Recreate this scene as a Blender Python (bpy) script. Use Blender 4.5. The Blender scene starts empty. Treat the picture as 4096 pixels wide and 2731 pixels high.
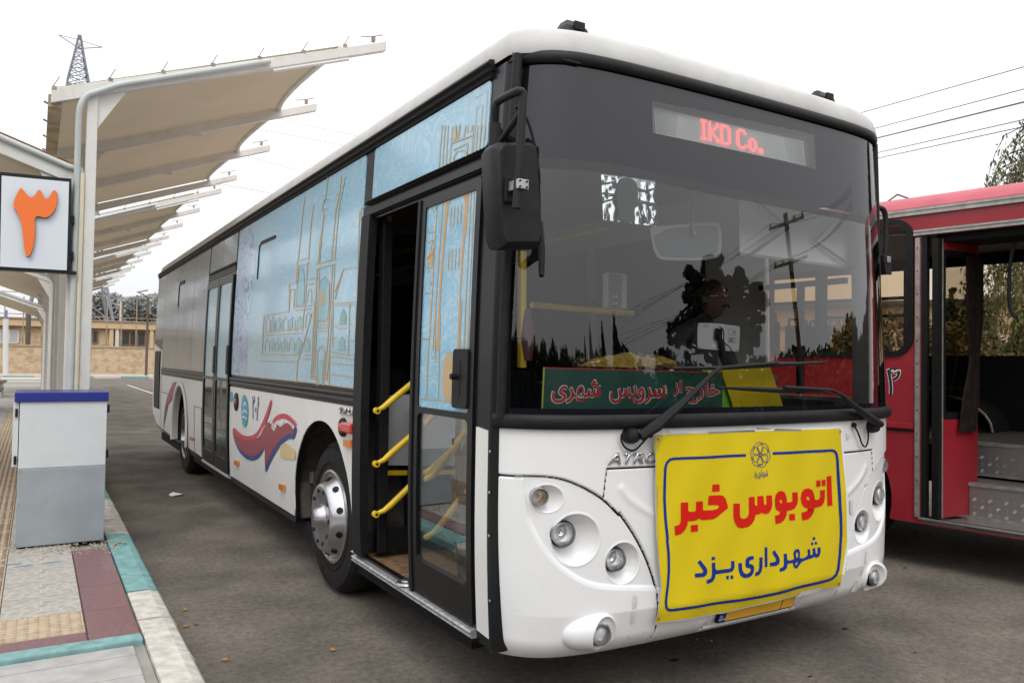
import bpy, bmesh, math, random
import numpy as np
from mathutils import Vector, Matrix
random.seed(7); rng = np.random.default_rng(11)
sc = bpy.context.scene
COL = sc.collection
R = math.radians
# ------------------------------------------------------------ camera
CP = np.array([-1.6525, -3.1591, 1.5484]); YAW, PIT, ROL, FPX = 0.5447, 0.0251, 0.0162, 3141.46
_F = np.array([math.sin(YAW)*math.cos(PIT), math.cos(YAW)*math.cos(PIT), math.sin(PIT)])
_R = np.array([math.cos(YAW), -math.sin(YAW), 0.0]); _U = np.cross(_R, _F)
_R, _U = math.cos(ROL)*_R + math.sin(ROL)*_U, -math.sin(ROL)*_R + math.cos(ROL)*_U
cd = bpy.data.cameras.new('camera'); cam = bpy.data.objects.new('camera', cd); COL.objects.link(cam)
cd.sensor_width = 36; cd.lens = FPX/4096*36; cd.clip_start = 0.05; cd.clip_end = 900
cam.matrix_world = Matrix(((_R[0], _U[0], -_F[0], CP[0]), (_R[1], _U[1], -_F[1], CP[1]), (_R[2], _U[2], -_F[2], CP[2]), (0, 0, 0, 1)))
sc.camera = cam
# ------------------------------------------------------------ world: overcast daylight
SUN_EL, SUN_AZ = 52, 205          # azimuth the light comes from, clockwise from +Y
w = bpy.data.worlds.new('World'); sc.world = w; w.use_nodes = True
nt = w.node_tree; nt.nodes.clear()
out = nt.nodes.new('ShaderNodeOutputWorld'); bg = nt.nodes.new('ShaderNodeBackground')
sky = nt.nodes.new('ShaderNodeTexSky'); sky.sky_type = 'NISHITA'; sky.sun_disc = False
sky.sun_elevation = R(SUN_EL); sky.sun_rotation = R(SUN_AZ); sky.dust_density = 4; sky.air_density = 1
hs = nt.nodes.new('ShaderNodeHueSaturation'); hs.inputs['Saturation'].default_value = 0.12; hs.inputs['Value'].default_value = 0.35
tc = nt.nodes.new('ShaderNodeTexCoord'); sx = nt.nodes.new('ShaderNodeSeparateXYZ')
cr = nt.nodes.new('ShaderNodeValToRGB')
cr.color_ramp.elements[0].position = 0.0; cr.color_ramp.elements[0].color = (8.2, 8.3, 8.8, 1)
cr.color_ramp.elements[1].position = 1.0; cr.color_ramp.elements[1].color = (17.0, 17.2, 17.6, 1)
e = cr.color_ramp.elements.new(0.22); e.color = (9.8, 9.85, 10.0, 1)
nz = nt.nodes.new('ShaderNodeTexNoise'); nz.inputs['Scale'].default_value = 2.2; nz.inputs['Detail'].default_value = 5
mr = nt.nodes.new('ShaderNodeMapRange'); mr.inputs['To Min'].default_value = 0.93; mr.inputs['To Max'].default_value = 1.07
mul = nt.nodes.new('ShaderNodeVectorMath'); mul.operation = 'SCALE'
add = nt.nodes.new('ShaderNodeVectorMath'); add.operation = 'ADD'
L = nt.links.new
L(tc.outputs['Generated'], sx.inputs[0]); L(sx.outputs['Z'], cr.inputs[0])
L(tc.outputs['Generated'], nz.inputs['Vector']); L(nz.outputs['Fac'], mr.inputs['Value'])
L(cr.outputs['Color'], mul.inputs[0]); L(mr.outputs[0], mul.inputs['Scale'])
L(sky.outputs['Color'], hs.inputs['Color']); L(hs.outputs['Color'], add.inputs[0]); L(mul.outputs[0], add.inputs[1])
L(add.outputs[0], bg.inputs['Color']); L(bg.outputs[0], out.inputs['Surface'])
bg.inputs['Strength'].default_value = 0.1
sd = bpy.data.lights.new('sun', 'SUN'); sun = bpy.data.objects.new('sun', sd); COL.objects.link(sun)
sd.energy = 0.9; sd.angle = R(25); sd.color = (1, .97, .93)
_a = R(SUN_AZ); _d = Vector((math.sin(_a)*math.cos(R(SUN_EL)), math.cos(_a)*math.cos(R(SUN_EL)), math.sin(R(SUN_EL))))
sun.rotation_euler = _d.to_track_quat('Z', 'Y').to_euler(); sun.location = (-5, -10, 20)
sc.view_settings.view_transform = 'Standard'; sc.view_settings.look = 'None'
sc.view_settings.exposure = 0.0; sc.view_settings.gamma = 1; sc.view_settings.use_curve_mapping = False
sc.cycles.max_bounces = 8; sc.cycles.transparent_max_bounces = 16; sc.cycles.caustics_reflective = False; sc.cycles.caustics_refractive = False
try: sc.cycles.use_denoising = True
except Exception: pass

# ------------------------------------------------------------ geometry of the views: points of the photo meet real surfaces
ZM = dict(s=(0, 0, 1), fd=(0, 0, .5742), z1=(0, 0, 1.4256), z2=(0, 1000, .9058), z3=(550, 700, 1.307), z4=(1100, 1200, 1.0453), z5=(1900, 100, 1.3835),
          z6=(2000, 1000, 1.47), zG=(1900, 1600, 1.344), z8=(3300, 250, .7649), zA=(580, 1000, 3.135), zB=(580, 1450, 3.135), zC=(900, 1500, 1.96),
          zD=(1400, 500, 1.743), zE=(1900, 50, 2.613), zF=(3200, 350, 1.96), zR=(3200, 1550, 1.65), zH=(1400, 2000, 2.146), r1=(1950, 1500, 2.614),
          r2=(1950, 1900, 2.091), r3=(2600, 1680, 2.7506), r4=(2550, 2050, 2.6133), r5=(3450, 700, 2.613), r6=(3450, 1200, 1.4257), r7=(0, 1050, 2.614), r8=(0, 550, 2.614))
def Z(k, *pts):
    a, b, s = ZM[k]; return [(a+p[0]/s, b+p[1]/s) for p in pts]
def rays(uv):
    uv = np.atleast_2d(np.asarray(uv, float))
    return _F[None] + _R[None]*((uv[:, 0]-2048)/FPX)[:, None] - _U[None]*((uv[:, 1]-1365.5)/FPX)[:, None]
XC = 1.31
def px(z):
    z = np.asarray(z, float)
    return np.where(z > 1.25, .05*(np.clip(z-1.25, 0, 9)/1.55)**1.7, .02*(np.clip(1.0-z, 0, 9)/.62)**2)
def fy(x, z):
    x = np.asarray(x, float); z = np.asarray(z, float)
    hw = XC-px(z); u = np.clip(np.abs(x-XC)/hw, 0, 1)
    k = np.clip((z-1.3)/1.5, 0, 1); lo = np.clip((.5-z)/.2, 0, 1)
    B = .22-.05*k-.02*lo; C = .10-.07*k-.06*lo
    return -.28-B*np.clip(1-u**8, 0, 1)**.8-C*(1-u*u)
def S_plane(axis, val):
    def f(uv, off=0):
        d = rays(uv); t = (val-off-CP[axis])/d[:, axis]; return CP+d*t[:, None]
    return f
def S_side(uv, off=0):
    d = rays(uv); x = np.zeros(len(d))
    for _ in range(6):
        P = CP+d*((x-off-CP[0])/d[:, 0])[:, None]; x = px(P[:, 2])
    return P
def S_front(uv, off=0):
    d = rays(uv); a = (-1.2-CP[1])/d[:, 1]; b = (0.1-CP[1])/d[:, 1]
    for _ in range(26):
        m = (a+b)/2; P = CP+d*m[:, None]; s = P[:, 1] > fy(P[:, 0], P[:, 2])-off
        b = np.where(s, m, b); a = np.where(s, a, m)
    return CP+d*((a+b)/2)[:, None]
def S_banner(uv, off=0):
    P = S_front(uv, .030+off)
    wv = .004*np.sin(P[:, 0]*9+P[:, 2]*5)+.003*np.sin(P[:, 0]*23-P[:, 2]*11)+.006*np.exp(-((P[:, 0]-1.9+.3*(P[:, 2]-.8))/.06)**2)
    P2 = P.copy(); P2[:, 1] -= wv
    return P2
RP = np.array([4.19, .56, 0.]); RD = np.array([.1685, -.9857, 0.]); RN = np.array([-.9857, -.1685, 0.])
def S_red(uv, off=0):
    d = rays(uv); t = ((RP+RN*off-CP)@RN)/(d@RN); return CP+d*t[:, None]
def red(s, z, off=0): return RP+RD*s+RN*off+np.array([0, 0, z])
def red_sz(uv, off=0):
    P = S_red(uv, off); return [(float((p-RP)@RD), float(p[2])) for p in P]
def side_yz(uv):
    return [(float(p[1]), float(p[2])) for p in S_side(uv)]
def front_xz(uv):
    return [(float(p[0]), float(p[2])) for p in S_front(uv)]

# ------------------------------------------------------------ materials
MATS = {}
def mat(name, col, rough=.5, metal=0., spec=.5, var=0., vscale=8., bump=0., bscale=60., col2=None, coat=0., trans=0., emis=None, estr=0., dirt=0., detail=6):
    if name in MATS: return MATS[name]
    m = bpy.data.materials.new(name); m.use_nodes = True; MATS[name] = m
    t = m.node_tree; b = t.nodes['Principled BSDF']
    b.inputs['Roughness'].default_value = rough; b.inputs['Metallic'].default_value = metal
    b.inputs['Specular IOR Level'].default_value = spec; b.inputs['Coat Weight'].default_value = coat
    if emis: b.inputs['Emission Color'].default_value = (*emis, 1); b.inputs['Emission Strength'].default_value = estr
    c = (*col, 1)
    b.inputs['Base Color'].default_value = c
    if var or col2 or dirt:
        g = t.nodes.new('ShaderNodeTexCoord'); n = t.nodes.new('ShaderNodeTexNoise'); n.inputs['Scale'].default_value = vscale; n.inputs['Detail'].default_value = detail
        r = t.nodes.new('ShaderNodeValToRGB')
        c2 = col2 or tuple(max(0, x*(1-var)) for x in col); c1 = col if col2 else tuple(min(1, x*(1+var*.6)) for x in col)
        r.color_ramp.elements[0].position = .35; r.color_ramp.elements[1].position = .65
        r.color_ramp.elements[0].color = (*c2, 1); r.color_ramp.elements[1].color = (*c1, 1)
        t.links.new(g.outputs['Object'], n.inputs['Vector']); t.links.new(n.outputs['Fac'], r.inputs[0]); src = r.outputs[0]
        if dirt:
            n2 = t.nodes.new('ShaderNodeTexNoise'); n2.inputs['Scale'].default_value = 3; n2.inputs['Detail'].default_value = 10; n2.inputs['Roughness'].default_value = .75
            r2 = t.nodes.new('ShaderNodeValToRGB'); r2.color_ramp.elements[0].position = .52; r2.color_ramp.elements[1].position = .75
            mx = t.nodes.new('ShaderNodeMix'); mx.data_type = 'RGBA'; mx.inputs[7].default_value = (.24, .21, .17, 1)
            ml = t.nodes.new('ShaderNodeMath'); ml.operation = 'MULTIPLY'; ml.inputs[1].default_value = dirt
            t.links.new(g.outputs['Object'], n2.inputs['Vector']); t.links.new(n2.outputs['Fac'], r2.inputs[0]); t.links.new(r2.outputs[0], ml.inputs[0])
            t.links.new(ml.outputs[0], mx.inputs[0]); t.links.new(src, mx.inputs[6]); src = mx.outputs[2]
        t.links.new(src, b.inputs['Base Color'])
    if bump:
        g = t.nodes.new('ShaderNodeTexCoord'); n = t.nodes.new('ShaderNodeTexNoise'); n.inputs['Scale'].default_value = bscale; n.inputs['Detail'].default_value = 5
        bp = t.nodes.new('ShaderNodeBump'); bp.inputs['Strength'].default_value = bump; bp.inputs['Distance'].default_value = .01
        t.links.new(g.outputs['Object'], n.inputs['Vector']); t.links.new(n.outputs['Fac'], bp.inputs['Height']); t.links.new(bp.outputs[0], b.inputs['Normal'])
    return m
def glass(name, tint=(.9, .92, .92), rough=.0, f0=1.0):
    m = bpy.data.materials.new(name); m.use_nodes = True; t = m.node_tree; t.nodes.clear()
    o = t.nodes.new('ShaderNodeOutputMaterial'); tr = t.nodes.new('ShaderNodeBsdfTransparent'); gl = t.nodes.new('ShaderNodeBsdfGlossy')
    fr = t.nodes.new('ShaderNodeFresnel'); fr.inputs['IOR'].default_value = 1.5; ml = t.nodes.new('ShaderNodeMath'); ml.operation = 'MULTIPLY'; ml.inputs[1].default_value = f0; ml.use_clamp = True
    mx = t.nodes.new('ShaderNodeMixShader'); tr.inputs[0].default_value = (*tint, 1); gl.inputs['Roughness'].default_value = rough; gl.inputs['Color'].default_value = (1, 1, 1, 1)
    t.links.new(fr.outputs[0], ml.inputs[0]); t.links.new(ml.outputs[0], mx.inputs[0]); t.links.new(tr.outputs[0], mx.inputs[1]); t.links.new(gl.outputs[0], mx.inputs[2]); t.links.new(mx.outputs[0], o.inputs[0])
    return m
M_white = mat('white bus paint', (.79, .79, .79), .28, coat=.3, var=.03, vscale=3, dirt=.16)
M_whites = mat('white side paint', (.74, .73, .71), .38, coat=.15, var=.05, vscale=2, dirt=.22)
M_roofw = mat('weathered white roof paint', (.56, .55, .53), .6, spec=.3, var=.08, vscale=5, dirt=.30)
M_blk = mat('black rubber', (.008, .008, .009), .5, spec=.28, var=.3, vscale=20, bump=.15)
M_blkg = mat('black painted trim', (.007, .0075, .009), .3, spec=.35, var=.2, vscale=9)
M_blkp = mat('matt black plastic', (.010, .010, .012), .5, spec=.3, var=.3, vscale=30, bump=.2, bscale=200)
M_frit = mat('black glass border', (.008, .008, .012), .04, spec=.62)
M_belt = mat('dark belt moulding', (.016, .015, .015), .4, spec=.35, var=.2, vscale=12)
M_dark = mat('dark interior lining', (.012, .012, .013), .85, spec=.2)
M_int = mat('grey interior panel', (.05, .05, .053), .7, var=.1)
M_intl = mat('light interior panel', (.32, .32, .33), .6, var=.06)
M_glass = glass('windscreen glass', (.92, .94, .94), f0=1.7)
M_glass2 = glass('door glass', (.92, .92, .92), f0=.42)
M_bronze = glass('bronze tinted glass', (.88, .82, .73), f0=.6)
M_chrome = mat('polished aluminium', (.56, .56, .58), .27, 1., var=.08, vscale=14)
M_steel = mat('brushed steel', (.45, .45, .46), .35, 1., var=.15, vscale=30)
M_alu = mat('aluminium sill', (.5, .5, .5), .45, .7, var=.25, vscale=40, dirt=.4)
M_tyre = mat('tyre rubber', (.014, .013, .013), .75, spec=.25, var=.3, vscale=9, bump=.3, bscale=90, dirt=.06)
M_yel = mat('yellow handrail paint', (.78, .52, .02), .35, var=.08)
M_wood = mat('brown floor sheet', (.20, .12, .06), .7, var=.35, vscale=25)
M_lens = mat('clear lamp reflector', (.95, .95, .96), .24, 1., var=.10, vscale=60)
M_lglass = glass('lamp glass', (.98, .99, .99), f0=.6)
M_amber = mat('amber lens', (.75, .22, .02), .2, coat=.6, var=.3, vscale=120)
M_redl = mat('red lens', (.55, .04, .02), .2, coat=.6, var=.3, vscale=120)
M_ban = mat('yellow banner vinyl', (.66, .51, .008), .45, spec=.3, var=.03, vscale=5, bump=.06, bscale=30)
M_banw = mat('white banner backing', (.78, .78, .82), .4)
M_red = mat('red print', (.62, .012, .006), .5, spec=.2)
M_blu = mat('blue print', (.006, .03, .25), .5, spec=.2)
M_tape = glass('clear tape', (.93, .91, .86), .15, 1.5)
M_tapeo = mat('old tape residue', (.62, .60, .55), .5, var=.1, vscale=60)
M_green = mat('dark green sign board', (.006, .085, .06), .4, var=.25, vscale=7)
M_lred = mat('sign letter red', (.62, .02, .03), .4)
M_lwht = mat('sign letter outline white', (.80, .80, .78), .4)
M_led = mat('red led', (.3, .01, .01), .4, emis=(1, .10, .09), estr=2.6)
M_disp = mat('pale display panel', (.85, .84, .84), .5, var=.05)
M_tan = mat('gold line print', (.50, .36, .16), .35, coat=.3)
M_teal = mat('turquoise window print', (.22, .46, .54), .35, coat=.3)
M_sand = mat('sand coloured print', (.50, .36, .19), .35, coat=.3)
M_maroon = mat('maroon stripe', (.30, .05, .07), .4, var=.12, vscale=10)
M_crim = mat('crimson stripe', (.52, .05, .08), .4, var=.1)
M_navy = mat('navy stripe', (.015, .05, .22), .4)
M_turq = mat('turquoise emblem', (.06, .33, .45), .4, var=.2, vscale=12)
M_patch = mat('beige filler patch', (.62, .47, .24), .6, var=.08)
M_emb = mat('embossed chrome letters', (.7, .7, .72), .15, 1.)
M_rbus = mat('faded red bus paint', (.32, .017, .028), .38, coat=.12, var=.10, vscale=3, dirt=.10)
M_rroof = mat('sun bleached red roof paint', (.48, .09, .115), .55, var=.12, vscale=4, dirt=.12)
M_rail = mat('grey aluminium rail', (.42, .41, .38), .4, .6, var=.2, vscale=15)
M_curt = mat('dark brown curtain', (.020, .014, .012), .95, spec=.1, var=.3, vscale=15)
M_navyi = mat('navy interior trim', (.012, .016, .03), .7)

def sw_mat(name, base, light, dark=None, scale=2.2, f=26, coat=.5):
    m = bpy.data.materials.new(name); m.use_nodes = True; t = m.node_tree; b = t.nodes['Principled BSDF']
    b.inputs['Roughness'].default_value = .22; b.inputs['Coat Weight'].default_value = coat; b.inputs['Coat Roughness'].default_value = .08
    g = t.nodes.new('ShaderNodeTexCoord'); n = t.nodes.new('ShaderNodeTexNoise'); n.inputs['Scale'].default_value = scale; n.inputs['Detail'].default_value = 2; n.inputs['Distortion'].default_value = 1.6
    a = t.nodes.new('ShaderNodeMath'); a.operation = 'MULTIPLY'; a.inputs[1].default_value = f
    s = t.nodes.new('ShaderNodeMath'); s.operation = 'SINE'
    r = t.nodes.new('ShaderNodeValToRGB'); r.color_ramp.elements[0].position = .50; r.color_ramp.elements[1].position = .80
    r.color_ramp.elements[0].color = (*base, 1); r.color_ramp.elements[1].color = (*light, 1)
    n2 = t.nodes.new('ShaderNodeTexNoise'); n2.inputs['Scale'].default_value = .9; n2.inputs['Detail'].default_value = 2
    r2 = t.nodes.new('ShaderNodeValToRGB'); r2.color_ramp.elements[0].position = .38; r2.color_ramp.elements[1].position = .62
    mx = t.nodes.new('ShaderNodeMix'); mx.data_type = 'RGBA'; mx.inputs[7].default_value = (*(dark or light), 1)
    ml = t.nodes.new('ShaderNodeMath'); ml.operation = 'MULTIPLY'; ml.inputs[1].default_value = .38
    t.links.new(g.outputs['Object'], n.inputs['Vector']); t.links.new(n.outputs['Fac'], a.inputs[0]); t.links.new(a.outputs[0], s.inputs[0]); t.links.new(s.outputs[0], r.inputs[0])
    t.links.new(g.outputs['Object'], n2.inputs['Vector']); t.links.new(n2.outputs['Fac'], r2.inputs[0]); t.links.new(r2.outputs[0], ml.inputs[0]); t.links.new(ml.outputs[0], mx.inputs[0])
    t.links.new(r.outputs[0], mx.inputs[6]); t.links.new(mx.outputs[2], b.inputs['Base Color'])
    return m
M_wrap = sw_mat('sky blue arabesque window film', (.23, .48, .65), (.36, .55, .67), (.42, .56, .64), 4.2, 46)
M_ink = sw_mat('ink drawing window film', (.40, .58, .74), (.13, .22, .46), None, 3.4, 34)
M_wrapr = sw_mat('reflection darkened grey blue window film', (.10, .16, .19), (.14, .21, .24), (.06, .085, .09), 3, 20)  # rear film: reflection of the dark canopies put into the base colour

# ------------------------------------------------------------ object helpers
def link(o, parent=None):
    COL.objects.link(o)
    if parent is not None:
        o.parent = parent; r = parent
        while r.parent is not None: r = r.parent
        if parent is r: o.matrix_parent_inverse = Matrix.Translation(-Vector(r.location)) @ Matrix.Identity(4)
    return o
def tag(o, label, cat, group=None):
    o['label'] = label; o['category'] = cat
    if group: o['group'] = group
    return o
def thing(name, label, cat, loc, group=None):
    o = bpy.data.objects.new(name, None); o.empty_display_size = .2; COL.objects.link(o); o.location = loc
    return tag(o, label, cat, group)
def struct(o): o['kind'] = 'structure'; return o
def stuff(o): o['kind'] = 'stuff'; return o
class MB:
    def __init__(s): s.v = []; s.f = []; s.mi = []; s.m = 0
    def add(s, v, f):
        n = len(s.v); s.v += [tuple(float(c) for c in p) for p in v]; s.f += [tuple(i+n for i in q) for q in f]; s.mi += [s.m]*len(f); return s
    def box(s, x0, x1, y0, y1, z0, z1, rot=0, piv=None):
        c = [(x, y, z) for z in (z0, z1) for y in (y0, y1) for x in (x0, x1)]
        if rot:
            p = piv or ((x0+x1)/2, (y0+y1)/2); ca, sa = math.cos(rot), math.sin(rot)
            c = [(p[0]+(x-p[0])*ca-(y-p[1])*sa, p[1]+(x-p[0])*sa+(y-p[1])*ca, z) for x, y, z in c]
        return s.add(c, [(0, 2, 3, 1), (4, 5, 7, 6), (0, 1, 5, 4), (2, 6, 7, 3), (0, 4, 6, 2), (1, 3, 7, 5)])
    def hexa(s, a, b):   # a, b: 4 corner loops
        return s.add(list(a)+list(b), [(3, 2, 1, 0), (4, 5, 6, 7), (0, 1, 5, 4), (1, 2, 6, 5), (2, 3, 7, 6), (3, 0, 4, 7)])
    def bar(s, p, q, wd, ht, up=(0, 0, 1)):
        p, q = Vector(p), Vector(q); d = (q-p).normalized(); sd_ = d.cross(Vector(up))
        if sd_.length < 1e-4: sd_ = d.cross(Vector((1, 0, 0)))
        sd_.normalize(); u = sd_.cross(d).normalized(); a = sd_*wd/2; b = u*ht/2
        return s.hexa([p-a-b, p+a-b, p+a+b, p-a+b], [q-a-b, q+a-b, q+a+b, q-a+b])
    def tube(s, pts, r, seg=8, caps=True):
        P = [Vector(p) for p in pts]; rs = r if isinstance(r, (list, tuple)) else [r]*len(P)
        V = []; u = None
        for i, p in enumerate(P):
            t = (P[min(i+1, len(P)-1)]-P[max(i-1, 0)]).normalized()
            if u is None: u = t.orthogonal().normalized()
            u = (u-t*u.dot(t)).normalized(); w_ = t.cross(u)
            V += [p+(u*math.cos(2*math.pi*k/seg)+w_*math.sin(2*math.pi*k/seg))*rs[i] for k in range(seg)]
        Fc = [(i*seg+k, i*seg+(k+1) % seg, (i+1)*seg+(k+1) % seg, (i+1)*seg+k) for i in range(len(P)-1) for k in range(seg)]
        if caps: Fc += [tuple(range(seg))[::-1], tuple((len(P)-1)*seg+k for k in range(seg))]
        return s.add(V, Fc)
    def lathe(s, prof, org, axis, seg=32):   # prof: (r, along)
        ax = Vector(axis).normalized(); u = ax.orthogonal().normalized(); w_ = ax.cross(u); o = Vector(org)
        V = [o+ax*h+(u*math.cos(2*math.pi*k/seg)+w_*math.sin(2*math.pi*k/seg))*r for r, h in prof for k in range(seg)]
        Fc = [(i*seg+k, i*seg+(k+1) % seg, (i+1)*seg+(k+1) % seg, (i+1)*seg+k) for i in range(len(prof)-1) for k in range(seg)]
        return s.add(V, Fc)
    def grid(s, P, wrap=False):   # P: list of rows of points
        n = len(P[0]); V = [p for row in P for p in row]
        Fc = [(i*n+k, i*n+(k+1) % n, (i+1)*n+(k+1) % n, (i+1)*n+k) for i in range(len(P)-1) for k in range(n if wrap else n-1)]
        return s.add(V, Fc)
    def build(s, name, m, parent=None, smooth=False, bevel=0, solid=0):
        me = bpy.data.meshes.new(name); me.from_pydata(s.v, [], s.f); ms = m if isinstance(m, (list, tuple)) else [m]
        for q in ms: me.materials.append(q)
        if len(ms) > 1: me.polygons.foreach_set('material_index', s.mi)
        bm = bmesh.new(); bm.from_mesh(me)
        if not smooth or bevel: bmesh.ops.recalc_face_normals(bm, faces=bm.faces)
        if bevel:
            bmesh.ops.remove_doubles(bm, verts=bm.verts, dist=1e-5)
            bmesh.ops.bevel(bm, geom=[e_ for e_ in bm.edges if len(e_.link_faces) == 2 and e_.calc_face_angle(0) > .5], offset=bevel, segments=2, affect='EDGES', profile=.6)
        bm.to_mesh(me); bm.free()
        if smooth:
            me.polygons.foreach_set('use_smooth', [True]*len(me.polygons))
            try: me.set_sharp_from_angle(angle=R(38))
            except Exception: pass
        o = bpy.data.objects.new(name, me); link(o, parent)
        if solid:
            md = o.modifiers.new('thickness', 'SOLIDIFY'); md.thickness = solid; md.offset = 0
        return o
def box(name, x0, x1, y0, y1, z0, z1, m, parent=None, bevel=0): return MB().box(x0, x1, y0, y1, z0, z1).build(name, m, parent, bevel=bevel)
def tube(name, pts, r, m, parent=None, seg=8): return MB().tube(pts, r, seg).build(name, m, parent, smooth=True)

def fill(loops):
    """filled 2-D shape (holes allowed) as a bmesh, coordinates (u, v, 0)"""
    c = bpy.data.curves.new('t', 'CURVE'); c.dimensions = '2D'; c.fill_mode = 'BOTH'
    for lp in loops:
        sp = c.splines.new('POLY'); sp.points.add(len(lp)-1); sp.use_cyclic_u = True
        for i, p in enumerate(lp): sp.points[i].co = (p[0]/100, p[1]/100, 0, 1)
    o = bpy.data.objects.new('t', c); COL.objects.link(o)
    me = bpy.data.meshes.new_from_object(o.evaluated_get(bpy.context.evaluated_depsgraph_get()))
    bm = bmesh.new(); bm.from_mesh(me); bpy.data.objects.remove(o); bpy.data.curves.remove(c); bpy.data.meshes.remove(me)
    for v in bm.verts: v.co *= 100
    return bm
def stroke(pts, wd, closed=False):
    """outline of a polyline of the given width"""
    P = [np.array(p, float) for p in pts]; n = len(P); Lf = []; Rt = []
    for i in range(n):
        a = P[i-1] if (i > 0 or closed) else P[i]; b = P[(i+1) % n] if (i < n-1 or closed) else P[i]
        t = b-a; t /= (np.linalg.norm(t)+1e-9); nn = np.array([-t[1], t[0]])*wd/2
        Lf.append(P[i]+nn); Rt.append(P[i]-nn)
    if closed: return [Lf, Rt]
    return [Lf+Rt[::-1]]
def round_pts(pts, it=2, closed=True):
    P = [np.array(p, float) for p in pts]
    for _ in range(it):
        Q = []; n = len(P)
        for i in range(n if closed else n-1):
            a, b = P[i], P[(i+1) % n]; Q += [a*.75+b*.25, a*.25+b*.75]
        P = Q if closed else [P[0]]+Q+[P[-1]]
    return P
def conform(bm, surf, name, m, parent, off=.003, step=24, thick=0, smooth=True, coordscale=1.):
    vs = [v.co for v in bm.verts]
    lo = (min(c.x for c in vs), min(c.y for c in vs)); hi = (max(c.x for c in vs), max(c.y for c in vs))
    for ax in (0, 1):
        k = lo[ax]+step
        while k < hi[ax]-step*.3:
            co = [0, 0, 0]; no = [0, 0, 0]; co[ax] = k; no[ax] = 1
            bmesh.ops.bisect_plane(bm, geom=bm.verts[:]+bm.edges[:]+bm.faces[:], plane_co=co, plane_no=no, dist=1e-5); k += step
    bm.verts.ensure_lookup_table(); uv = np.array([(v.co.x, v.co.y) for v in bm.verts])
    top = surf(uv, off)
    for v, p in zip(bm.verts, top): v.co = p
    if thick:
        low = surf(uv, off-thick); nv = len(bm.verts); be = [e_ for e_ in bm.edges if len(e_.link_faces) == 1]
        nw = [bm.verts.new(p) for p in low]; bm.verts.ensure_lookup_table()
        for f in list(bm.faces): bm.faces.new([nw[v.index] for v in reversed(f.verts)])
        bm.verts.index_update()
        for e_ in be:
            a, b = e_.verts; bm.faces.new((a, b, nw[b.index], nw[a.index]))
        bmesh.ops.recalc_face_normals(bm, faces=bm.faces)
    me = bpy.data.meshes.new(name); bm.to_mesh(me); bm.free(); me.materials.append(m)
    if smooth and not thick: me.polygons.foreach_set('use_smooth', [True]*len(me.polygons))
    o = bpy.data.objects.new(name, me); return link(o, parent)
def decal(loops, surf, name, m, parent, off=.003, step=24, thick=0): return conform(fill(loops), surf, name, m, parent, off, step, thick)
def text_bm(body, bold=0., extrude=0, shear=0):
    c = bpy.data.curves.new('t', 'FONT'); c.body = body; c.offset = bold; c.extrude = extrude; c.shear = shear; c.resolution_u = 5
    o = bpy.data.objects.new('t', c); COL.objects.link(o)
    me = bpy.data.meshes.new_from_object(o.evaluated_get(bpy.context.evaluated_depsgraph_get()))
    bm = bmesh.new(); bm.from_mesh(me); bpy.data.objects.remove(o); bpy.data.curves.remove(c); bpy.data.meshes.remove(me); return bm
def text_px(body, quad, surf, name, m, parent, bold=0., off=.003, step=30, thick=0, shear=0, box_=None):
    """lettering stretched over a picture quad: tl, tr, br, bl"""
    bm = text_bm(body, bold, 0, shear); q = [np.array(p, float) for p in quad]
    bmesh.ops.remove_doubles(bm, verts=bm.verts, dist=1e-5)
    xs = [v.co.x for v in bm.verts]; ys = [v.co.y for v in bm.verts]
    x0, x1, y0, y1 = box_ or (min(xs), max(xs), min(ys), max(ys))
    for v in bm.verts:
        a = (v.co.x-x0)/(x1-x0); b = (y1-v.co.y)/(y1-y0); p = (q[0]*(1-a)+q[1]*a)*(1-b)+(q[3]*(1-a)+q[2]*a)*b; v.co = (p[0], p[1], 0)
    return conform(bm, surf, name, m, parent, off, step, thick), (x0, x1, y0, y1)
def copy_tree(o, parent=None, loc=None):
    c = o.copy(); COL.objects.link(c)
    if parent is not None: c.parent = parent; c.matrix_parent_inverse = o.matrix_parent_inverse.copy()
    if loc is not None: c.location = loc
    for ch in list(o.children): copy_tree(ch, c)
    return c
ID = lambda uv, off=0: np.column_stack([np.asarray(uv), np.zeros(len(uv))])
def S_yz(uv, off=0):      # coordinates given as (y, z) on the door side of the white bus
    uv = np.asarray(uv, float); return np.column_stack([px(uv[:, 1])-off, uv[:, 0], uv[:, 1]])
def S_yz2(uv, off=0):     # same on the far side
    uv = np.asarray(uv, float); return np.column_stack([2*XC-px(uv[:, 1])+off, uv[:, 0], uv[:, 1]])
def S_xz(uv, off=0):      # (x, z) on the front of the white bus
    uv = np.asarray(uv, float); return np.column_stack([uv[:, 0], fy(uv[:, 0], uv[:, 1])-off, uv[:, 1]])
def S_sz(uv, off=0):      # (s, z) on the side of the red bus
    uv = np.asarray(uv, float); return RP+np.outer(uv[:, 0], RD)+RN*off+np.column_stack([np.zeros((len(uv), 2)), uv[:, 1]])
def rect(a0, a1, b0, b1): return [(a0, b0), (a1, b0), (a1, b1), (a0, b1)]
def rrect(a0, a1, b0, b1, r, n=5):
    P = []
    for cx_, cy_, s0 in ((a1-r, b0+r, -90), (a1-r, b1-r, 0), (a0+r, b1-r, 90), (a0+r, b0+r, 180)):
        P += [(cx_+r*math.cos(R(s0+90*k/n)), cy_+r*math.sin(R(s0+90*k/n))) for k in range(n+1)]
    return P
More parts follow.
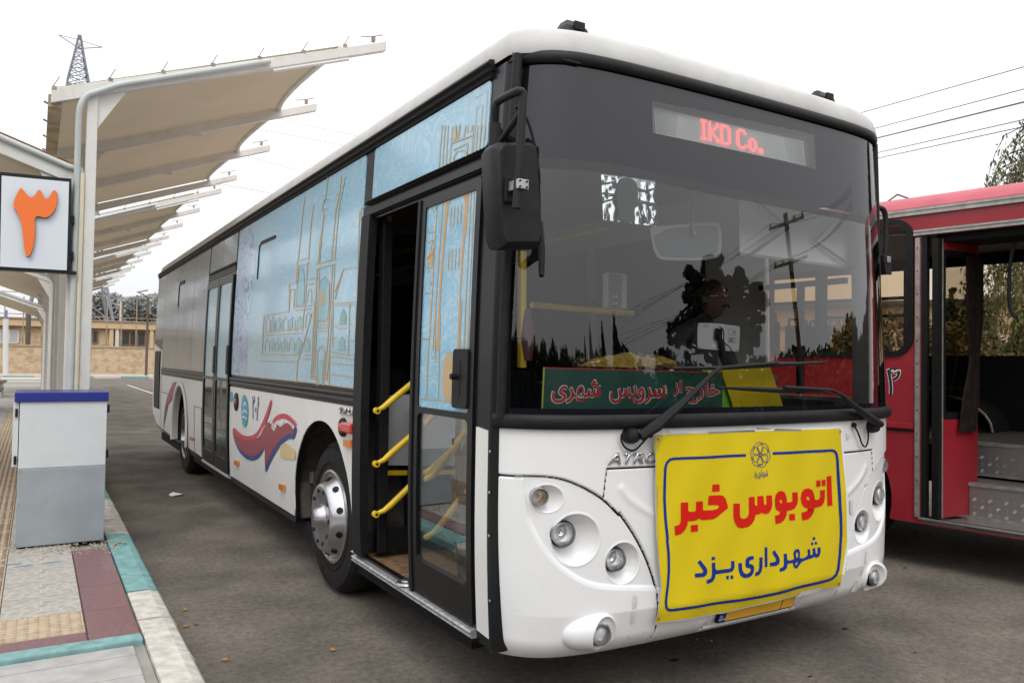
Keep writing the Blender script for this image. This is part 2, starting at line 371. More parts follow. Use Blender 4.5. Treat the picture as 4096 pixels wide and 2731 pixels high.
# ============================================================ SETTING
def ao(n): return n
M_asph = mat('asphalt', (.180, .155, .130), .92, spec=.2, var=.0, col2=(.108, .095, .083), vscale=1.7, detail=12, bump=.5, bscale=120)
def asphalt_nodes(m):
    t = m.node_tree; b = t.nodes['Principled BSDF']; src = b.inputs['Base Color'].links[0].from_socket
    g = t.nodes.new('ShaderNodeTexCoord')
    n = t.nodes.new('ShaderNodeTexNoise'); n.inputs['Scale'].default_value = 24; n.inputs['Detail'].default_value = 10; n.inputs['Roughness'].default_value = .85
    r = t.nodes.new('ShaderNodeMapRange'); r.inputs['From Min'].default_value = .3; r.inputs['From Max'].default_value = .7; r.inputs['To Min'].default_value = .42; r.inputs['To Max'].default_value = 1.6
    v = t.nodes.new('ShaderNodeTexNoise'); v.inputs['Scale'].default_value = 5; v.inputs['Detail'].default_value = 8; v.inputs['Roughness'].default_value = .8
    rv = t.nodes.new('ShaderNodeValToRGB'); rv.color_ramp.elements[0].position = .62; rv.color_ramp.elements[0].color = (1, 1, 1, 1); rv.color_ramp.elements[1].position = .72; rv.color_ramp.elements[1].color = (1.5, 1.45, 1.4, 1)
    s = t.nodes.new('ShaderNodeVectorMath'); s.operation = 'SCALE'; s2 = t.nodes.new('ShaderNodeVectorMath'); s2.operation = 'MULTIPLY'
    t.links.new(g.outputs['Object'], n.inputs['Vector']); t.links.new(n.outputs['Fac'], r.inputs['Value'])
    t.links.new(g.outputs['Object'], v.inputs['Vector']); t.links.new(v.outputs['Fac'], rv.inputs[0])
    t.links.new(src, s.inputs[0]); t.links.new(r.outputs[0], s.inputs['Scale']); t.links.new(s.outputs[0], s2.inputs[0]); t.links.new(rv.outputs[0], s2.inputs[1]); t.links.new(s2.outputs[0], b.inputs['Base Color'])
asphalt_nodes(M_asph)
g = MB(); n = 40
xs = np.concatenate([np.linspace(-300, -12, 12), np.linspace(-10, 30, 60), np.linspace(34, 400, 14)]); ys = np.concatenate([np.linspace(-120, -8, 10), np.linspace(-6, 66, 90), np.linspace(72, 600, 16)])
g.grid([[(x, y, .012*math.sin(x*.9+1)*math.sin(y*.35)*(1 if 0 < y < 50 else 0)*(1 if x > 3 else 0)) for x in xs] for y in ys])
struct(g.build('asphalt_ground', M_asph, smooth=True))
# painted line on the far road
M_line = mat('worn white road paint', (.55, .54, .52), .7, var=.4, vscale=6)
struct(MB().add([(2.36, 27.5, .016), (2.48, 27.5, .016), (2.46, 41.5, .016), (2.34, 41.5, .016)], [(0, 1, 2, 3)]).build('road_line', M_line))
# debris, litter and oil spots on the road
def blob(cx, cy, r, z, n=9, sq=.6):
    return [(cx+r*(.7+.5*random.random())*math.cos(2*math.pi*k/n), cy+sq*r*(.7+.5*random.random())*math.sin(2*math.pi*k/n), z) for k in range(n)]
M_oil = mat('oil spot', (.022, .021, .02), .5)
ob = MB()
for (u, v) in [(3430, 2355), (3500, 2270), (3620, 2270), (3380, 2515), (3660, 2610), (1065, 2175), (1110, 2190), (3240, 2706), (2700, 2640)]:
    p = CP+rays([(u, v)])[0]*(-CP[2]/rays([(u, v)])[0][2]); ob.add(blob(p[0], p[1], random.uniform(.012, .03), .004, sq=random.uniform(.3, .9)), [tuple(range(9))])
stuff(struct(ob.build('oil_spots', M_oil))); bpy.data.objects['oil_spots']['kind'] = 'stuff'
gp = lambda u, v, z=0: CP+rays([(u, v)])[0]*((z-CP[2])/rays([(u, v)])[0][2])
M_paper = mat('white paper', (.75, .75, .74), .8)
p = gp(706, 1981); pm = MB(); pm.add([(p[0]-.06, p[1]-.05, .005), (p[0]+.05, p[1]-.06, .02), (p[0]+.07, p[1]+.05, .006), (p[0]-.03, p[1]+.07, .03), (p[0]-.08, p[1]+.02, .012)], [(0, 1, 2, 3, 4)])
tag(pm.build('paper_scrap', M_paper, solid=.002), 'small crumpled white paper scrap lying on the asphalt left of the bus', 'litter')
M_leaf = mat('dry leaf', (.30, .16, .05), .8)
lf = MB()
for (u, v) in [(745, 2505), (783, 2495), (640, 2250), (460, 2180), (480, 2172), (500, 2176), (1330, 2600), (900, 2640), (740, 2440), (580, 2330)]:
    z = .145 if u < 510 else .004; q = gp(u, v, z); a = random.random()*6
    lf.add([(q[0]+.02*math.cos(a), q[1]+.02*math.sin(a), z+.004), (q[0]+.012*math.cos(a+1.6), q[1]+.012*math.sin(a+1.6), z+.012), (q[0]-.02*math.cos(a), q[1]-.02*math.sin(a), z+.005), (q[0]-.012*math.cos(a+1.6), q[1]-.012*math.sin(a+1.6), z+.003)], [(0, 1, 2, 3)])
stuff(lf.build('dry_leaves', M_leaf, solid=.002))

# ---- platform with its kerb
M_conc = mat('platform concrete', (.30, .28, .25), .85, var=.25, vscale=5, bump=.3)
plat = struct(box('platform', -9.0, -1.155, -6, 52, -.3, .118, M_conc))
M_kw = mat('worn white kerb paint', (.58, .54, .48), .7, var=.22, vscale=14, bump=.35, bscale=40, dirt=.5)
M_kt = mat('turquoise kerb paint', (.19, .37, .36), .65, var=.25, vscale=14, bump=.3, bscale=40, dirt=.3)
kerb = bpy.data.objects.new('kerb', None); COL.objects.link(kerb); kerb.location = (-1.06, 0, 0); struct(kerb)
for t_, mm in (('w', M_kw), ('t', M_kt)): pass
def kerb_me(y0, y1, mm):
    g = MB(); pr = [(-1.15, -.1), (-1.15, .142), (-1.03, .142), (-.985, .128), (-.962, .09), (-.950, -.1)]
    g.grid([[(x, y, z) for x, z in pr] for y in (y0+.004, y0+.3, y1-.004)]); g.add([(x, y0+.004, z) for x, z in pr], [tuple(range(6))[::-1]]); g.add([(x, y1-.004, z) for x, z in pr], [tuple(range(6))])
    return g.build('kerb_stone', mm, kerb, bevel=.004)
y = 2.03-.5733*12; i = 0; base = {}
while y < 50:
    ph = ((y+.05-2.03) // 1.72) % 2; mm = M_kt if ph == 0 else M_kw
    if y < 22:
        k = kerb_me(y, y+.573, mm)
    else:
        k = kerb_me(y, y+1.72, mm); y += 1.72-.5733
    y += .5733
# paving: slabs, tiles, tactile strips
M_pur = mat('polished purple granite slab', (.20, .095, .10), .35, var=.22, vscale=60, coat=.1)
M_grt = mat('grey patterned paving tile', (.40, .37, .33), .8, var=.22, vscale=24, bump=.3, dirt=.3)
M_tac = mat('cream tactile paving tile', (.46, .36, .25), .8, var=.15, vscale=14, bump=.3, dirt=.35)
M_ste = mat('grey stone step slab', (.40, .39, .37), .75, var=.15, vscale=10, bump=.2, dirt=.25)
M_grout = mat('light grout line', (.50, .47, .40), .9)
pave = bpy.data.objects.new('pavement', None); COL.objects.link(pave); pave.location = (-1.6, 3, .12); struct(pave)
def slab(name, x0, x1, y0, y1, z, m, j=.003):
    dz = random.uniform(-.0015, .0015)
    return MB().box(x0+j, x1-j, y0+j, y1-j, .1, z+dz).build(name, m, pave, bevel=.002)
for k, (a, b) in enumerate([(1.24, 1.75), (1.75, 2.27), (2.27, 2.79), (2.79, 3.31)]): slab('granite_slab', -1.393, -1.158, a, b, .142, M_pur)
for a in range(12): slab('granite_slab', -1.393, -1.158, 4.1+a*.55, 4.65+a*.55, .142, M_pur)
for k in range(4): slab('granite_slab', -1.79-.4*k, -1.396-.4*k, 1.24, 1.385, .142, M_pur)
def tactile(x0, y0, nx, ny, s, along):
    g = MB(); g.box(x0+.003, x0+s-.003, y0+.003, y0+s-.003, .1, .142)
    for i in range(nx):
        for j in range(ny):
            cx_, cy_ = x0+s*(i+.5)/nx, y0+s*(j+.5)/ny
            if along: q = [(cx_-.011, cy_-s*.45), (cx_+.011, cy_-s*.45), (cx_+.011, cy_+s*.45), (cx_-.011, cy_+s*.45)]
            else: q = [(cx_+.014*math.cos(2*math.pi*a/6), cy_+.014*math.sin(2*math.pi*a/6)) for a in range(6)]
            m_ = len(q); g.add([(x, y_, .1421) for x, y_ in q]+[(cx_+(x-cx_)*.75, cy_+(y_-cy_)*.9, .147) for x, y_ in q], [(a, (a+1) % m_, m_+(a+1) % m_, m_+a) for a in range(m_)]+[tuple(range(m_, 2*m_))])
    return g.build('tactile_tile', M_tac, pave)
protos = {}
def tac(x0, y0, s, along):
    k = (round(s, 3), along)
    if k not in protos:
        protos[k] = (tactile(x0, y0, 8, 9, s, along), x0, y0)
    else:
        o, a, b = protos[k]; c = o.copy(); COL.objects.link(c); c.parent = pave; c.matrix_parent_inverse = o.matrix_parent_inverse.copy(); c.location = (x0-a, y0-b, random.uniform(-.001, .001))
for i in range(5): tac(-1.396-.385*(i+1), 1.39, .385, False)
for j in range(46):
    tac(-2.165, 1.78+.385*j, .385, True)
for j in range(20): tac(-2.56, 1.78+.385*j, .385, True)
def pat_tile(x0, y0, s):
    g = MB(); g.m = 0; g.box(x0+.003, x0+s-.003, y0+.003, y0+s-.003, .1, .141); g.m = 1
    c = (x0+s*.5, y0+s*.15)
    for r_ in (.10, .17, .24):
        for k in range(10):
            a0, a1 = R(18*k), R(18*(k+1)); q = []
            for rr, aa in ((r_-.004, a0), (r_+.004, a0), (r_+.004, a1), (r_-.004, a1)): q.append((c[0]+rr*math.cos(aa)*s/.39, c[1]+rr*math.sin(aa)*s/.39, .1416))
            if all(x0+.01 < p_[0] < x0+s-.01 and y0+.01 < p_[1] < y0+s-.01 for p_ in q): g.add(q, [(0, 1, 2, 3)])
    for k in range(7):
        a = R(12+26*k); rr = .1
        for (ra, rb) in ((.02, .10), (.10, .17), (.17, .24)):
            aa = a+(.2 if ra == .10 else 0); d_ = (math.cos(aa), math.sin(aa)); nn = (-d_[1]*.004, d_[0]*.004)
            q = [(c[0]+d_[0]*ra+nn[0], c[1]+d_[1]*ra+nn[1], .1418), (c[0]+d_[0]*ra-nn[0], c[1]+d_[1]*ra-nn[1], .1418), (c[0]+d_[0]*rb-nn[0], c[1]+d_[1]*rb-nn[1], .1418), (c[0]+d_[0]*rb+nn[0], c[1]+d_[1]*rb+nn[1], .1418)]
            if all(x0+.01 < p_[0] < x0+s-.01 and y0+.01 < p_[1] < y0+s-.01 for p_ in q): g.add(q, [(0, 3, 2, 1)])
    return g.build('patterned_tile', [M_grt, M_grout], pave)
pt = None
for j in range(48):
    for i in range(1 if j > 6 else 1):
        x0, y0 = -1.396-.385*(i+1), 1.78+.385*j
        if pt is None: pt = pat_tile(x0, y0, .385); p0 = (x0, y0)
        else:
            c = pt.copy(); COL.objects.link(c); c.parent = pave; c.matrix_parent_inverse = pt.matrix_parent_inverse.copy(); c.location = (x0-p0[0], y0-p0[1], random.uniform(-.001, .001))
for j in range(14):
    for i in range(6):
        c = pt.copy(); COL.objects.link(c); c.parent = pave; c.matrix_parent_inverse = pt.matrix_parent_inverse.copy(); c.location = (-2.95-.385*i-p0[0], 1.78+.385*j*1.0-p0[1], random.uniform(-.001, .001))
        c.name = 'patterned_tile'
# turquoise strip and steps
sk = MB().box(-3.4, -1.16, 1.125, 1.232, .05, .150).build('painted_strip', M_kt, pave, bevel=.008)
for k in range(20):
    y1 = 1.118-.135*k; MB().box(-3.4, -1.205, y1-.131, y1, -.02, .128-.002*(k % 2)).build('step_slab', M_ste, pave, bevel=.004)
rub = MB()
for k in range(260):
    u_, v_ = random.uniform(30, 470), random.choice([random.uniform(2175, 2215), random.uniform(2160, 2200)]); q = gp(u_, v_, .143); s = random.uniform(.004, .013)
    a = random.random()*6; rub.add([(q[0]+s*math.cos(a+i_), q[1]+s*math.sin(a+i_), .143+(s*.7 if i_ == 6 else 0)) for i_ in (0, 2.1, 4.2)]+[(q[0], q[1], .143+s)], [(0, 1, 3), (1, 2, 3), (2, 0, 3)])
stuff(rub.build('mortar_rubble', mat('mortar crumbs', (.36, .31, .24), .95), smooth=False))
for (u, v) in [(48, 2255), (205, 2248), (95, 2262)]:
    q = gp(u, v, .1436); struct(MB().add([(q[0]-.05, q[1]-.006, .1436), (q[0]+.05, q[1]-.01, .1436), (q[0]+.055, q[1]+.012, .1436), (q[0]-.045, q[1]+.008, .1436)], [(0, 1, 2, 3)]).build('blue_paint_mark', mat('blue paint mark', (.10, .25, .45), .8)))

# ---- far side: kerb, footpath, brick wall, building, pylon, lamps, fence
fk = bpy.data.objects.new('far_kerb', None); COL.objects.link(fk); fk.location = (2, 54, 0); struct(fk)
for k in range(26):
    x0 = -18+1.63*k; MB().box(x0+.01, x0+1.62, 54.2, 54.5, -.1, .15).build('kerb_stone', M_kt if k % 2 else M_kw, fk, bevel=.02)
struct(box('far_footpath', -60, 60, 54.5, 63.2, -.2, .13, mat('far paving', (.40, .34, .27), .9, var=.15, vscale=2)))
def brick_mat(name, a, b, mor, sx_=1.0, bw=.25, bh=.075, bumpy=.6):
    m = bpy.data.materials.new(name); m.use_nodes = True; t = m.node_tree; p_ = t.nodes['Principled BSDF']; p_.inputs['Roughness'].default_value = .9
    g = t.nodes.new('ShaderNodeTexCoord'); mp = t.nodes.new('ShaderNodeMapping'); mp.inputs['Rotation'].default_value = (R(90), 0, 0)
    br = t.nodes.new('ShaderNodeTexBrick'); br.inputs['Color1'].default_value = (*a, 1); br.inputs['Color2'].default_value = (*b, 1); br.inputs['Mortar'].default_value = (*mor, 1)
    br.inputs['Scale'].default_value = 1; br.inputs['Brick Width'].default_value = bw; br.inputs['Row Height'].default_value = bh; br.inputs['Mortar Size'].default_value = .009; br.inputs['Bias'].default_value = -.2
    n = t.nodes.new('ShaderNodeTexNoise'); n.inputs['Scale'].default_value = 2.6; n.inputs['Detail'].default_value = 9; rr = t.nodes.new('ShaderNodeValToRGB'); rr.color_ramp.elements[0].position = .45; rr.color_ramp.elements[1].position = .72
    rr.color_ramp.elements[0].color = (1, 1, 1, 1); rr.color_ramp.elements[1].color = (.72, .66, .62, 1)
    ml = t.nodes.new('ShaderNodeVectorMath'); ml.operation = 'MULTIPLY'
    t.links.new(g.outputs['Object'], mp.inputs['Vector']); t.links.new(mp.outputs[0], br.inputs['Vector']); t.links.new(g.outputs['Object'], n.inputs['Vector']); t.links.new(n.outputs['Fac'], rr.inputs[0])
    t.links.new(br.outputs['Color'], ml.inputs[0]); t.links.new(rr.outputs[0], ml.inputs[1]); t.links.new(ml.outputs[0], p_.inputs['Base Color'])
    bp = t.nodes.new('ShaderNodeBump'); bp.inputs['Strength'].default_value = bumpy; t.links.new(br.outputs['Fac'], bp.inputs['Height']); bp.invert = True; t.links.new(bp.outputs[0], p_.inputs['Normal'])
    return m
M_brk = brick_mat('cream boundary brick', (.56, .43, .28), (.40, .29, .19), (.47, .38, .27))
M_brk2 = brick_mat('cream building brick', (.56, .42, .26), (.50, .36, .22), (.50, .40, .28))
bw = thing('brick_wall', 'long cream brick boundary wall with stone coping beyond the far kerb', 'wall', (0, 63.3, 0))
box('wall', -60, 45, 63.2, 63.5, 0, 2.08, M_brk, bw); box('coping', -60, 45, 63.12, 63.58, 2.08, 2.17, mat('stone coping', (.40, .33, .25), .8, var=.1), bw)
AY = lambda u, v, y: CP+rays([(u, v)])[0]*((y-CP[1])/rays([(u, v)])[0][1])
bl = thing('building', 'low flat roofed cream brick building behind the boundary wall', 'building', (0, 76, 0))
M_fasc = mat('orange cream fascia', (.60, .43, .26), .8, var=.08, vscale=2); M_dg = mat('dark window glass', (.05, .055, .05), .15); M_frm = mat('brown window frame', (.22, .13, .07), .6)
yb = 76.
def bz(u, v): q = AY(u, v, yb); return q[0], q[2]
zt = bz(480, 1284)[1]; z1 = bz(480, 1316)[1]
box('wall', -40, 30, yb, yb+12, 0, z1, M_brk2, bl); box('fascia', -40.4, 30.4, yb-.5, yb+12.3, z1, zt-.12, M_fasc, bl); box('roof_edge', -40.6, 30.6, yb-.62, yb+12.5, zt-.12, zt, mat('roof edge', (.33, .26, .2), .8), bl)
for (u0, u1, v0, v1, nn) in [(488, 580, 1322, 1385, 3), (371, 390, 1322, 1374, 1), (0, 72, 1318, 1374, 2)]:
    x0, zz1 = bz(u0, v0); x1, zz0 = bz(u1, v1); wd = (x1-x0)
    fr = MB(); fr.box(x0, x1, yb-.1, yb-.02, zz1-.1, zz1); fr.box(x0, x1, yb-.1, yb-.02, zz0, zz0+.1)
    for k in range(nn+1): fr.box(x0+wd*k/nn-.06, x0+wd*k/nn+.06, yb-.1, yb-.02, zz0+.1, zz1-.1)
    f = fr.build('window', M_frm if u0 else mat('white window frame', (.6, .6, .56), .6), bl)
    for k in range(nn): box('pane', x0+wd*k/nn+.06, x0+wd*(k+1)/nn-.06, yb-.06, yb-.04, zz0+.1, zz1-.1, M_dg if u0 else mat('pale window glass', (.42, .45, .43), .3), f)
for (u0, u1) in [(436, 452), (460, 474), (597, 612)]:
    x0 = bz(u0, 1350)[0]; x1 = bz(u1, 1350)[0]; box('column', x0, x1, yb-.4, yb-.02, 0, z1, M_fasc if u0 != 460 else mat('pale column', (.6, .58, .54), .8), bl)
# tall mesh fence behind the wall
M_fpost = mat('rusty beige steel', (.36, .27, .19), .7, .2, var=.25, vscale=4)
fe = thing('sports_fence', 'tall beige steel frame fence standing above the boundary wall', 'fence', (0, 66, 0))
yf = 66.
for u in (-60, 15, 90, 165, 240, 300, 362, 425, 483, 543, 640, 740):
    x = AY(u, 1380, yf)[0]; box('post', x-.04, x+.04, yf-.04, yf+.04, 0, AY(u, 1186, yf)[2], M_fpost, fe)
for v in (1186, 1269):
    z = AY(430, v, yf)[2]; box('rail', -30, 20, yf-.03, yf+.03, z-.03, z+.03, M_fpost, fe)
# street lamps
def lamp(name, label, u, vt, y, head_u, head_v, m):
    a = AY(u, vt, y); h = AY(head_u, head_v, y); t = thing(name, label, 'lamp', (a[0], y, 0), 'street lamps by the far wall')
    tube('pole', [(a[0], y, 0), (a[0], y, a[2])], [.10, .07], m, t, 10)
    tube('arm', [(a[0], y, a[2]-.1), ((a[0]+h[0])/2, y, (a[2]+h[2])/2+.05), (h[0], y, h[2])], .035, m, t, 6)
    d_ = 1 if h[0] > a[0] else -1; MB().hexa([(h[0]-.02*d_, y-.12, h[2]-.05), (h[0]+.7*d_*-1, y-.1, h[2]+.12), (h[0]+.7*d_*-1, y+.1, h[2]+.12), (h[0]-.02*d_, y+.12, h[2]-.05)], [(h[0]-.02*d_, y-.12, h[2]+.03), (h[0]-.7*d_, y-.1, h[2]+.22), (h[0]-.7*d_, y+.1, h[2]+.22), (h[0]-.02*d_, y+.12, h[2]+.03)]).build('lamp_head', mat('lamp head grey', (.25, .25, .25), .5), t)
M_dpole = mat('dark brown pole', (.10, .075, .06), .7); M_wpole = mat('white pole', (.62, .62, .6), .6)
lamp('street_lamp', 'dark brown single arm street lamp at the brick wall beside the bus rear', 593, 1188, 58, 548, 1168, M_dpole)
lamp('street_lamp', 'pale thin street lamp seen through the fence behind the cream building window', 483, 1203, 84, 452, 1196, M_wpole)
tg = thing('post', 'white round post standing before the brick wall at far left', 'post', (AY(23, 1490, 57)[0], 57, 0))
tube('shaft', [(AY(23, 1490, 57)[0], 57, 0), (AY(23, 1270, 57)[0], 57, AY(23, 1276, 57)[2])], .16, M_wpole, tg, 12); tube('cap', [(AY(23, 1276, 57)[0], 57, AY(23, 1276, 57)[2]), (AY(23, 1276, 57)[0], 57, AY(23, 1240, 57)[2])], .10, mat('blue grey cap', (.2, .22, .3), .6), tg, 12)
x = AY(111, 1380, 64.5)[0]; tp = thing('post', 'dark brown post behind the brick wall under the low canopies', 'post', (x, 64.5, 0)); tube('shaft', [(x, 64.5, 0), (x, 64.5, AY(111, 1250, 64.5)[2])], .16, M_dpole, tp, 8)
# lattice pylon
def pylon(yp, label, name='transmission_pylon'):
    cx_ = AY(318, 1380, yp)[0]-.9; t = thing(name, label, 'pylon', (cx_, yp, 0))
    top = AY(322, 142, yp)[2]; sc_ = FPX/(yp+3.16)
    lv = [(0, 4.4), (top*.14, 3.4), (top*.30, 2.5), (top*.5, 1.75), (top*.68, 1.25), (top*.79, 1.05), (top*.86, .86), (top*.93, .45), (top, .08)]
    lv2 = []
    for (z0, w0), (z1_, w1) in zip(lv[:-1], lv[1:]):
        ns = 1 if z0 < top*.5 else (2 if z0 < top*.68 else 3)
        for k in range(ns): lv2.append((z0+(z1_-z0)*k/ns, w0+(w1-w0)*k/ns))
    lv2.append(lv[-1]); g = MB(); h = MB(); cn = ((-1, -1), (1, -1), (1, 1), (-1, 1)); lean = lambda z: cx_+z*.005
    for (z0, w0), (z1_, w1) in zip(lv2[:-1], lv2[1:]):
        for k in range(4):
            a, b = cn[k], cn[(k+1) % 4]; P = lambda c, z, w_: (lean(z)+c[0]*w_, yp+c[1]*w_, z); th = .13 if z0 < top*.5 else .09
            g.bar(P(a, z0, w0), P(a, z1_, w1), th*1.3, th*1.3)
            h.bar(P(a, z0, w0), P(b, z1_, w1), th*.6, th*.6); h.bar(P(b, z0, w0), P(a, z1_, w1), th*.6, th*.6); h.bar(P(a, z0, w0), P(b, z0, w0), th*.6, th*.6)
    g.build('leg_frame', M_py, t); h.build('bracing', M_py, t)
    for zz, l1, l2 in ((top*.985, 1.7, 1.9),):
        c = MB(); 
        for s, l in ((-1, l1), (1, l2)):
            c.bar((lean(zz), yp, zz), (lean(zz)+s*l, yp, zz-.25 if s > 0 else zz+.1), .05, .05); c.bar((lean(zz), yp, zz-.8), (lean(zz)+s*l, yp, zz-.25 if s > 0 else zz+.1), .07, .07)
        c.build('crossarm', M_py, t)
M_py = mat('galvanised pylon steel', (.24, .26, .29), .6, .3)
pylon(80., 'tall grey lattice transmission pylon rising above the canopy at upper left')
# ---- trees
M_bark = mat('bark', (.10, .075, .05), .9, var=.3, vscale=10)
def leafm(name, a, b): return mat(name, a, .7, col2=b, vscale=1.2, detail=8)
M_lf1 = leafm('haze paled grey green foliage', (.36, .37, .35), (.24, .26, .25))  # distance haze painted into the leaf colour of the far trees
M_lf2 = leafm('willow foliage', (.20, .21, .08), (.09, .10, .035))
M_lf3 = leafm('cypress foliage', (.055, .075, .03), (.025, .036, .016))
M_lf4 = leafm('pine foliage', (.035, .05, .02), (.018, .026, .012))
def leaves(name, blobs, n, size, m, parent, jit=.5, up=0.):
    V = []; 
    for (c, r) in blobs:
        k = max(8, int(n*(r[0]*r[1]*r[2])**.66/sum((q[1][0]*q[1][1]*q[1][2])**.66 for q in blobs)))
        d_ = rng.normal(size=(k, 3)); d_ /= np.linalg.norm(d_, axis=1)[:, None]; rad = rng.uniform(.35, 1.08, (k, 1))**.6
        V.append(np.array(c)+d_*rad*np.array(r))
    P = np.concatenate(V); N = len(P); a = rng.normal(size=(N, 3)); a[:, 2] += up; a /= np.linalg.norm(a, axis=1)[:, None]; b = np.cross(a, rng.normal(size=(N, 3))); b /= np.linalg.norm(b, axis=1)[:, None]
    s = size*rng.uniform(.5, 1.4, (N, 1)); v = np.stack([P-a*s-b*s*.45, P+a*s-b*s*.45, P+a*s*1.1+b*s*.5, P-a*s*.9+b*s*.5], 1).reshape(-1, 3)
    me = bpy.data.meshes.new(name); me.from_pydata(v.tolist(), [], [(4*i, 4*i+1, 4*i+2, 4*i+3) for i in range(N)]); me.materials.append(m)
    return link(bpy.data.objects.new(name, me), parent)
def limbs(name, base, h, r, tips, parent, m=None):
    g = MB(); g.tube([base, (base[0]+.02*h, base[1], base[2]+h*.5), (base[0], base[1], base[2]+h)], [r, r*.75, r*.5], 10)
    for t in tips:
        s = random.uniform(.45, .95); p_ = Vector((base[0], base[1], base[2]+h*s)); q = Vector(t); g.tube([p_, p_.lerp(q, .5)+Vector((0, 0, .1*h*random.random())), q], [r*.4, r*.25, r*.08], 6)
    return g.build(name, m or M_bark, parent, smooth=True)
def tree(name, label, cat, base, h, crown, n, size, m, group=None, tr=None, blobs=None):
    t = thing(name, label, cat, base, group)
    cw, cz0, ch = crown; bl_ = blobs or [((base[0]+random.uniform(-.55, .55)*cw, base[1]+random.uniform(-.5, .5)*cw, base[2]+cz0+ch*random.uniform(.12, .85)), (cw*random.uniform(.3, .5), cw*random.uniform(.3, .5), ch*random.uniform(.16, .28))) for _ in range(11)]
    limbs('trunk', base, cz0+ch*.35, tr or h*.035, [b[0] for b in bl_], t); leaves('crown', bl_, n, size, m, t); return t
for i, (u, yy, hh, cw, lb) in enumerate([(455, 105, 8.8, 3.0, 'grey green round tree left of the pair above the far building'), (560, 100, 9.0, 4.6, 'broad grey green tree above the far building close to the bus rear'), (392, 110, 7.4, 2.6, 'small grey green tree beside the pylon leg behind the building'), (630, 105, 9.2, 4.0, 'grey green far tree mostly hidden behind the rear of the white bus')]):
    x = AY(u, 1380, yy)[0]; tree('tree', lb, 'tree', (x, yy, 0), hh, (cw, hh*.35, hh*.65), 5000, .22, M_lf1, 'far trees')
hl = MB(); rows = []
for k, yy in enumerate((520, 560, 600)): rows.append([(x, yy, [6, 15, 2][k]*(.7+.3*math.sin(x*.013+k)+.2*math.sin(x*.031))) for x in range(-260, 400, 20)])
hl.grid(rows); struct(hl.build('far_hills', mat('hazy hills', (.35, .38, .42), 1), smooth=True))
# ============================================================ WHITE BUS
bus = thing('bus', 'large white city bus with blue printed side film, its front door open', 'bus', (XC, 5, 0))
ARCH = round_pts(side_yz(Z('zC', (557, 1107), (549, 860), (560, 700), (590, 560), (632, 440), (690, 368), (750, 351), (805, 373), (850, 430), (893, 520), (930, 640), (970, 800), (995, 1000), (1010, 1200), (1018, 1425))), 1, False)
ARCH = [(p[0], p[1]) for p in ARCH]
ARCH = [(2.634, .38)]+[p for p in ARCH if p[1] > .385]+[(1.45, .38)]
RAR = [(8.0+.60*math.cos(R(a)), .56+.60*math.sin(R(a))) for a in range(-16, 197, 12)]
E_ = 10.86
# black body frame of the door side with door openings and wheel arches
outer = [(-.27, .33), (1.40, .33), (1.42, .38)]+ARCH[::-1]+[(2.66, .33), (7.2, .33), (7.40, .40)]+[p for p in RAR]+[(8.7, .38), (9.9, .42), (10.35, .44), (E_-.03, .60), (E_, .80), (E_, 2.84), (-.27, 2.84)]
def in_rect_hole(y0, y1, z0, z1): return [(y0, z0), (y0, z1), (y1, z1), (y1, z0)]
decal([outer, in_rect_hole(-.115, 1.305, .395, 2.37)], S_yz, 'side_frame', M_blkg, bus, off=0, step=.14, thick=.035)
def sp(name, loops, m, off=.006, thick=.008, step=.12, parent=bus): return decal(loops, S_yz, name, m, parent, off=off, step=step, thick=thick)
sp('side_panel', [[(1.338, .382)]+[(1.338, 1.258), (4.90, 1.256), (4.90, .385), (2.66, .382)]+ARCH[1:]], M_whites)
sp('side_panel', [[(6.325, .39), (6.325, 1.256), (9.86, 1.256), (9.86, 1.45), (9.86, 1.62), (10.82, 1.74), (10.83, .80), (10.80, .62), (10.35, .47), (9.9, .45), (8.70, .42)]+[(p[0], p[1]) for p in RAR[::-1]][:0]+[(8.0+.63*math.cos(R(a)), .56+.63*math.sin(R(a))) for a in range(-12, 193, 12)]+[(7.36, .40)]], M_whites)
# rear wheel arch lip
g = MB(); 
for a in range(-14, 196, 6):
    pass
rows = [[(-.012-(.016 if i in (1, 2) else 0), 8.0+rr*math.cos(R(a)), .56+rr*math.sin(R(a))) for i, rr in enumerate((.655, .645, .60, .585))]+[(.06, 8.0+.58*math.cos(R(a)), .56+.58*math.sin(R(a)))] for a in range(-16, 197, 6)]
g.grid(rows).build('arch_lip', M_whites, bus, smooth=True)
# seams on the rear lower panel and flaps
fl = MB()
for (a, b, c, d_) in ((7.05, 7.34, .42, .95),): pass
def seam(pts, wd=.008, name='panel_seam', off=.0045): return sp(name, stroke(pts, wd), M_blk, off=.0155-.008+off*.5, thick=.003)
for pts in ([(6.42, .40), (6.42, .95), (6.9, .95)], [(6.9, .95), (6.9, .40)], [(8.75, 1.0), (9.83, 1.0)], [(9.84, .47), (9.84, 1.25)]): seam(pts)
sp('engine_grille', [rect(10.0, 10.62, .72, 1.62)], M_blk, off=.010, thick=.012)
for k in range(6): y0 = 10.03+.1*k; sp('grille_louvre', [rect(y0, y0+.05, .74, 1.60)], M_blkg, off=.022, thick=.012)
# windows under printed film
sp('window_panel', [rrect(1.385, 4.87, 1.372, 2.795, .03)], M_wrap, off=.006, thick=.010)
sp('window_panel', [rrect(-.145, 1.245, 2.497, 2.795, .02)], M_wrap, off=.006, thick=.010)
for (a, b, c) in ((4.93, 5.62, 2.50), (5.63, 6.30, 2.50), (6.36, 7.28, 1.372), (7.295, 8.48, 1.372), (8.495, 9.84, 1.372), (9.855, 10.78, 1.80)):
    sp('window_panel', [rrect(a, b, c, 2.795, .02)], M_wrapr, off=.006, thick=.010)['label'] = 'grey blue film darkened for the canopy reflection'
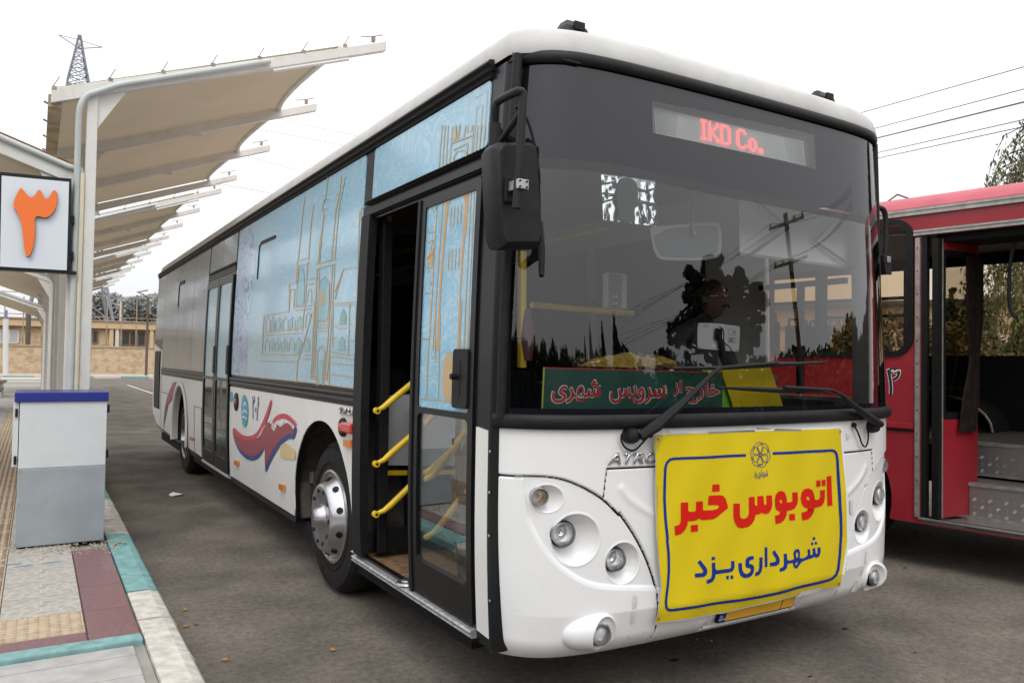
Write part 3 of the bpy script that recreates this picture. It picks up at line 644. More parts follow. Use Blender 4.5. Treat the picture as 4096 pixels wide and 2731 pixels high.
# drop-window edges
for (u_, pts) in ((0, Z('z3', (728, 322), (652, 356), (643, 375), (631, 545))), (1, Z('zA', (505, 398), (450, 422), (440, 450), (422, 712)))):
    yz = side_yz(pts); sp('vent_window_edge', stroke(yz, .028 if u_ == 0 else .05), M_blk, off=.012, thick=.004)
# belt mouldings and rails along the door side
def rail(y0, y1, z, h, m, name, d=.018, parent=bus):
    g = MB(); n = max(2, int((y1-y0)/.6)); rows = []
    for k in range(n+1):
        y = y0+(y1-y0)*k/n; q = float(px(z)); rows.append([(q+.01, y, z-h/2), (q-d*.8, y, z-h/2+h*.1), (q-d, y, z-h*.2), (q-d*.55, y, z), (q-d, y, z+h*.2), (q-d*.8, y, z+h/2-h*.1), (q+.01, y, z+h/2)])
    g.grid(rows); g.add(rows[0], [tuple(range(7))]); g.add(rows[-1], [tuple(range(7))[::-1]]); return g.build(name, m, parent, smooth=False)
for (a, b) in ((1.335, 4.905), (6.32, 9.85)): rail(a, b, 1.31, .088, M_belt, 'belt_moulding')
rail(-.16, 10.83, 2.852, .065, M_blk, 'roof_gutter', .034); rail(-.16, 10.83, 2.815, .035, M_blk, 'rain_rail', .02)
rail(-.14, 1.30, 2.475, .022, M_blk, 'door_header_moulding', .03); rail(-.14, 1.30, 2.395, .02, M_blk, 'door_header_moulding', .022)
rail(4.93, 6.31, 2.475, .022, M_belt, 'door_header_moulding', .02); rail(4.93, 6.31, 2.43, .07, M_belt, 'door_header_moulding', .008)
rail(4.9, 6.33, .365, .035, M_alu, 'door_sill', .03); rail(-.14, 1.36, .362, .042, M_alu, 'door_sill', .035)
rail(-.14, 1.36, .335, .02, M_blk, 'sill_edge', .02)
# front corner post and strip
sp('corner_panel', [[(-.155, .385), (-.155, 1.262), (-.278, 1.25), (-.285, .375)]], M_whites, off=.008)
for z in (.55, .82, 1.0, 1.17): MB().lathe([(.001, .001), (.006, .0), (.006, -.004)], (float(px(z))-.02, -.296, z), (-1, 0, 0), 8).build('screw', M_steel, bus)
def dshell():   # black strip between the side and the moulded front, turning the corner
    g = MB(); rows = []
    for z in np.linspace(.335, 2.82, 22):
        q = float(px(z)); rows.append([(q+.02, -.26, z), (q-.012, -.27, z), (q-.014, -.285, z), (q-.008, -.30, z), (q+.01, -.315, z), (q+.05, -.315, z)])
    g.grid(rows); return g.build('corner_strip', M_blkg, bus, smooth=True)
dshell()
# ---- second door (closed), two leaves
for (a, b, first) in ((4.955, 5.60, 1), (5.655, 6.28, 0)):
    d = sp('door', [rrect(a-.02, b+.02, .395, 2.372, .03), rrect(a+.035, b-.035, 1.33, 2.30, .03)[::-1], rrect(a+.035, b-.035, .52, 1.30, .03)[::-1]], M_blkg, off=.024, thick=.02)
    sp('film_pane', [rect(a+.03, b-.03, 1.325, 2.305)], M_wrap, off=.014, thick=.006, parent=d)
    sp('glass_pane', [rect(a+.03, b-.03, .515, 1.305)], mat('reflecting door glass', (.03, .028, .025), .03, spec=.8), off=.014, thick=.006, parent=d)
    sp('handle', [rrect(a+.0 if first else a-.02, a+.09 if first else a+.07, 1.37, 1.66, .02)], M_blk, off=.03, thick=.03, parent=d)
    for k in range(3): tube('handrail', [(.03, a+.10, .62+.27*k), (.03, a+.26, .66+.27*k), (.03, b-.1, .82+.27*k)], .016, M_yel, d)
# ---- front door: closed leaf with printed film, glass below
a, b = -.125, .515
d = sp('door', [rrect(a, b, .39, 2.365, .02), rrect(a+.045, b-.062, 1.315, 2.315, .015)[::-1], rrect(a+.045, b-.062, .555, 1.285, .03)[::-1]], M_blkg, off=.012, thick=.034)
sp('film_pane', [rect(a+.04, b-.058, 1.292, 2.32)], M_wrap, off=.003, thick=.006, parent=d)
sp('glass_pane', [rect(a+.04, b-.058, .55, 1.290)], M_glass2, off=.002, thick=.004, parent=d)
sp('lock_plate', [rrect(-.085, .06, 1.333, 1.60, .02)], M_blkp, off=.022, thick=.02, parent=d)
sp('lock_slot', [rrect(-.02, .04, 1.38, 1.55, .02)], M_blk, off=.024, thick=.004, parent=d)
tube('lock_knob', [(.0, .015, 1.475), (-.05, .015, 1.475)], .014, M_blk, d)
sp('door_seal', [rect(b-.012, b+.018, .36, 2.36)], M_blk, off=.02, thick=.05, parent=d)
S_x = lambda x: (lambda uv, off=0: S_plane(0, x)(uv, 0))
def rod(plane, pts, r=.017, parent=None, name='handrail'):
    P = plane(pts); o = tube(name, [tuple(p) for p in P], r, M_yel, parent); return o
for pts in (((632, 515), (655, 490), (722, 437)), ((632, 748), (662, 732), (700, 680), (806, 535)), ((632, 720), (662, 700), (740, 628)), ((632, 990), (665, 972), (700, 930), (806, 792))):
    rod(S_x(.13), Z('z4', *pts), parent=d)
# folded leaf standing inside the opening
fd_ = MB().box(.075, .13, 1.16, 1.24, .42, 2.36).box(.075, .62, 1.18, 1.21, 2.30, 2.36).box(.075, .62, 1.18, 1.21, .42, .55).box(.59, .62, 1.18, 1.21, .55, 2.30).build('door', M_blk, bus, bevel=.004); fd_['label'] = 'front door leaf folded open into the bus'
sp('door_edge', [rrect(1.20, 1.335, .40, 2.40, .02)], M_blk, off=.03, thick=.05, parent=fd_)
for pts in (((425, 462), (452, 448), (480, 425), (573, 348)), ((422, 684), (455, 668), (485, 640), (570, 566)), ((420, 894), (455, 880), (485, 855), (566, 776))):
    P = S_plane(1, 1.12)(Z('z4', *pts)); tube('handrail', [tuple(p) for p in P], [.011, .016, .019, .019], M_yel, fd_, 10)
    q = P[0]; MB().lathe([(.001, .019), (.019, .017), (.019, -.012)], q, (0, -1, 0), 12).build('rail_bolt', M_yel, fd_); MB().lathe([(.001, .022), (.008, .021), (.008, .0)], q, (0, -1, 0), 8).build('bolt_head', M_blk, fd_)
# ---- wheels
def wheel(yc, rear):
    xo = .075; t = MB().lathe([(.30, -.02), (.31, .012), (.36, .02), (.42, .018), (.47, .005), (.492, -.025), (.5, -.06), (.5, -.24), (.485, -.27), (.42, -.28), (.29, -.28)], (xo, yc, .5), (-1, 0, 0), 72).build('wheel', M_tyre, bus, smooth=True)
    tr = MB()
    for rr in (.345, .352, .455, .46): tr.lathe([(rr, .0195 if rr < .4 else .012), (rr+.002, .0225 if rr < .4 else .0155), (rr+.004, .0195 if rr < .4 else .012)], (xo, yc, .5), (-1, 0, 0), 72)
    tr.build('sidewall_rib', M_tyre, t, smooth=True)
    if rear: prof = [(.31, .0), (.305, .018), (.29, .02), (.275, -.01), (.262, -.05), (.25, -.10), (.21, -.13), (.17, -.13), (.13, -.12), (.12, -.05), (.11, -.01), (.06, .0), (.001, .002)]
    else: prof = [(.31, .004), (.306, .020), (.292, .024), (.280, .006), (.266, .004), (.256, .024), (.238, .052), (.222, .078), (.214, .088), (.195, .094), (.165, .088), (.12, .080), (.085, .080), (.07, .100), (.062, .122), (.045, .136), (.02, .141), (.001, .142)]
    rim = MB().lathe(prof, (xo, yc, .5), (-1, 0, 0), 64).build('rim', M_chrome, t, smooth=True)
    hol = MB()
    for k in range(10):
        a = 2*math.pi*(k+.5)/10; r1, h1 = (.247, .040) if not rear else (.23, -.117); c = Vector((xo-h1, yc+r1*math.cos(a), .5+r1*math.sin(a)))
        nrm = Vector((-.45, .89*math.cos(a), .89*math.sin(a))) if not rear else Vector((-.8, -.6*math.cos(a), -.6*math.sin(a)))
        hol.lathe([(.001, .004), (.022, .004), (.022, -.01)], c, nrm, 14)
        if not rear: a += .3; hol.lathe([(.001, .004), (.014, .004), (.014, -.004)], (xo-.091, yc+.175*math.cos(a), .5+.175*math.sin(a)), (-1, 0, 0), 12)
    hol.build('vent_hole', M_blk, t)
    nb = MB()
    for k in range(10):
        a = 2*math.pi*k/10; nb.lathe([(.001, .03), (.010, .028), (.012, .0)], (xo-(-.125 if rear else .086), yc+(.16 if rear else .135)*math.cos(a), .5+(.16 if rear else .135)*math.sin(a)), (-1, 0, 0), 8)
    if rear: nb.build('wheel_nut', M_chrome, t)
    box('wheel_well', .33, .36, yc-.75, yc+.80, .3, 1.25, M_dark, bus)
    g = MB(); g.grid([[(x, yc+.08+.66*math.cos(R(a)), .52+.66*math.sin(R(a))) for a in range(-15, 196, 14)] for x in (.02, .36)]); g.build('wheel_arch_liner', mat('muddy arch liner', (.05, .045, .04), .9, var=.4, vscale=10), bus)
    for xx in (2.5,): MB().lathe([(.001, .0), (.3, .0), (.42, .018), (.49, -.01), (.5, -.06), (.5, -.24), (.3, -.28)], (xx, yc, .5), (1, 0, 0), 40).build('wheel', M_tyre, bus, smooth=True)
wheel(1.95, False); wheel(7.95, True)
P = side_yz(Z('zC', (590, 792), (665, 790), (655, 855), (590, 858))); MB().box(.12, .30, 2.42, 2.66, .62, .70).build('air_bellows_bracket', mat('dusty steel', (.16, .14, .12), .8, var=.2), bus)
mf = MB(); mf.grid([[(x, y, z) for (y, z) in ((2.66, .36), (2.67, .55), (2.70, .72), (2.74, .85))] for x in (.02, .30)]); mf.build('mud_flap', mat('dusty rubber', (.10, .09, .08), .9, var=.3), bus, solid=.01)
# ---- roof
def plan(inset, z, nfront=61):
    q = float(px(min(z, 2.85))); hw = XC-q-inset; P = []
    tt = np.linspace(-1, 1, nfront); uu = np.sign(tt)*(1-(1-np.abs(tt))**2.2)
    for u in uu: P.append((XC+hw*u, float(fy(XC+(XC-q)*u, 2.85))+inset*1.15, z))
    for y in (0, 2, 4, 6, 8, 10.5): P.append((XC+hw, y, z))
    for a in range(0, 91, 30): P.append((XC+hw-.2+.2*math.cos(R(a)), 10.66-inset+.2*math.sin(R(a)), z))
    for a in range(90, 181, 30): P.append((XC-hw+.2+.2*math.cos(R(a)), 10.66-inset+.2*math.sin(R(a)), z))
    for y in (10.5, 8, 6, 4, 2, 0): P.append((XC-hw, y, z))
    return P
rf = MB(); rf.grid([plan(i_, z) for i_, z in ((-.0, 2.862), (-.004, 2.885), (0, 2.92), (.008, 2.95), (.022, 2.976), (.045, 2.996), (.08, 3.011), (.14, 3.022), (.25, 3.030), (.5, 3.040), (.9, 3.046), (1.2, 3.05))], wrap=True); rf.build('roof', M_roofw, bus, smooth=True)
for sx_ in (0,): 
    pass
def clearance(u, v, y):
    c = S_plane(1, y)([(u, v)])[0]; g = MB(); rows = []
    for k, (w_, h_) in enumerate(((.068, -.01), (.058, .038), (.036, .074), (.014, .088))): rows.append([(c[0]+sx*w_, c[1]+sy*w_*(.8)+k*.012, c[2]+h_) for sx, sy in ((-1, -1), (1, -1), (1, 1), (-1, 1))])
    g.grid(rows, wrap=True); g.add(rows[-1], [(0, 1, 2, 3)]); o = g.build('marker_lamp', M_blkp, bus, bevel=.006); MB().box(c[0]-.02, c[0]+.035, c[1]-.048, c[1]-.034, c[2]+.022, c[2]+.058).build('marker_lens', M_blk, o)
clearance(2290, 152, -.28); clearance(3290, 422, -.28)
MB().box(.45, 2.1, 3.2, 5.6, 3.04, 3.16).build('roof_unit', M_roofw, bus, bevel=.05)
# far side, rear, floor, ceiling (seen through the windscreen)
fsl = [(-.27, .33), (E_, .33), (E_, 2.84), (-.27, 2.84)]
holes = [rect(a_, b_, 1.36, 2.55)[::-1] for a_, b_ in ((-.16, .50), (1.05, 2.4), (2.5, 4.0), (4.1, 5.6), (5.7, 7.2), (7.3, 8.8))]
decal([fsl]+holes, S_yz2, 'side_frame', M_whites, bus, off=0, step=.3, thick=.04)
for a_, b_ in ((-.16, .50), (1.05, 2.4), (2.5, 4.0), (4.1, 5.6), (5.7, 7.2), (7.3, 8.8)):
    w_ = decal([rect(a_, b_, 1.36, 2.55)], S_yz2, 'window', M_bronze if a_ < 0 else M_dark, bus, off=-.02, step=.6, thick=.004)
    MB().box(2.50, 2.53, a_, b_, 2.05, 2.085).box(2.50, 2.53, (a_+b_)/2-.02, (a_+b_)/2+.02, 1.37, 2.05).build('window_bar', M_blk, w_)
box('rear_wall', .04, 2.54, 10.78, 10.84, .6, 2.85, M_whites, bus)
MB().box(.05, 2.52, -.15, 1.33, .33, .385).box(.40, 2.1, 1.335, 2.70, .33, .385).box(.08, 2.52, 2.75, 7.2, .33, .385).box(.40, 2.1, 7.21, 8.7, .33, .385).build('floor', M_wood, bus)
box('ceiling', .12, 2.46, -.2, 10.6, 2.76, 2.79, M_intl, bus)
MB().box(.065, .08, 1.36, 4.9, 1.28, 2.7).box(.065, .08, 6.33, 10.7, 1.28, 2.7).box(.065, .08, 2.75, 4.9, .36, 1.27).build('interior_lining', M_int, bus)
MB().box(2.47, 2.485, -.1, 10.6, .40, 1.34).build('interior_lining', M_int, bus)
# cab interior
g = MB(); rows = []
for x in np.linspace(.09, 2.49, 30):
    f = float(fy(x, 1.25)); rows.append([(x, f+.09, 1.20), (x, f+.11, 1.262), (x, f+.3, 1.255), (x, f+.52, 1.20), (x, f+.60, 1.08), (x, f+.60, .45)])
g.grid(rows).build('dashboard', mat('dashboard plastic', (.028, .028, .03), .6), bus, smooth=True)
vt = MB()
for x in (2.0, 2.2, 2.38): vt.box(x-.06, x+.06, -.42, -.40, 1.262, 1.272)
vt.build('demister_vent', M_blk, bus)
sw = MB(); c = Vector((1.98, .12, 1.24)); tl = Vector((0, -.55, .83)); u1 = Vector((1, 0, 0)); v1 = tl.cross(u1).normalized()
sw.tube([tuple(c+(u1*math.cos(2*math.pi*k/28)+v1*math.sin(2*math.pi*k/28))*.22) for k in range(29)], .015, 8, False)
for a in (0.3, 2.8, 4.7): sw.tube([tuple(c), tuple(c+(u1*math.cos(a)+v1*math.sin(a))*.22)], .012, 6)
sw.build('steering_wheel', M_blk, bus, smooth=True)
for i, (x, y) in enumerate([(2.0, .72)]+[(xx, 2.9+.85*k) for k in range(7) for xx in (.45, .9, 1.75, 2.2)]):
    z = 1.0 if i == 0 else .85
    s = MB().box(x-.21, x+.21, y-.2, y+.22, z-.1, z, ).build('seat', M_navyi if i else M_dark, bus, bevel=.03)
    MB().box(x-.21, x+.21, y+.2, y+.28, z, z+.62).build('backrest', M_navyi if i else M_dark, s, bevel=.03)
    MB().box(x-.05, x+.05, y-.05, y+.05, .38, z-.1).build('pedestal', M_dark, s)
for (x, y) in ((.22, 1.45), (1.55, 3.0), (.95, 4.7), (1.55, 6.2)): tube('grab_pole', [(x, y, .4), (x, y, 2.75)], .018, M_yel, bus)
tube('grab_rail', [tuple(p) for p in S_plane(1, .9)(Z('z6', (185, 322), (480, 348), (780, 372)))], .02, M_yel, bus)
tube('grab_rail', [(.95, 1.0, 2.45), (.95, 8, 2.45)], .016, M_yel, bus); tube('grab_rail', [(1.6, 1.0, 2.45), (1.6, 8, 2.45)], .016, M_yel, bus)
# pole with orange brown cover just inside the windscreen left edge
P = S_plane(1, -.02)(Z('z6', (130, 10), (128, 310), (128, 690))); tube('grab_pole', [tuple(p) for p in P], .022, M_yel, bus); tube('pole_cover', [tuple(p) for p in S_plane(1, -.02)(Z('z6', (150, 345), (152, 520), (150, 650)))], [.028, .045, .03], mat('maroon cover', (.12, .03, .035), .6), bus)
def perf():
    m = bpy.data.materials.new('perforated grey panel'); m.use_nodes = True; t = m.node_tree; b_ = t.nodes['Principled BSDF']
    g = t.nodes.new('ShaderNodeTexCoord'); v = t.nodes.new('ShaderNodeTexVoronoi'); v.inputs['Scale'].default_value = 32; v.inputs['Randomness'].default_value = 0
    r = t.nodes.new('ShaderNodeValToRGB'); r.color_ramp.interpolation = 'CONSTANT'; r.color_ramp.elements[0].color = (.01, .01, .01, 1); r.color_ramp.elements[1].position = .32; r.color_ramp.elements[1].color = (.42, .43, .44, 1)
    t.links.new(g.outputs['Object'], v.inputs['Vector']); t.links.new(v.outputs['Distance'], r.inputs[0]); t.links.new(r.outputs[0], b_.inputs['Base Color']); b_.inputs['Roughness'].default_value = .5; return m
P = S_plane(1, 1.33)(Z('z4', (462, 400), (800, 380), (800, 690), (462, 690)))
MB().add([tuple(p) for p in P], [(0, 1, 2, 3)]).build('perforated_screen', perf(), bus, solid=.01)
P = S_plane(1, 1.34)(Z('z4', (455, 712), (800, 708), (800, 728), (455, 732))); MB().add([tuple(p) for p in P], [(0, 1, 2, 3)]).build('yellow_trim', M_yel, bus, solid=.01)
P = gp(1628, 2330, .388); MB().lathe([(.06, 0), (.055, .01), (.03, .014), (.028, .02), (.001, .022)], (P[0], P[1], .386), (0, 0, 1), 20).build('floor_fitting', M_steel, bus, smooth=True)
# ---- front mask: one moulded surface split into its panels
zs = np.arange(.305, 1.2851, .0035)
xx = np.concatenate([[0.003], XC-(XC-.003)*np.cos(np.linspace(0, math.pi/2, 1400))[1:], XC+(XC-.003)*np.sin(np.linspace(0, math.pi/2, 1400))[1:]])
yy = fy(xx, .8); sl = np.concatenate([[0], np.cumsum(np.hypot(np.diff(xx), np.diff(yy)))]); ST = sl[-1]
ns = int(ST/.0036); sg = np.linspace(0, ST, ns); xg = np.interp(sg, sl, xx)
def s_of(x): return np.interp(x, xx, sl)
def tr2(zoom, *pts, it=2):
    P = round_pts(front_xz(Z(zoom, *pts)), it, False); return [(float(s_of(p[0])), float(p[1])) for p in P]
def mir(P): return [(ST-p[0], p[1]) for p in P]
S_, Zg = np.meshgrid(sg, zs, indexing='xy'); pts = np.column_stack([S_.ravel(), Zg.ravel()])
def dist(poly):
    best = np.full(len(pts), 9.); lo = min(p[0] for p in poly)-.05; hi = max(p[0] for p in poly)+.05; sel = (pts[:, 0] > lo) & (pts[:, 0] < hi); Q = pts[sel]; bb = best[sel]
    for a, b_ in zip(poly[:-1], poly[1:]):
        a = np.array(a); b_ = np.array(b_); ab = b_-a; t = np.clip(((Q-a)@ab)/(ab@ab+1e-12), 0, 1); bb = np.minimum(bb, np.hypot(*(Q-a-t[:, None]*ab).T))
    best[sel] = bb; return best
def inside(poly):
    c = np.zeros(len(pts), bool); n = len(poly)
    for i in range(n):
        (x1, y1), (x2, y2) = poly[i], poly[(i+1) % n]
        if y1 == y2: continue
        c ^= ((y1 > pts[:, 1]) != (y2 > pts[:, 1])) & (pts[:, 0] < (x2-x1)*(pts[:, 1]-y1)/(y2-y1)+x1)
    return c
G1a = tr2('r1', (100, 1043), (300, 1056), (520, 1058), (700, 1072), (850, 1108), (1000, 1172), (1100, 1225), (1215, 1298), (1310, 1385), (1400, 1480))
G1b = tr2('r2', (1110, 315), (1220, 470), (1310, 630), (1380, 800), (1421, 945))
G1 = G1a+G1b
G1v = tr2('r2', (1421, 945), (1425, 1060), (1418, 1240), (1395, 1350), (1355, 1430))
G2 = tr2('r2', (285, 35), (290, 130), (310, 270), (345, 410), (410, 540), (500, 665), (620, 785), (760, 880), (900, 930), (1050, 946), (1421, 948))
G3 = tr2('r1', (1218, 1280), (1235, 1130), (1255, 990), it=0)+[(ST/2, front_xz(Z('r1', (1740, 957)))[0][1])]
zhat = G3[-1][1]; G3[-2] = (G3[-2][0], zhat); G3 = G3
G4 = [(ST/2, .585), (G1v[0][0]+.02, .585)]
zb0 = front_xz(Z('r2', (1421, 948)))[0][1]
tail = front_xz(Z('r4', (770, 1150), (745, 1200), (700, 1262))); G5 = [(float(s_of(p[0])), p[1]) for p in tail]
crease = tr2('r1', (1405, 1190), (1480, 1290), (1600, 1380), (1750, 1460))
D = np.zeros(len(pts)); GD = np.full(len(pts), 9.)
for Gp, dp, wd in ((G1, .016, .0042), (G1v, .014, .0036), (G3, .014, .0036), (G5, .012, .0036)):
    dd = np.minimum(dist(Gp), dist(mir(Gp))); D -= dp*np.exp(-(dd/wd)**2); GD = np.minimum(GD, dd)
lens = G1+G2[::-1]; inL = inside(lens); inR = inside(mir(lens)); d2 = np.minimum(dist(G2), dist(mir(G2)))
sm = lambda x: np.clip(x, 0, 1)**2*(3-2*np.clip(x, 0, 1))
D += np.where(inL | inR, -.012*sm(d2/.014), 0) + np.where(~(inL | inR), .0*d2, 0) - .003*np.exp(-(d2/.004)**2)
dc = np.minimum(dist(crease), dist(mir(crease))); D += .006*np.exp(-(dc/.018)**2)*np.where(pts[:, 1] > .62, 1, 0)
hatch = G3[:1]+G3[1:]+mir(G3)[::-1]+mir(G1b)+[(ST-G1v[0][0], zb0)]+[(G1v[0][0], zb0)]+G1b[::-1]
inH = inside(hatch); D += np.where(inH, -.004, 0)
bowls = []
for (cx_, cy_, ex, ey, dp) in ((500, 200, 640, 85, .034), (748, 545, 948, 328, .052), (1143, 740, 1283, 567, .046)):
    (c0x, c0z), (exx, _), (_, ezz) = front_xz(Z('r2', (cx_, cy_), (ex, cy_), (cx_, ey))); s0 = float(s_of(c0x)); rs = abs(float(s_of(exx))-s0); rz = abs(ezz-c0z); bowls.append((s0, c0z, rs, rz, dp))
for (s0, z0, rs, rz, dp) in bowls:
    for ss in (s0, ST-s0):
        r = np.hypot((pts[:, 0]-ss)/rs, (pts[:, 1]-z0)/rz); D -= dp*np.clip(1-r**2.2, 0, 1)**.85 + 0*r; D += .003*np.exp(-((r-1)/.06)**2)
# fog lamp pods: long teardrop bulges
(fx, fz), (tx, _), (rx, _), (_, tz) = front_xz(Z('r2', (925, 1315), (625, 1330), (1068, 1290), (925, 1160))); fs = float(s_of(fx)); fl_, fr_, fh_ = fs-float(s_of(tx)), float(s_of(rx))-fs, tz-fz
for sgn, ss in ((1, fs), (-1, ST-fs)):
    ds = (pts[:, 0]-ss)*sgn; e2 = np.where(ds < 0, ds/fl_, ds/fr_)**2+((pts[:, 1]-fz)/fh_)**2; D += .07*np.clip(1-e2, 0, 1)**.62
    e3 = ((ds-.012)/.062)**2+((pts[:, 1]-fz)/.076)**2; D -= .05*np.clip(1-e3**2, 0, 1)**.8
# plate recess
pl = (np.abs(pts[:, 0]-ST/2) < .33) & (pts[:, 1] < .475) & (pts[:, 1] > .335); D -= .012*pl
X = np.interp(pts[:, 0], sg, xg); Y = fy(X, pts[:, 1]); lo = np.clip((.40-pts[:, 1])/.095, 0, 1); Y = Y+.055*lo**2.2; 
ex_ = .02*lo**2; X = X+np.where(X < XC, ex_*np.clip((.25-X)/.25, 0, 1), -ex_*np.clip((X-2*XC+.25)/.25, 0, 1))
tx_ = np.gradient(X.reshape(S_.shape), axis=1).ravel(); ty_ = np.gradient(Y.reshape(S_.shape), axis=1).ravel(); nn = np.hypot(tx_, ty_)+1e-9; nx_, ny_ = ty_/nn, -tx_/nn
edge = np.minimum(pts[:, 0], ST-pts[:, 0]); fade = np.clip(edge/.02, 0, 1)
X = X+nx_*D*fade; Y = Y+ny_*D*fade
bxl = px(pts[:, 1]); X = X+np.where(X < XC, bxl*np.clip((.2-X)/.2, 0, 1), -bxl*np.clip((X-2*XC+.2)/.2, 0, 1))
W_ = len(sg); H_ = len(zs); XYZ = np.column_stack([X, Y, pts[:, 1]])
left = pts[:, 0] < ST/2; lab = np.zeros(len(pts), int)   # 0 upper panel
bumper = (pts[:, 1] < np.interp(np.minimum(pts[:, 0], ST-pts[:, 0]), [p[0] for p in G2], [p[1] for p in G2])) & ~(inL | inR)
cen = (np.minimum(pts[:, 0], ST-pts[:, 0]) > np.interp(pts[:, 1], [p[1] for p in G1v][::-1], [p[0] for p in G1v][::-1])) & (pts[:, 1] < zb0)
lab[bumper & left] = 2; lab[bumper & ~left] = 3; lab[cen] = 4; lab[inL] = 1; lab[inR] = 5; lab[inH & ~cen] = 6
GDg = GD.reshape(H_, W_); GF = (GDg[:-1, :-1]+GDg[1:, 1:]+GDg[1:, :-1]+GDg[:-1, 1:])/4; lg = lab.reshape(H_, W_); q00 = np.arange((H_-1)*(W_)).reshape(H_-1, W_)[:, :-1]; fl0 = lg[:-1, :-1]
for k, nm in ((0, 'front_panel'), (1, 'headlamp_panel'), (5, 'headlamp_panel'), (2, 'bumper_corner'), (3, 'bumper_corner'), (4, 'bumper_centre'), (6, 'front_hatch')):
    q = q00[fl0 == k]; F4 = np.stack([q, q+1, q+1+W_, q+W_], 1); ids, inv = np.unique(F4, return_inverse=True); F4 = inv.reshape(-1, 4)
    me = bpy.data.meshes.new(nm); me.vertices.add(len(ids)); me.vertices.foreach_set('co', XYZ[ids].ravel()); me.loops.add(F4.size); me.loops.foreach_set('vertex_index', F4.ravel().astype(np.int32))
    me.polygons.add(len(F4)); me.polygons.foreach_set('loop_start', np.arange(0, F4.size, 4, dtype=np.int32)); me.update(calc_edges=True); me.polygons.foreach_set('use_smooth', np.ones(len(F4), bool)); me.materials.append(M_white); me.materials.append(M_blk); me.polygons.foreach_set('material_index', (GF[fl0 == k] < .0030).astype(np.int32)); link(bpy.data.objects.new(nm, me), bus)
g = MB(); rows = [[(X.reshape(S_.shape)[0, i], Y.reshape(S_.shape)[0, i], .305), (min(max(X.reshape(S_.shape)[0, i], .1), 2.48), Y.reshape(S_.shape)[0, i]+.12, .30)] for i in range(0, W_, 12)]
g.grid(rows).build('bumper_underside', M_blk, bus, smooth=True)
box('under_frame', .1, 2.48, .05, 10.5, .22, .33, M_dark, bus)
# ---- lamps
def lampunit(u, v, r, depth, amb=False, name='headlamp', mirror=False, yaw=0.):
    p = S_front([(u, v)], 0)[0]; c = Vector((p[0], p[1]+depth, p[2])); ax = Vector((-.22-yaw, -1, .02))
    if mirror: c.x = 2*XC-c.x; ax.x *= -1; c.y += .004 if name == 'fog_lamp' else .020
    L_ = MB().lathe([(r*1.08, -.06), (r*1.08, .012), (r*1.0, .022), (r*.95, .016), (r*.93, .0)], c, ax, 36).build(name, M_steel if not amb else mat('grey lamp rim', (.3, .3, .3), .4), bus, smooth=True)
    MB().lathe([(r*.95, .004), (r*.88, -.018), (r*.6, -.04), (r*.3, -.05), (r*.28, -.03), (r*.12, -.022), (.001, -.02)], c, ax, 32).build('reflector', M_lens if not amb else mat('amber ribbed reflector', (.70, .50, .26), .15, .6, var=.35, vscale=140), L_, smooth=True)
    MB().lathe([(r*.96, .010), (r*.8, .022), (r*.5, .031), (.001, .036)], c, ax, 32).build('lens', M_lglass, L_, smooth=True)
    if not amb: MB().lathe([(r*1.2, -.03), (r*1.19, .0), (r*1.06, -.005)], c, ax, 36).build('lamp_gap', M_blk, L_)
for mi_ in (False, True):
    lampunit(*Z('r2', (438, 178))[0], .035, .006, True, 'indicator_lamp', mi_, .12)
    lampunit(*Z('r2', (652, 498))[0], .047, .018, False, 'headlamp', mi_, .06)
    lampunit(*Z('r2', (1088, 712))[0], .044, .021, False, 'headlamp', mi_)
    lampunit(*Z('r2', (918, 1316))[0], .041, -.020, False, 'fog_lamp', mi_)
# ---- number plate, mostly hidden by the banner
pf = lambda uv, off=0: S_xz(uv, off)
x0 = XC-.26; pz = .365
pt_ = decal([rrect(x0-.004, x0+.524, pz-.004, pz+.114, .012)], pf, 'number_plate', M_blk, bus, off=.004, step=.06, thick=.012)
decal([rrect(x0+.046, x0+.42, pz+.003, pz+.107, .006)], pf, 'plate_face', mat('plate yellow', (.75, .40, .02), .4), pt_, off=.0075, step=.06)
decal([rrect(x0+.425, x0+.517, pz+.003, pz+.107, .006)], pf, 'plate_face', mat('plate yellow', (.75, .40, .02), .4), pt_, off=.0075, step=.06)
decal([rrect(x0+.002, x0+.043, pz+.003, pz+.107, .006)], pf, 'plate_band', M_blu, pt_, off=.0075, step=.06)
def text_xz(body, x0_, x1_, z0_, z1_, surf, name, m, parent, bold=0, off=.01, step=.05, thick=0, shear=0):
    bm = text_bm(body, bold, 0, shear); bmesh.ops.remove_doubles(bm, verts=bm.verts, dist=1e-5); xs = [v.co.x for v in bm.verts]; ys = [v.co.y for v in bm.verts]; a0, a1, b0, b1 = min(xs), max(xs), min(ys), max(ys)
    for v in bm.verts: v.co = (x0_+(x1_-x0_)*(v.co.x-a0)/(a1-a0), z0_+(z1_-z0_)*(v.co.y-b0)/(b1-b0), 0)
    return conform(bm, surf, name, m, parent, off, step, thick)
text_xz('I.R.\nIRAN', x0+.006, x0+.04, pz+.010, pz+.036, pf, 'plate_lettering', M_lwht, pt_, .01, .009)
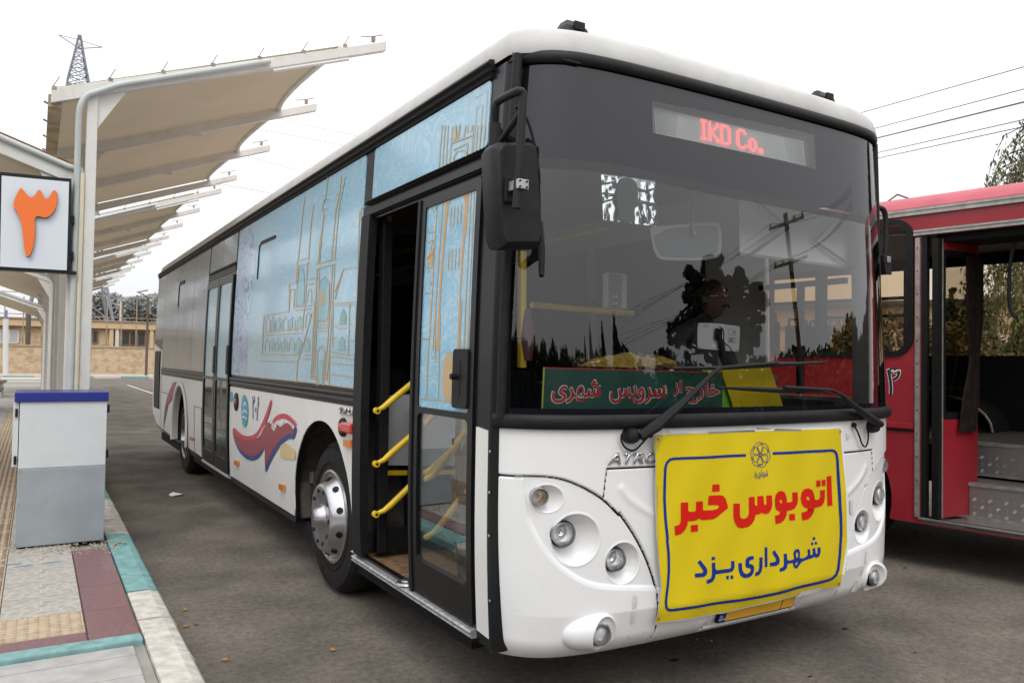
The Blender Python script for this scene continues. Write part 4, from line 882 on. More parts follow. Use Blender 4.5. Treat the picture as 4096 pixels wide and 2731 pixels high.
# ---- windscreen, black glass border, seals
zw0, zw1 = 1.325, 2.83
fp = front_xz(Z('z5', (345, 735), (800, 775), (1350, 895), (1750, 975), (2050, 1035))); fpx = [p[0] for p in fp]; fpz = [p[1] for p in fp]
zfr = lambda x: np.interp(x, fpx, fpz)
xa, xb = .018, 2*XC-.018; sa, sb = float(s_of(xa)), float(s_of(xb))
sg2 = np.linspace(sa, sb, 300); xg2 = np.interp(sg2, sl, xx); zg2 = np.linspace(zw0, zw1, 130)
disp_uv = [(1496/.5742, 231/.5742), (1868/.5742, 309/.5742), (1876/.5742, 389/.5742), (1501/.5742, 306/.5742)]
DQ = front_xz(disp_uv); dpoly = [(float(s_of(p[0])), p[1]) for p in DQ]
dxs = sorted(p[0] for p in dpoly); dl_, dr_ = (dxs[0]+dxs[1])/2, (dxs[2]+dxs[3])/2
key = [sa, sa+.045, dl_, dr_, sb-.045, sb]; sg2 = np.unique(np.concatenate([np.linspace(key[i], key[i+1], max(2, int((key[i+1]-key[i])/.01)+1)) for i in range(5)])); xg2 = np.interp(sg2, sl, xx)
tlz = np.interp(sg2, [dpoly[0][0], dpoly[1][0]], [dpoly[0][1], dpoly[1][1]]); blz = np.interp(sg2, [dpoly[3][0], dpoly[2][0]], [dpoly[3][1], dpoly[2][1]]); zfc = zfr(xg2)
bands = [(zw0+0*sg2, zw0+.03+0*sg2, 3, 1), (zw0+.03+0*sg2, zfc-.045, 90, 0), (zfc-.045, zfc, 5, 2), (zfc, blz, 12, 1), (blz, tlz, 16, 3), (tlz, zw1+0*sg2, 12, 1)]
RZ = []; bc = []
for lo_z, hi_z, n_z, cl in bands:
    for k in range(n_z): RZ.append(lo_z+(hi_z-lo_z)*k/n_z); bc.append(cl)
RZ.append(bands[-1][1]); ZZ = np.array(RZ); SS = np.tile(sg2, (len(RZ), 1)); zg2 = np.zeros(len(RZ))
Xw = np.tile(xg2, (len(RZ), 1)); qx = px(ZZ); Xw2 = np.where(Xw < XC, Xw+qx*np.clip((.3-Xw)/.3, 0, 1), Xw-qx*np.clip((Xw-2*XC+.3)/.3, 0, 1)); Yw = fy(Xw, ZZ)
cls = np.zeros(SS.shape, int)
for r_, cl in enumerate(bc):
    smid = np.append((sg2[:-1]+sg2[1:])/2, sb); mg = (smid-sa < .045) | (sb-smid < .045)
    if cl == 3: cls[r_] = np.where((smid > dl_) & (smid < dr_), 0, 1)
    else: cls[r_] = np.where(mg, 1, cl)
V = np.column_stack([Xw2.ravel(), Yw.ravel(), ZZ.ravel()]); W2 = len(sg2); qq = np.arange((len(zg2)-1)*W2).reshape(-1, W2)[:, :-1]; c0 = cls[:-1, :-1]
M_dots = mat('dotted glass band', (.05, .05, .055), .05, spec=.62); M_dots.node_tree.nodes['Principled BSDF'].inputs['Alpha'].default_value = .72
for k, nm, mm in ((0, 'windscreen', M_glass), (1, 'black_glass_border', M_frit), (2, 'dotted_glass_band', M_dots)):
    q = qq[c0 == k]; F4 = np.stack([q, q+1, q+1+W2, q+W2], 1); ids, inv = np.unique(F4, return_inverse=True)
    me = bpy.data.meshes.new(nm); me.from_pydata(V[ids].tolist(), [], inv.reshape(-1, 4).tolist()); me.polygons.foreach_set('use_smooth', [True]*len(me.polygons)); me.materials.append(mm); link(bpy.data.objects.new(nm, me), bus)
def seal(z, r, name, off=.01, x0_=.006, flat=1.):
    P = []
    for s in np.linspace(float(s_of(x0_)), float(s_of(2*XC-x0_)), 120):
        x = float(np.interp(s, sl, xx)); q = float(px(z)); x2 = x+q*max(0, (.3-x)/.3)-q*max(0, (x-2.32)/.3); P.append((x2, float(fy(x, z)), z))
    Pv = [np.array(p) for p in P]; rows = []
    for i, p in enumerate(Pv):
        t = Pv[min(i+1, len(Pv)-1)]-Pv[max(i-1, 0)]; t /= np.linalg.norm(t); nrm = np.array([t[1], -t[0], 0])
        rows.append([p+nrm*(off+r*.55*math.cos(a)*flat)+np.array([0, 0, r*math.sin(a)]) for a in np.linspace(-2.2, 2.2, 12)])
    return MB().grid(rows).build(name, M_blk, bus, smooth=True)
seal(1.300, .031, 'windscreen_seal', .012); seal(2.848, .027, 'windscreen_seal', .010)
for sgn in (0, 1):
    P = [(float(px(z))+.012 if not sgn else 2*XC-float(px(z))-.05, -.335-.0*z, z) for z in np.linspace(1.31, 2.85, 12)]; tube('windscreen_seal', P, .022, M_blk, bus, 10)
# ---- destination display behind the glass
S_in = lambda uv, off=0: S_front(uv, -.05+off)
ds = thing('destination_display', 'pale led destination display with red lettering high behind the windscreen', 'display', tuple(S_in([disp_uv[0]])[0]))
dsp = [(disp_uv[0][0]-18, disp_uv[0][1]-12), (disp_uv[1][0]+12, disp_uv[1][1]-14), (disp_uv[2][0]+14, disp_uv[2][1]+12), (disp_uv[3][0]-18, disp_uv[3][1]+12)]
decal([dsp], S_in, 'display_panel', mat('display surround', (.20, .20, .205), .6), ds, off=0, step=40, thick=.02)
q4 = Z('z5', (990, 455), (1815, 645), (1830, 778), (1000, 600)); decal([q4], S_in, 'led_field', M_disp, ds, off=.002, step=40)
Q = [np.array(p) for p in q4]; bil = lambda a, b_: (Q[0]*(1-a)+Q[1]*a)*(1-b_)+(Q[3]*(1-a)+Q[2]*a)*b_
gl = MB()
for k in range(1, 17):
    pp = S_in([bil(.005, k/17), bil(.995, k/17)], .004); gl.bar(pp[0], pp[1], .0015, .0022)
gl.build('led_row', mat('led row line', (.30, .295, .295), .6), ds)
FONT = {'I': ['111', '010', '010', '010', '010', '010', '010', '010', '111'], 'K': ['10001', '10001', '10010', '10100', '11000', '10100', '10010', '10001', '10001'], 'D': ['11110', '10001', '10001', '10001', '10001', '10001', '10001', '10001', '11110'],
        'C': ['01110', '10001', '10000', '10000', '10000', '10000', '10000', '10001', '01110'], 'o': ['0000', '0000', '0000', '0110', '1001', '1001', '1001', '1001', '0110'], '.': ['00', '00', '00', '00', '00', '00', '00', '11', '11'], ' ': ['0']*9}
led = MB(); cur = 0.; word = 'IKD Co.'; tot = sum(len(FONT[c][0])+1.2 for c in word)
L0 = Z('z5', (1250, 520), (1605, 612), (1608, 715), (1252, 632)); QL = [np.array(p) for p in L0]; bl2 = lambda a, b_: (QL[0]*(1-a)+QL[1]*a)*(1-b_)+(QL[3]*(1-a)+QL[2]*a)*b_
for ch in word:
    for r_, row in enumerate(FONT[ch]):
        for c_, v in enumerate(row):
            if v == '1':
                for sub in ((0, 0), (.5, 0), (0, .5), (.5, .5)):
                    p = S_in([bl2((cur+c_+sub[0]+.25)/tot, (r_+sub[1]+.25)/9)], .007)[0]; led.box(p[0]-.0021, p[0]+.0021, p[1]-.001, p[1]+.001, p[2]-.0021, p[2]+.0021)
    cur += len(FONT[ch][0])+1.2
led.build('led_lettering', M_led, ds)
# ---- wipers (parts of the bus)
def wiper(arm, blade, name='wiper'):
    A = S_front([p[:2] for p in arm], 0); pts_ = [tuple(a+np.array([0, -o, 0])) for a, o in zip(A, [p[2] for p in arm])]
    o = MB().tube(pts_, [p[3]*1.35 for p in arm], 8).build(name, M_blk, bus, smooth=True)
    B = S_front([p[:2] for p in blade], 0); MB().tube([tuple(b+np.array([0, -p[2], 0])) for b, p in zip(B, blade)], [p[3]*1.3 for p in blade], 6).build('wiper_blade', M_blk, o, smooth=True)
    return o
w1 = wiper([(*Z('z6', (780, 1090))[0], .05, .016), (*Z('z6', (860, 1030))[0], .06, .02), (*Z('z6', (1000, 900))[0], .07, .013), (*Z('z6', (1080, 825))[0], .07, .010), (*Z('z6', (1190, 715))[0], .07, .007), (*Z('z6', (1235, 690))[0], .07, .006), (*Z('z6', (1570, 662))[0], .06, .006)],
           [(*Z('z6', (978, 694))[0], .03, .004), (*Z('z6', (1270, 692))[0], .035, .008), (*Z('z6', (1560, 672))[0], .035, .011), (*Z('z6', (1720, 668))[0], .03, .007), (*Z('z6', (1885, 658))[0], .03, .004)])
w2 = wiper([(*Z('z6', (2188, 1020))[0], .05, .014), (*Z('z6', (2120, 985))[0], .06, .017), (*Z('z6', (2040, 925))[0], .06, .011), (*Z('z6', (1950, 850))[0], .06, .007), (*Z('z6', (1890, 820))[0], .06, .006), (*Z('z6', (1620, 803))[0], .05, .006)],
           [(*Z('z6', (1245, 806))[0], .03, .004), (*Z('z6', (1430, 815))[0], .03, .008), (*Z('z6', (1620, 822))[0], .03, .011), (*Z('z6', (1760, 822))[0], .03, .008), (*Z('z6', (1900, 835))[0], .03, .005)])
for w_, uv in ((w1, Z('z6', (755, 1088))[0]), (w2, Z('z6', (2170, 1035))[0])):
    c = S_front([uv], 0)[0]; MB().lathe([(.034, -.005), (.034, .03), (.026, .05), (.012, .055), (.001, .056)], c, (-.05, -1, 0), 18).build('wiper_pivot', M_blkp, w_, smooth=True)
for w_, cable in ((w1, ((715, 1080), (712, 1120), (735, 1165), (790, 1185), (840, 1130), (880, 1088))), (w2, ((2160, 1040), (2168, 1100), (2155, 1160), (2130, 1150), (2110, 1080), (2080, 1028)))):
    P = S_front(Z('z6', *cable), .02); P = round_pts(P, 2, False); tube('washer_hose', [tuple(p) for p in P], .0045, M_blk, w_, 6)
c = S_front(Z('z6', (878, 1086)), .005)[0]; MB().lathe([(.013, -.01), (.012, .012), (.001, .016)], c, (0, -1, 0), 12).build('hose_grommet', M_blk, w1)
c = S_front(Z('z6', (2078, 1028)), .005)[0]; MB().lathe([(.013, -.01), (.012, .012), (.001, .016)], c, (0, -1, 0), 12).build('hose_grommet', M_blk, w2)
# chrome name letters on the front and the side
def chrome(body, quad, surf, shear=0, bold=.015):
    o, bx = text_px(body, quad, surf, 'chrome_lettering', M_emb, bus, bold, .011, 16, .011, shear); return o
chrome('ATRO', Z('r1', (1262, 815), (1815, 800), (1800, 912), (1258, 935)), lambda uv, off=0: S_front(uv, off), shear=.25)
chrome('C1230', Z('zC', (893, 247), (1025, 266), (1021, 318), (892, 300)), lambda uv, off=0: S_side(uv, off+.012), bold=.03)
# ---- mirrors
def mirror(flip):
    F = (lambda p: (2*XC-p[0], p[1], p[2])) if flip else (lambda p: tuple(p))
    yb_ = -.52; hd = [tuple(p) for p in S_plane(1, yb_)(Z('zD', (985, 150), (1005, 128), (1130, 120), (1240, 130), (1262, 160), (1270, 400), (1322, 850), (1300, 864), (1060, 866), (1030, 845), (1005, 700), (985, 400)))]
    hd = [tuple(p) for p in S_plane(1, yb_)(Z('z5', (85, 690), (105, 660), (135, 650), (300, 652), (325, 672), (332, 720), (350, 960), (366, 1200), (350, 1235), (135, 1238), (112, 1200), (95, 950)))]
    cx_ = sum(p[0] for p in hd)/len(hd); cz_ = sum(p[2] for p in hd)/len(hd); rows = []
    for k, (sc_, dy) in enumerate(((.80, -.035), (.92, -.022), (1.0, .0), (1.0, .06), (.94, .085), (.90, .07))): rows.append([F((cx_+(p[0]-cx_)*sc_, p[1]+dy, cz_+(p[2]-cz_)*(.5+.5*sc_) if sc_ < 1 else p[2])) for p in hd])
    g = MB().grid(rows, wrap=True); g.add(rows[0], [tuple(range(len(hd)))]); head = g.build('mirror', M_blkp, bus, smooth=True, bevel=0)
    MB().add(rows[-1], [tuple(range(len(hd)))]).build('mirror_glass', mat('mirror glass', (.7, .7, .7), .03, 1.), head)
    arm = [tuple(p) for p in S_plane(1, -.42)(Z('zE', (205, 1420), (210, 1180)))]+[tuple(p) for p in S_plane(1, -.45)(Z('zE', (215, 990), (232, 925)))]+[tuple(p) for p in S_plane(1, -.62)(Z('zE', (440, 825), (497, 825), (502, 900)))]+[tuple(p) for p in S_plane(1, -.62)(Z('z5', (255, 600), (238, 860), (228, 1015)))]
    arm = round_pts(arm, 2, False); tube('mirror_arm', [F(p) for p in arm], .0165, M_blkp, head, 12)
    br = [tuple(p) for p in S_plane(1, -.60)(Z('zE', (470, 1060)))]+[tuple(p) for p in S_plane(1, -.44)(Z('zE', (235, 1395)))]; tube('mirror_brace', [F(p) for p in br], .013, M_blkp, head, 10)
    pl_ = [tuple(p) for p in S_plane(1, -.6)(Z('z5', (188, 860), (280, 858), (280, 925), (188, 925)))]; pc = np.mean(pl_, axis=0)
    q = F(pc); MB().box(q[0]-.024, q[0]+.024, yb_-.125, yb_-.045, q[2]-.019, q[2]+.019).build('mirror_clamp', M_steel, head, bevel=.003)
    for dx in (-.015, .015):
        for dz in (-.011, .011): MB().lathe([(.001, .004), (.004, .003), (.004, -.004)], (q[0]+dx, yb_-.126, q[2]+dz), (0, -1, 0), 8).build('clamp_bolt', M_blk, head)
    MB().box(q[0]-.035, q[0]+.035, yb_-.05, yb_-.038, q[2]-.06, q[2]+.04).build('clamp_recess', M_blk, head, bevel=.006)
    tube('arm_collar', [F(tuple(p)) for p in S_plane(1, -.42)(Z('zE', (210, 1160), (205, 1290), (200, 1430)))], .024, M_blkp, head, 10)
    a0 = S_plane(1, -.42)(Z('zE', (205, 1230)))[0]; b0 = (float(px(2.6))+.01, -.33, a0[2]); tube('arm_bracket', [F(tuple(a0)), F(b0)], .022, M_blkp, head, 8)
    tube('mirror_cable', [F(tuple(p)) for p in round_pts([tuple(p) for p in S_plane(1, -.5)(Z('zE', (415, 985), (470, 1010), (540, 1100), (600, 1280), (640, 1480), (652, 1600)))], 2, False)], .006, M_blk, head, 6)
mirror(False)
def far_mirror():
    o_ = S_plane(1, -.30)(Z('r5', (170, 838), (258, 850), (258, 1042), (205, 1040), (178, 960))); cx_ = o_[:, 0].mean(); g = MB(); rows = []
    for dy, k in ((-.03, .85), (-.02, 1), (.03, 1), (.04, .85)): rows.append([(cx_+(p[0]-cx_)*k, -.30+dy, p[2]) for p in o_])
    g.grid(rows, wrap=True); g.add(rows[0], [tuple(range(5))]); g.add(rows[-1], [tuple(range(5))]); h = g.build('mirror', M_blkp, bus, bevel=.004)
    P = [tuple(p) for p in S_plane(1, -.30)(Z('zF', (560, 945), (620, 938), (668, 965), (672, 1100), (662, 1330), (655, 1400)))]; tube('mirror_arm', [tuple(p) for p in round_pts(P, 2, False)], .016, M_blkp, h, 12)
    P = S_plane(1, -.34)(Z('r5', (228, 852), (266, 920))); MB().box(P[0][0], P[1][0], -.36, -.34, P[1][2], P[0][2]).build('mirror_clamp', M_steel, h, bevel=.003)
far_mirror()
tube('wiper_motor_cover', [tuple(p) for p in S_front(Z('z5', (360, 1090), (368, 1240), (368, 1385)), .02)], [.012, .016, .012], M_blkp, bus)
# ---- lamps and emblems on the side
def sd_disc(u, v, r, m, name, th=.03, parent=bus):
    y, z = side_yz([(u, v)])[0]; return MB().lathe([(r, -.002), (r, th*.6), (r*.85, th), (.001, th*1.1)], (float(px(z))-.010, y, z), (-1, 0, 0), 24).build(name, m, parent, smooth=True)
o = sd_disc(*Z('zC', (942, 408))[0], .058, M_blk, 'marker_lamp', .02); y, z = side_yz(Z('zC', (942, 408)))[0]
MB().lathe([(.030, .0), (.028, .018), (.015, .024), (.001, .025)], (-.018, y, z), (-1, 0, 0), 20).build('lens', M_redl, o, smooth=True)
yz = side_yz(Z('zC', (960, 362), (1036, 365), (1034, 462), (962, 460))); MB().box(-.045, -.012, min(p[0] for p in yz), max(p[0] for p in yz), yz[2][1], yz[0][1]).build('side_indicator', M_redl, bus, bevel=.012)
for pts_ in (((957, 503), (1013, 510), (1013, 568), (957, 555)), ((92, 668), (118, 672), (118, 708), (92, 700)), ((445, 848), (483, 858), (483, 907), (445, 892))):
    yz = side_yz(Z('zC', *pts_)); sp('side_reflector', [[yz[0], yz[1], yz[2], yz[3]]], M_amber, off=.026, thick=.015)
for pts_ in (((590, 925), (622, 940), (622, 975), (590, 965)), ((1150, 1225), (1190, 1240), (1190, 1285), (1150, 1270))):
    yz = side_yz(Z('zB', *pts_)); sp('side_reflector', [yz], M_amber, off=.026, thick=.015)
o = sd_disc(*Z('zC', (98, 208))[0], .085, M_blk, 'marker_lamp', .012); y, z = side_yz(Z('zC', (98, 205)))[0]; MB().lathe([(.035, .0), (.03, .008), (.001, .012)], (-.018, y, z), (-1, 0, 0), 20).build('lens', M_redl, o, smooth=True)
yz = side_yz(Z('zC', (59, 168)))[0]; MB().lathe([(.001, .0015), (.05, .001), (.05, -.002)], (-.0125, yz[0], yz[1]), (-1, 0, 0), 20).build('round_sticker', M_turq, bus)
# stripe livery (flat print)
SD = lambda uv, off=0: S_side(uv, off+.010)
def cz(pts_, name, m, off=.0015, it=2): decal([round_pts(Z('zC', *pts_), it)], SD, name, m, bus, off=off, step=60)
cz(((65, 485), (75, 520), (110, 600), (160, 655), (215, 672), (255, 655), (290, 615), (303, 570), (316, 600), (312, 700), (318, 775), (350, 690), (400, 600), (440, 540), (490, 500), (525, 497), (537, 508), (566, 425), (550, 400), (500, 420), (400, 470), (300, 560), (200, 620), (100, 560), (66, 480)), 'navy_stripe', M_navy, .0012, 1)
cz(((58, 445), (66, 482), (90, 540), (140, 605), (195, 638), (240, 630), (280, 600), (307, 560), (312, 600), (310, 670), (318, 715), (340, 660), (380, 580), (420, 520), (460, 480), (500, 458), (530, 465), (545, 425), (520, 390), (490, 365), (465, 350), (430, 360), (380, 400), (345, 368), (320, 372), (300, 405), (265, 465), (215, 500), (150, 505), (100, 480), (70, 440)), 'maroon_stripe', M_maroon, .0022, 1)
cz(((55, 440), (68, 404), (95, 440), (140, 472), (190, 480), (235, 462), (265, 425), (300, 350), (330, 270), (360, 180), (366, 215), (345, 300), (300, 420), (262, 485), (200, 520), (140, 510), (95, 480)), 'crimson_stripe', M_crim, .003, 1)
cz(((370, 365), (380, 340), (410, 312), (450, 298), (490, 308), (530, 345), (560, 382), (552, 405), (520, 370), (480, 348), (430, 345), (395, 362), (375, 385)), 'crimson_stripe', M_crim, .003, 1)
cz(((375, 385), (410, 352), (450, 340), (490, 350), (545, 395), (540, 430), (505, 385), (490, 370), (460, 385), (440, 405), (420, 398), (405, 380), (395, 420), (385, 440), (368, 425), (362, 395)), 'peeling_patch', mat('scuffed bare white', (.62, .58, .55), .8, var=.35, vscale=30), .0036, 2)
cz(((300, 405), (330, 380), (300, 420), (280, 470), (262, 488), (240, 492), (262, 475), (285, 430)), 'peeling_patch', mat('scuffed bare white', (.62, .58, .55), .8, var=.35, vscale=30), .0042, 1)
cz(((430, 555), (455, 533), (480, 536), (520, 565), (548, 595), (552, 640), (545, 665), (500, 662), (430, 645), (428, 590)), 'filler_patch', M_patch, .0016, 1)
cz(((152, 148), (172, 190), (182, 270), (174, 370), (158, 412), (138, 395), (126, 320), (128, 220), (138, 160)), 'oval_emblem', M_turq, .002, 1)
for pts_ in (((140, 235), (155, 200), (172, 240), (168, 250), (155, 222), (142, 250)), ((132, 285), (155, 262), (178, 300), (176, 312), (155, 280), (134, 302)), ((130, 320), (150, 318), (178, 345), (174, 352), (150, 332), (132, 338))): cz(pts_, 'emblem_wave', mat('pale emblem print', (.55, .68, .74), .5), .0035, 1)
q_ = Z('zC', (212, 160), (272, 165), (272, 370), (212, 345)); text_px('\u06f2\u06f0\u06f8', q_, SD, 'fleet_number', M_navy, bus, .012, .002, 40)
for (v0, v1, m_) in (((295, 560), (380, 345), M_maroon),): 
    yz = side_yz(Z('zB', (400, 240), (370, 250), (330, 330), (290, 440), (262, 560), (240, 830), (300, 520), (345, 470), (380, 380), (410, 300))); sp('maroon_stripe', [yz], M_maroon, off=.0165, thick=.002)
# gold line drawing on the big window film
SW = lambda uv, off=0: S_side(uv, off+.008)
gl_ = []
def ln(*pts_, w=4.2, z='z3'): gl_.append((z, pts_, w))
for a in [((665, 735), (790, 712), (792, 570), (828, 562), (835, 450), (900, 432), (890, 465), (842, 474), (835, 560)), ((875, 110), (862, 200), (850, 330), (838, 450)), ((920, 150), (906, 250), (893, 440)), ((995, 5), (985, 100), (962, 180), (975, 210), (955, 330), (942, 462)), ((972, 205), (960, 330), (950, 455)),
          ((1065, 5), (1055, 100), (1036, 180), (1022, 330), (1012, 440)), ((1085, 10), (1068, 95), (1052, 170), (1040, 300), (1030, 440)), ((935, 465), (1038, 437)), ((937, 490), (1030, 465)), ((960, 185), (990, 176)), ((1035, 180), (1066, 170)), ((1038, 100), (1070, 92)), ((968, 132), (995, 122)), ((948, 360), (968, 356)), ((942, 428), (962, 424)), ((1018, 335), (1040, 330)), ((1012, 405), (1034, 400)),
          ((938, 490), (932, 620), (922, 900), (912, 1060)), ((950, 488), (942, 640), (930, 900), (924, 1062)), ((1030, 465), (1020, 640), (1003, 900), (988, 1068)), ((1018, 470), (1008, 640), (990, 900), (976, 1065)), ((925, 662), (905, 1060)), ((797, 600), (790, 710)), ((822, 598), (815, 700)), ((797, 600), (822, 596)), ((838, 476), (828, 690)), ((888, 462), (874, 690)), ((660, 735), (650, 935)),
          ((662, 822), (865, 800)), ((662, 836), (862, 823)), ((645, 935), (842, 938)), ((642, 970), (840, 974)), ((642, 1060), (820, 1074), (1136, 1116)), ((828, 690), (870, 684)), ((822, 706), (870, 702)), ((872, 684), (910, 680)), ((870, 702), (908, 698)), ((893, 545), (925, 538)), ((890, 572), (924, 566)), ((862, 900), (835, 975), (828, 1085)), ((910, 720), (862, 900)), ((905, 1062), (945, 1064), (946, 1100)), ((905, 1045), (945, 1048)),
          ((942, 765), (995, 765)), ((940, 782), (993, 782)), ((938, 798), (992, 798)), ((938, 815), (990, 815)), ((942, 765), (950, 560), (978, 530), (1002, 560), (995, 765)), ((958, 680), (962, 610), (972, 590), (980, 615), (978, 680), (958, 680)), ((935, 1098), (940, 920), (962, 892), (978, 920), (968, 1100)), ((950, 970), (970, 970)),
          ((1155, 480), (1075, 492), (1055, 560), (1030, 650)), ((1070, 500), (1030, 612)), ((1168, 170), (1192, 168)), ((1170, 170), (1166, 240)), ((1022, 670), (1145, 664)), ((1020, 688), (1018, 900)), ((1108, 668), (1100, 945)), ((1028, 680), (1140, 680), (1138, 780), (1108, 778)), ((1138, 790), (1133, 865), (1102, 865)), ((1050, 778), (1090, 778)), ((1048, 800), (1090, 800)), ((1012, 925), (1140, 942)), ((1008, 945), (1135, 962)), ((1016, 985), (1135, 992)), ((1010, 1038), (1133, 1056)), ((1003, 905), (1000, 1100)), ((1160, 190), (1150, 480), (1145, 664)),
          ((1020, 790), (1045, 790)), ((1015, 850), (1040, 850)), ((872, 690), (858, 800)), ((868, 960), (898, 962)), ((868, 940), (900, 940)), ((920, 660), (940, 660)), ((918, 680), (938, 680)), ((1000, 660), (1020, 658)), ((915, 860), (935, 860)), ((995, 855), (1015, 855)), ((972, 1055), (1005, 1058)), ((972, 1072), (1005, 1075))]: ln(*a, w=4)
for x0_, w_ in ((668, 24), (697, 24), (728, 24), (760, 26), (795, 28), (832, 32)): ln((x0_, 818), (x0_+2, 762), (x0_+w_/2, 738), (x0_+w_, 760), (x0_+w_-2, 815), w=3); ln((x0_-4, 920), (x0_-2, 880), (x0_+w_/2-4, 850), (x0_+w_-4, 880), (x0_+w_-5, 920), w=3)
ln((885, 668), (890, 610), (900, 592), (910, 612), (908, 668), w=3); ln((875, 800), (880, 740), (892, 715), (905, 740), w=3); ln((872, 918), (878, 870), (890, 850), (900, 872), (898, 918), w=3)
for (z_, pts_, w_) in gl_:
    decal(stroke(Z(z_, *pts_), w_/ZM[z_][2]), SW, 'gold_line', M_tan, bus, off=.0012, step=90)
for pts_ in (((860, 478), (846, 520), (836, 600), (832, 684), (868, 680), (874, 600), (872, 520)), ((978, 540), (955, 575), (945, 640), (942, 757), (992, 757), (999, 640), (1000, 575)), ((1075, 698), (1060, 730), (1056, 778), (1088, 776), (1090, 730)), ((1067, 842), (1052, 870), (1048, 915), (1084, 916), (1084, 870)), ((943, 975), (969, 975), (966, 1095), (940, 1092)), ((840, 850), (824, 890), (820, 938), (838, 938), (860, 880)), ((705, 752), (697, 775), (695, 810), (712, 812), (716, 775)), ((737, 750), (729, 772), (727, 808), (743, 808), (746, 772)), ((800, 745), (794, 765), (792, 802), (809, 800), (811, 765)), ((848, 740), (838, 765), (836, 798), (860, 796), (862, 765)), ((700, 860), (692, 885), (690, 920), (706, 920), (709, 885)), ((730, 860), (723, 885), (721, 920), (737, 920), (740, 885)), ((762, 860), (755, 885), (752, 920), (769, 920), (772, 885)), ((886, 860), (877, 885), (874, 918), (895, 918), (898, 885))):
    decal([Z('z3', *pts_)], SW, 'turquoise_arch', M_teal if pts_[0][0] < 1000 else mat('grey green window print', (.25, .42, .40), .4), bus, off=.0006, step=90)
# inked figure panel at the rear end of the big window
yz = side_yz(Z('z3', (553, 275), (648, 225), (655, 350), (648, 700), (640, 1070), (503, 1055), (530, 560))); yz = [(4.86, 2.79), (4.15, 2.79), (4.12, 2.3), (4.20, 1.8), (4.22, 1.38), (4.86, 1.38)]
decal([yz], lambda uv, off=0: S_yz(uv, off), 'ink_drawing', M_ink, bus, off=.0068, step=.4)
# film print on the door leaf
gl_ = []
for x in ((607, 540, 555, 1480), (648, 520, 575, 1568), (680, 505, 600, 1568), (845, 440, 790, 1568), (868, 432, 815, 1568), (892, 425, 840, 1568)): ln((x[0], x[1]), (x[2], x[3]), w=5, z='zD')
ln((500, 1490), (555, 1495), w=7, z='zD'); ln((520, 1170), (568, 1168), w=6, z='zD'); ln((535, 750), (590, 745), w=6, z='zD'); ln((540, 545), (585, 610), (600, 570), w=6, z='zD'); ln((535, 820), (580, 800), (585, 850), (530, 940), (580, 880), (570, 990), (535, 930), w=6, z='zD'); ln((530, 1000), (575, 990), w=7, z='zD'); ln((575, 800), (540, 1000), w=4, z='zD'); ln((548, 1010), (545, 1030), w=8, z='zD'); ln((563, 1095), (562, 1112), w=8, z='zD')
for k in range(4): ln((705+24*k, 575-8*k), (697+24*k, 712-8*k), w=5, z='zD'); ln((690+24*k, 878-8*k), (682+24*k, 1020-8*k), w=5, z='zD')
for (a_, b_) in (((660, 5), (640, 415)), ((630, 0), (600, 410)), ((690, 5), (690, 5))): pass
ln((645, 165), (605, 160), w=4, z='z4'); ln((648, 0), (655, 0), w=4, z='z4')
for (x0_, y0_, x1_, y1_) in ((652, 0, 640, 240), (672, 0, 668, 245), (690, 60, 682, 412), (780, 0, 762, 420), (795, 0, 790, 240), (812, 0, 808, 245), (642, 160, 632, 410), (832, 0, 826, 260)): ln((x0_, y0_), (x1_, y1_), w=3.2, z='z4')
ln((657, 240), (680, 244), w=3, z='z4'); ln((790, 242), (812, 245), w=3, z='z4'); ln((603, 410), (700, 420), (822, 443), w=4, z='z4')
for (z_, pts_, w_) in gl_:
    if len(set(pts_)) > 1: decal(stroke(Z(z_, *pts_), w_/ZM[z_][2]), lambda uv, off=0: S_side(uv, off+.0035), 'gold_line', M_tan, d, off=.0012, step=90)
decal([round_pts(Z('z4', (700, 418), (700, 300), (706, 250), (728, 205), (748, 250), (752, 310), (750, 425)), 1)], lambda uv, off=0: S_side(uv, off+.0035), 'sand_arch', M_sand, d, off=.0008, step=90)
for pts_ in (((670, 500), (712, 485), (690, 560), (672, 700), (655, 900), (640, 1100), (628, 1300), (622, 1568), (600, 1568), (625, 1100)), ((785, 462), (828, 448), (822, 600), (795, 850), (770, 1200), (760, 1568), (745, 1568), (770, 1000), (790, 700), (802, 560))):
    decal([Z('zD', *pts_)], lambda uv, off=0: S_side(uv, off+.0035), 'sand_column', mat('orange sand print', (.55, .33, .15), .35), d, off=.0006, step=90)
gl_ = []
for x0_, y0_, x1_, y1_ in ((640, 0, 615, 330), (660, 0, 640, 320), (683, 0, 665, 305), (712, 10, 690, 295), (862, 0, 842, 235), (890, 0, 868, 225), (915, 0, 895, 215), (940, 0, 922, 200)): ln((x0_, y0_), (x1_, y1_), w=5, z='zD')
ln((705, 125), (855, 72), w=10, z='zD'); ln((720, 175), (820, 125), (805, 240), w=10, z='zD'); ln((735, 0), (720, 110), (745, 105), (760, 0), w=5, z='zD'); ln((765, 0), (755, 100), (790, 90), (805, 0), w=5, z='zD'); ln((820, 0), (815, 55), (845, 45), (850, 0), w=5, z='zD'); ln((718, 280), (722, 220), (745, 185), (790, 175), (805, 200), (800, 245), w=6, z='zD')
for s_ in (((0, 900), (60, 820), (130, 830)),): pass
ln((0, 895), (130, 812), (95, 1330), w=5, z='zE'); ln((20, 990), (75, 965), (35, 1480), w=5, z='zE'); ln((20, 990), (-30, 1500), w=5, z='zE')
for (z_, pts_, w_) in gl_: decal(stroke(Z(z_, *pts_), w_/ZM[z_][2]), SW, 'gold_line', M_tan, bus, off=.0012, step=90)
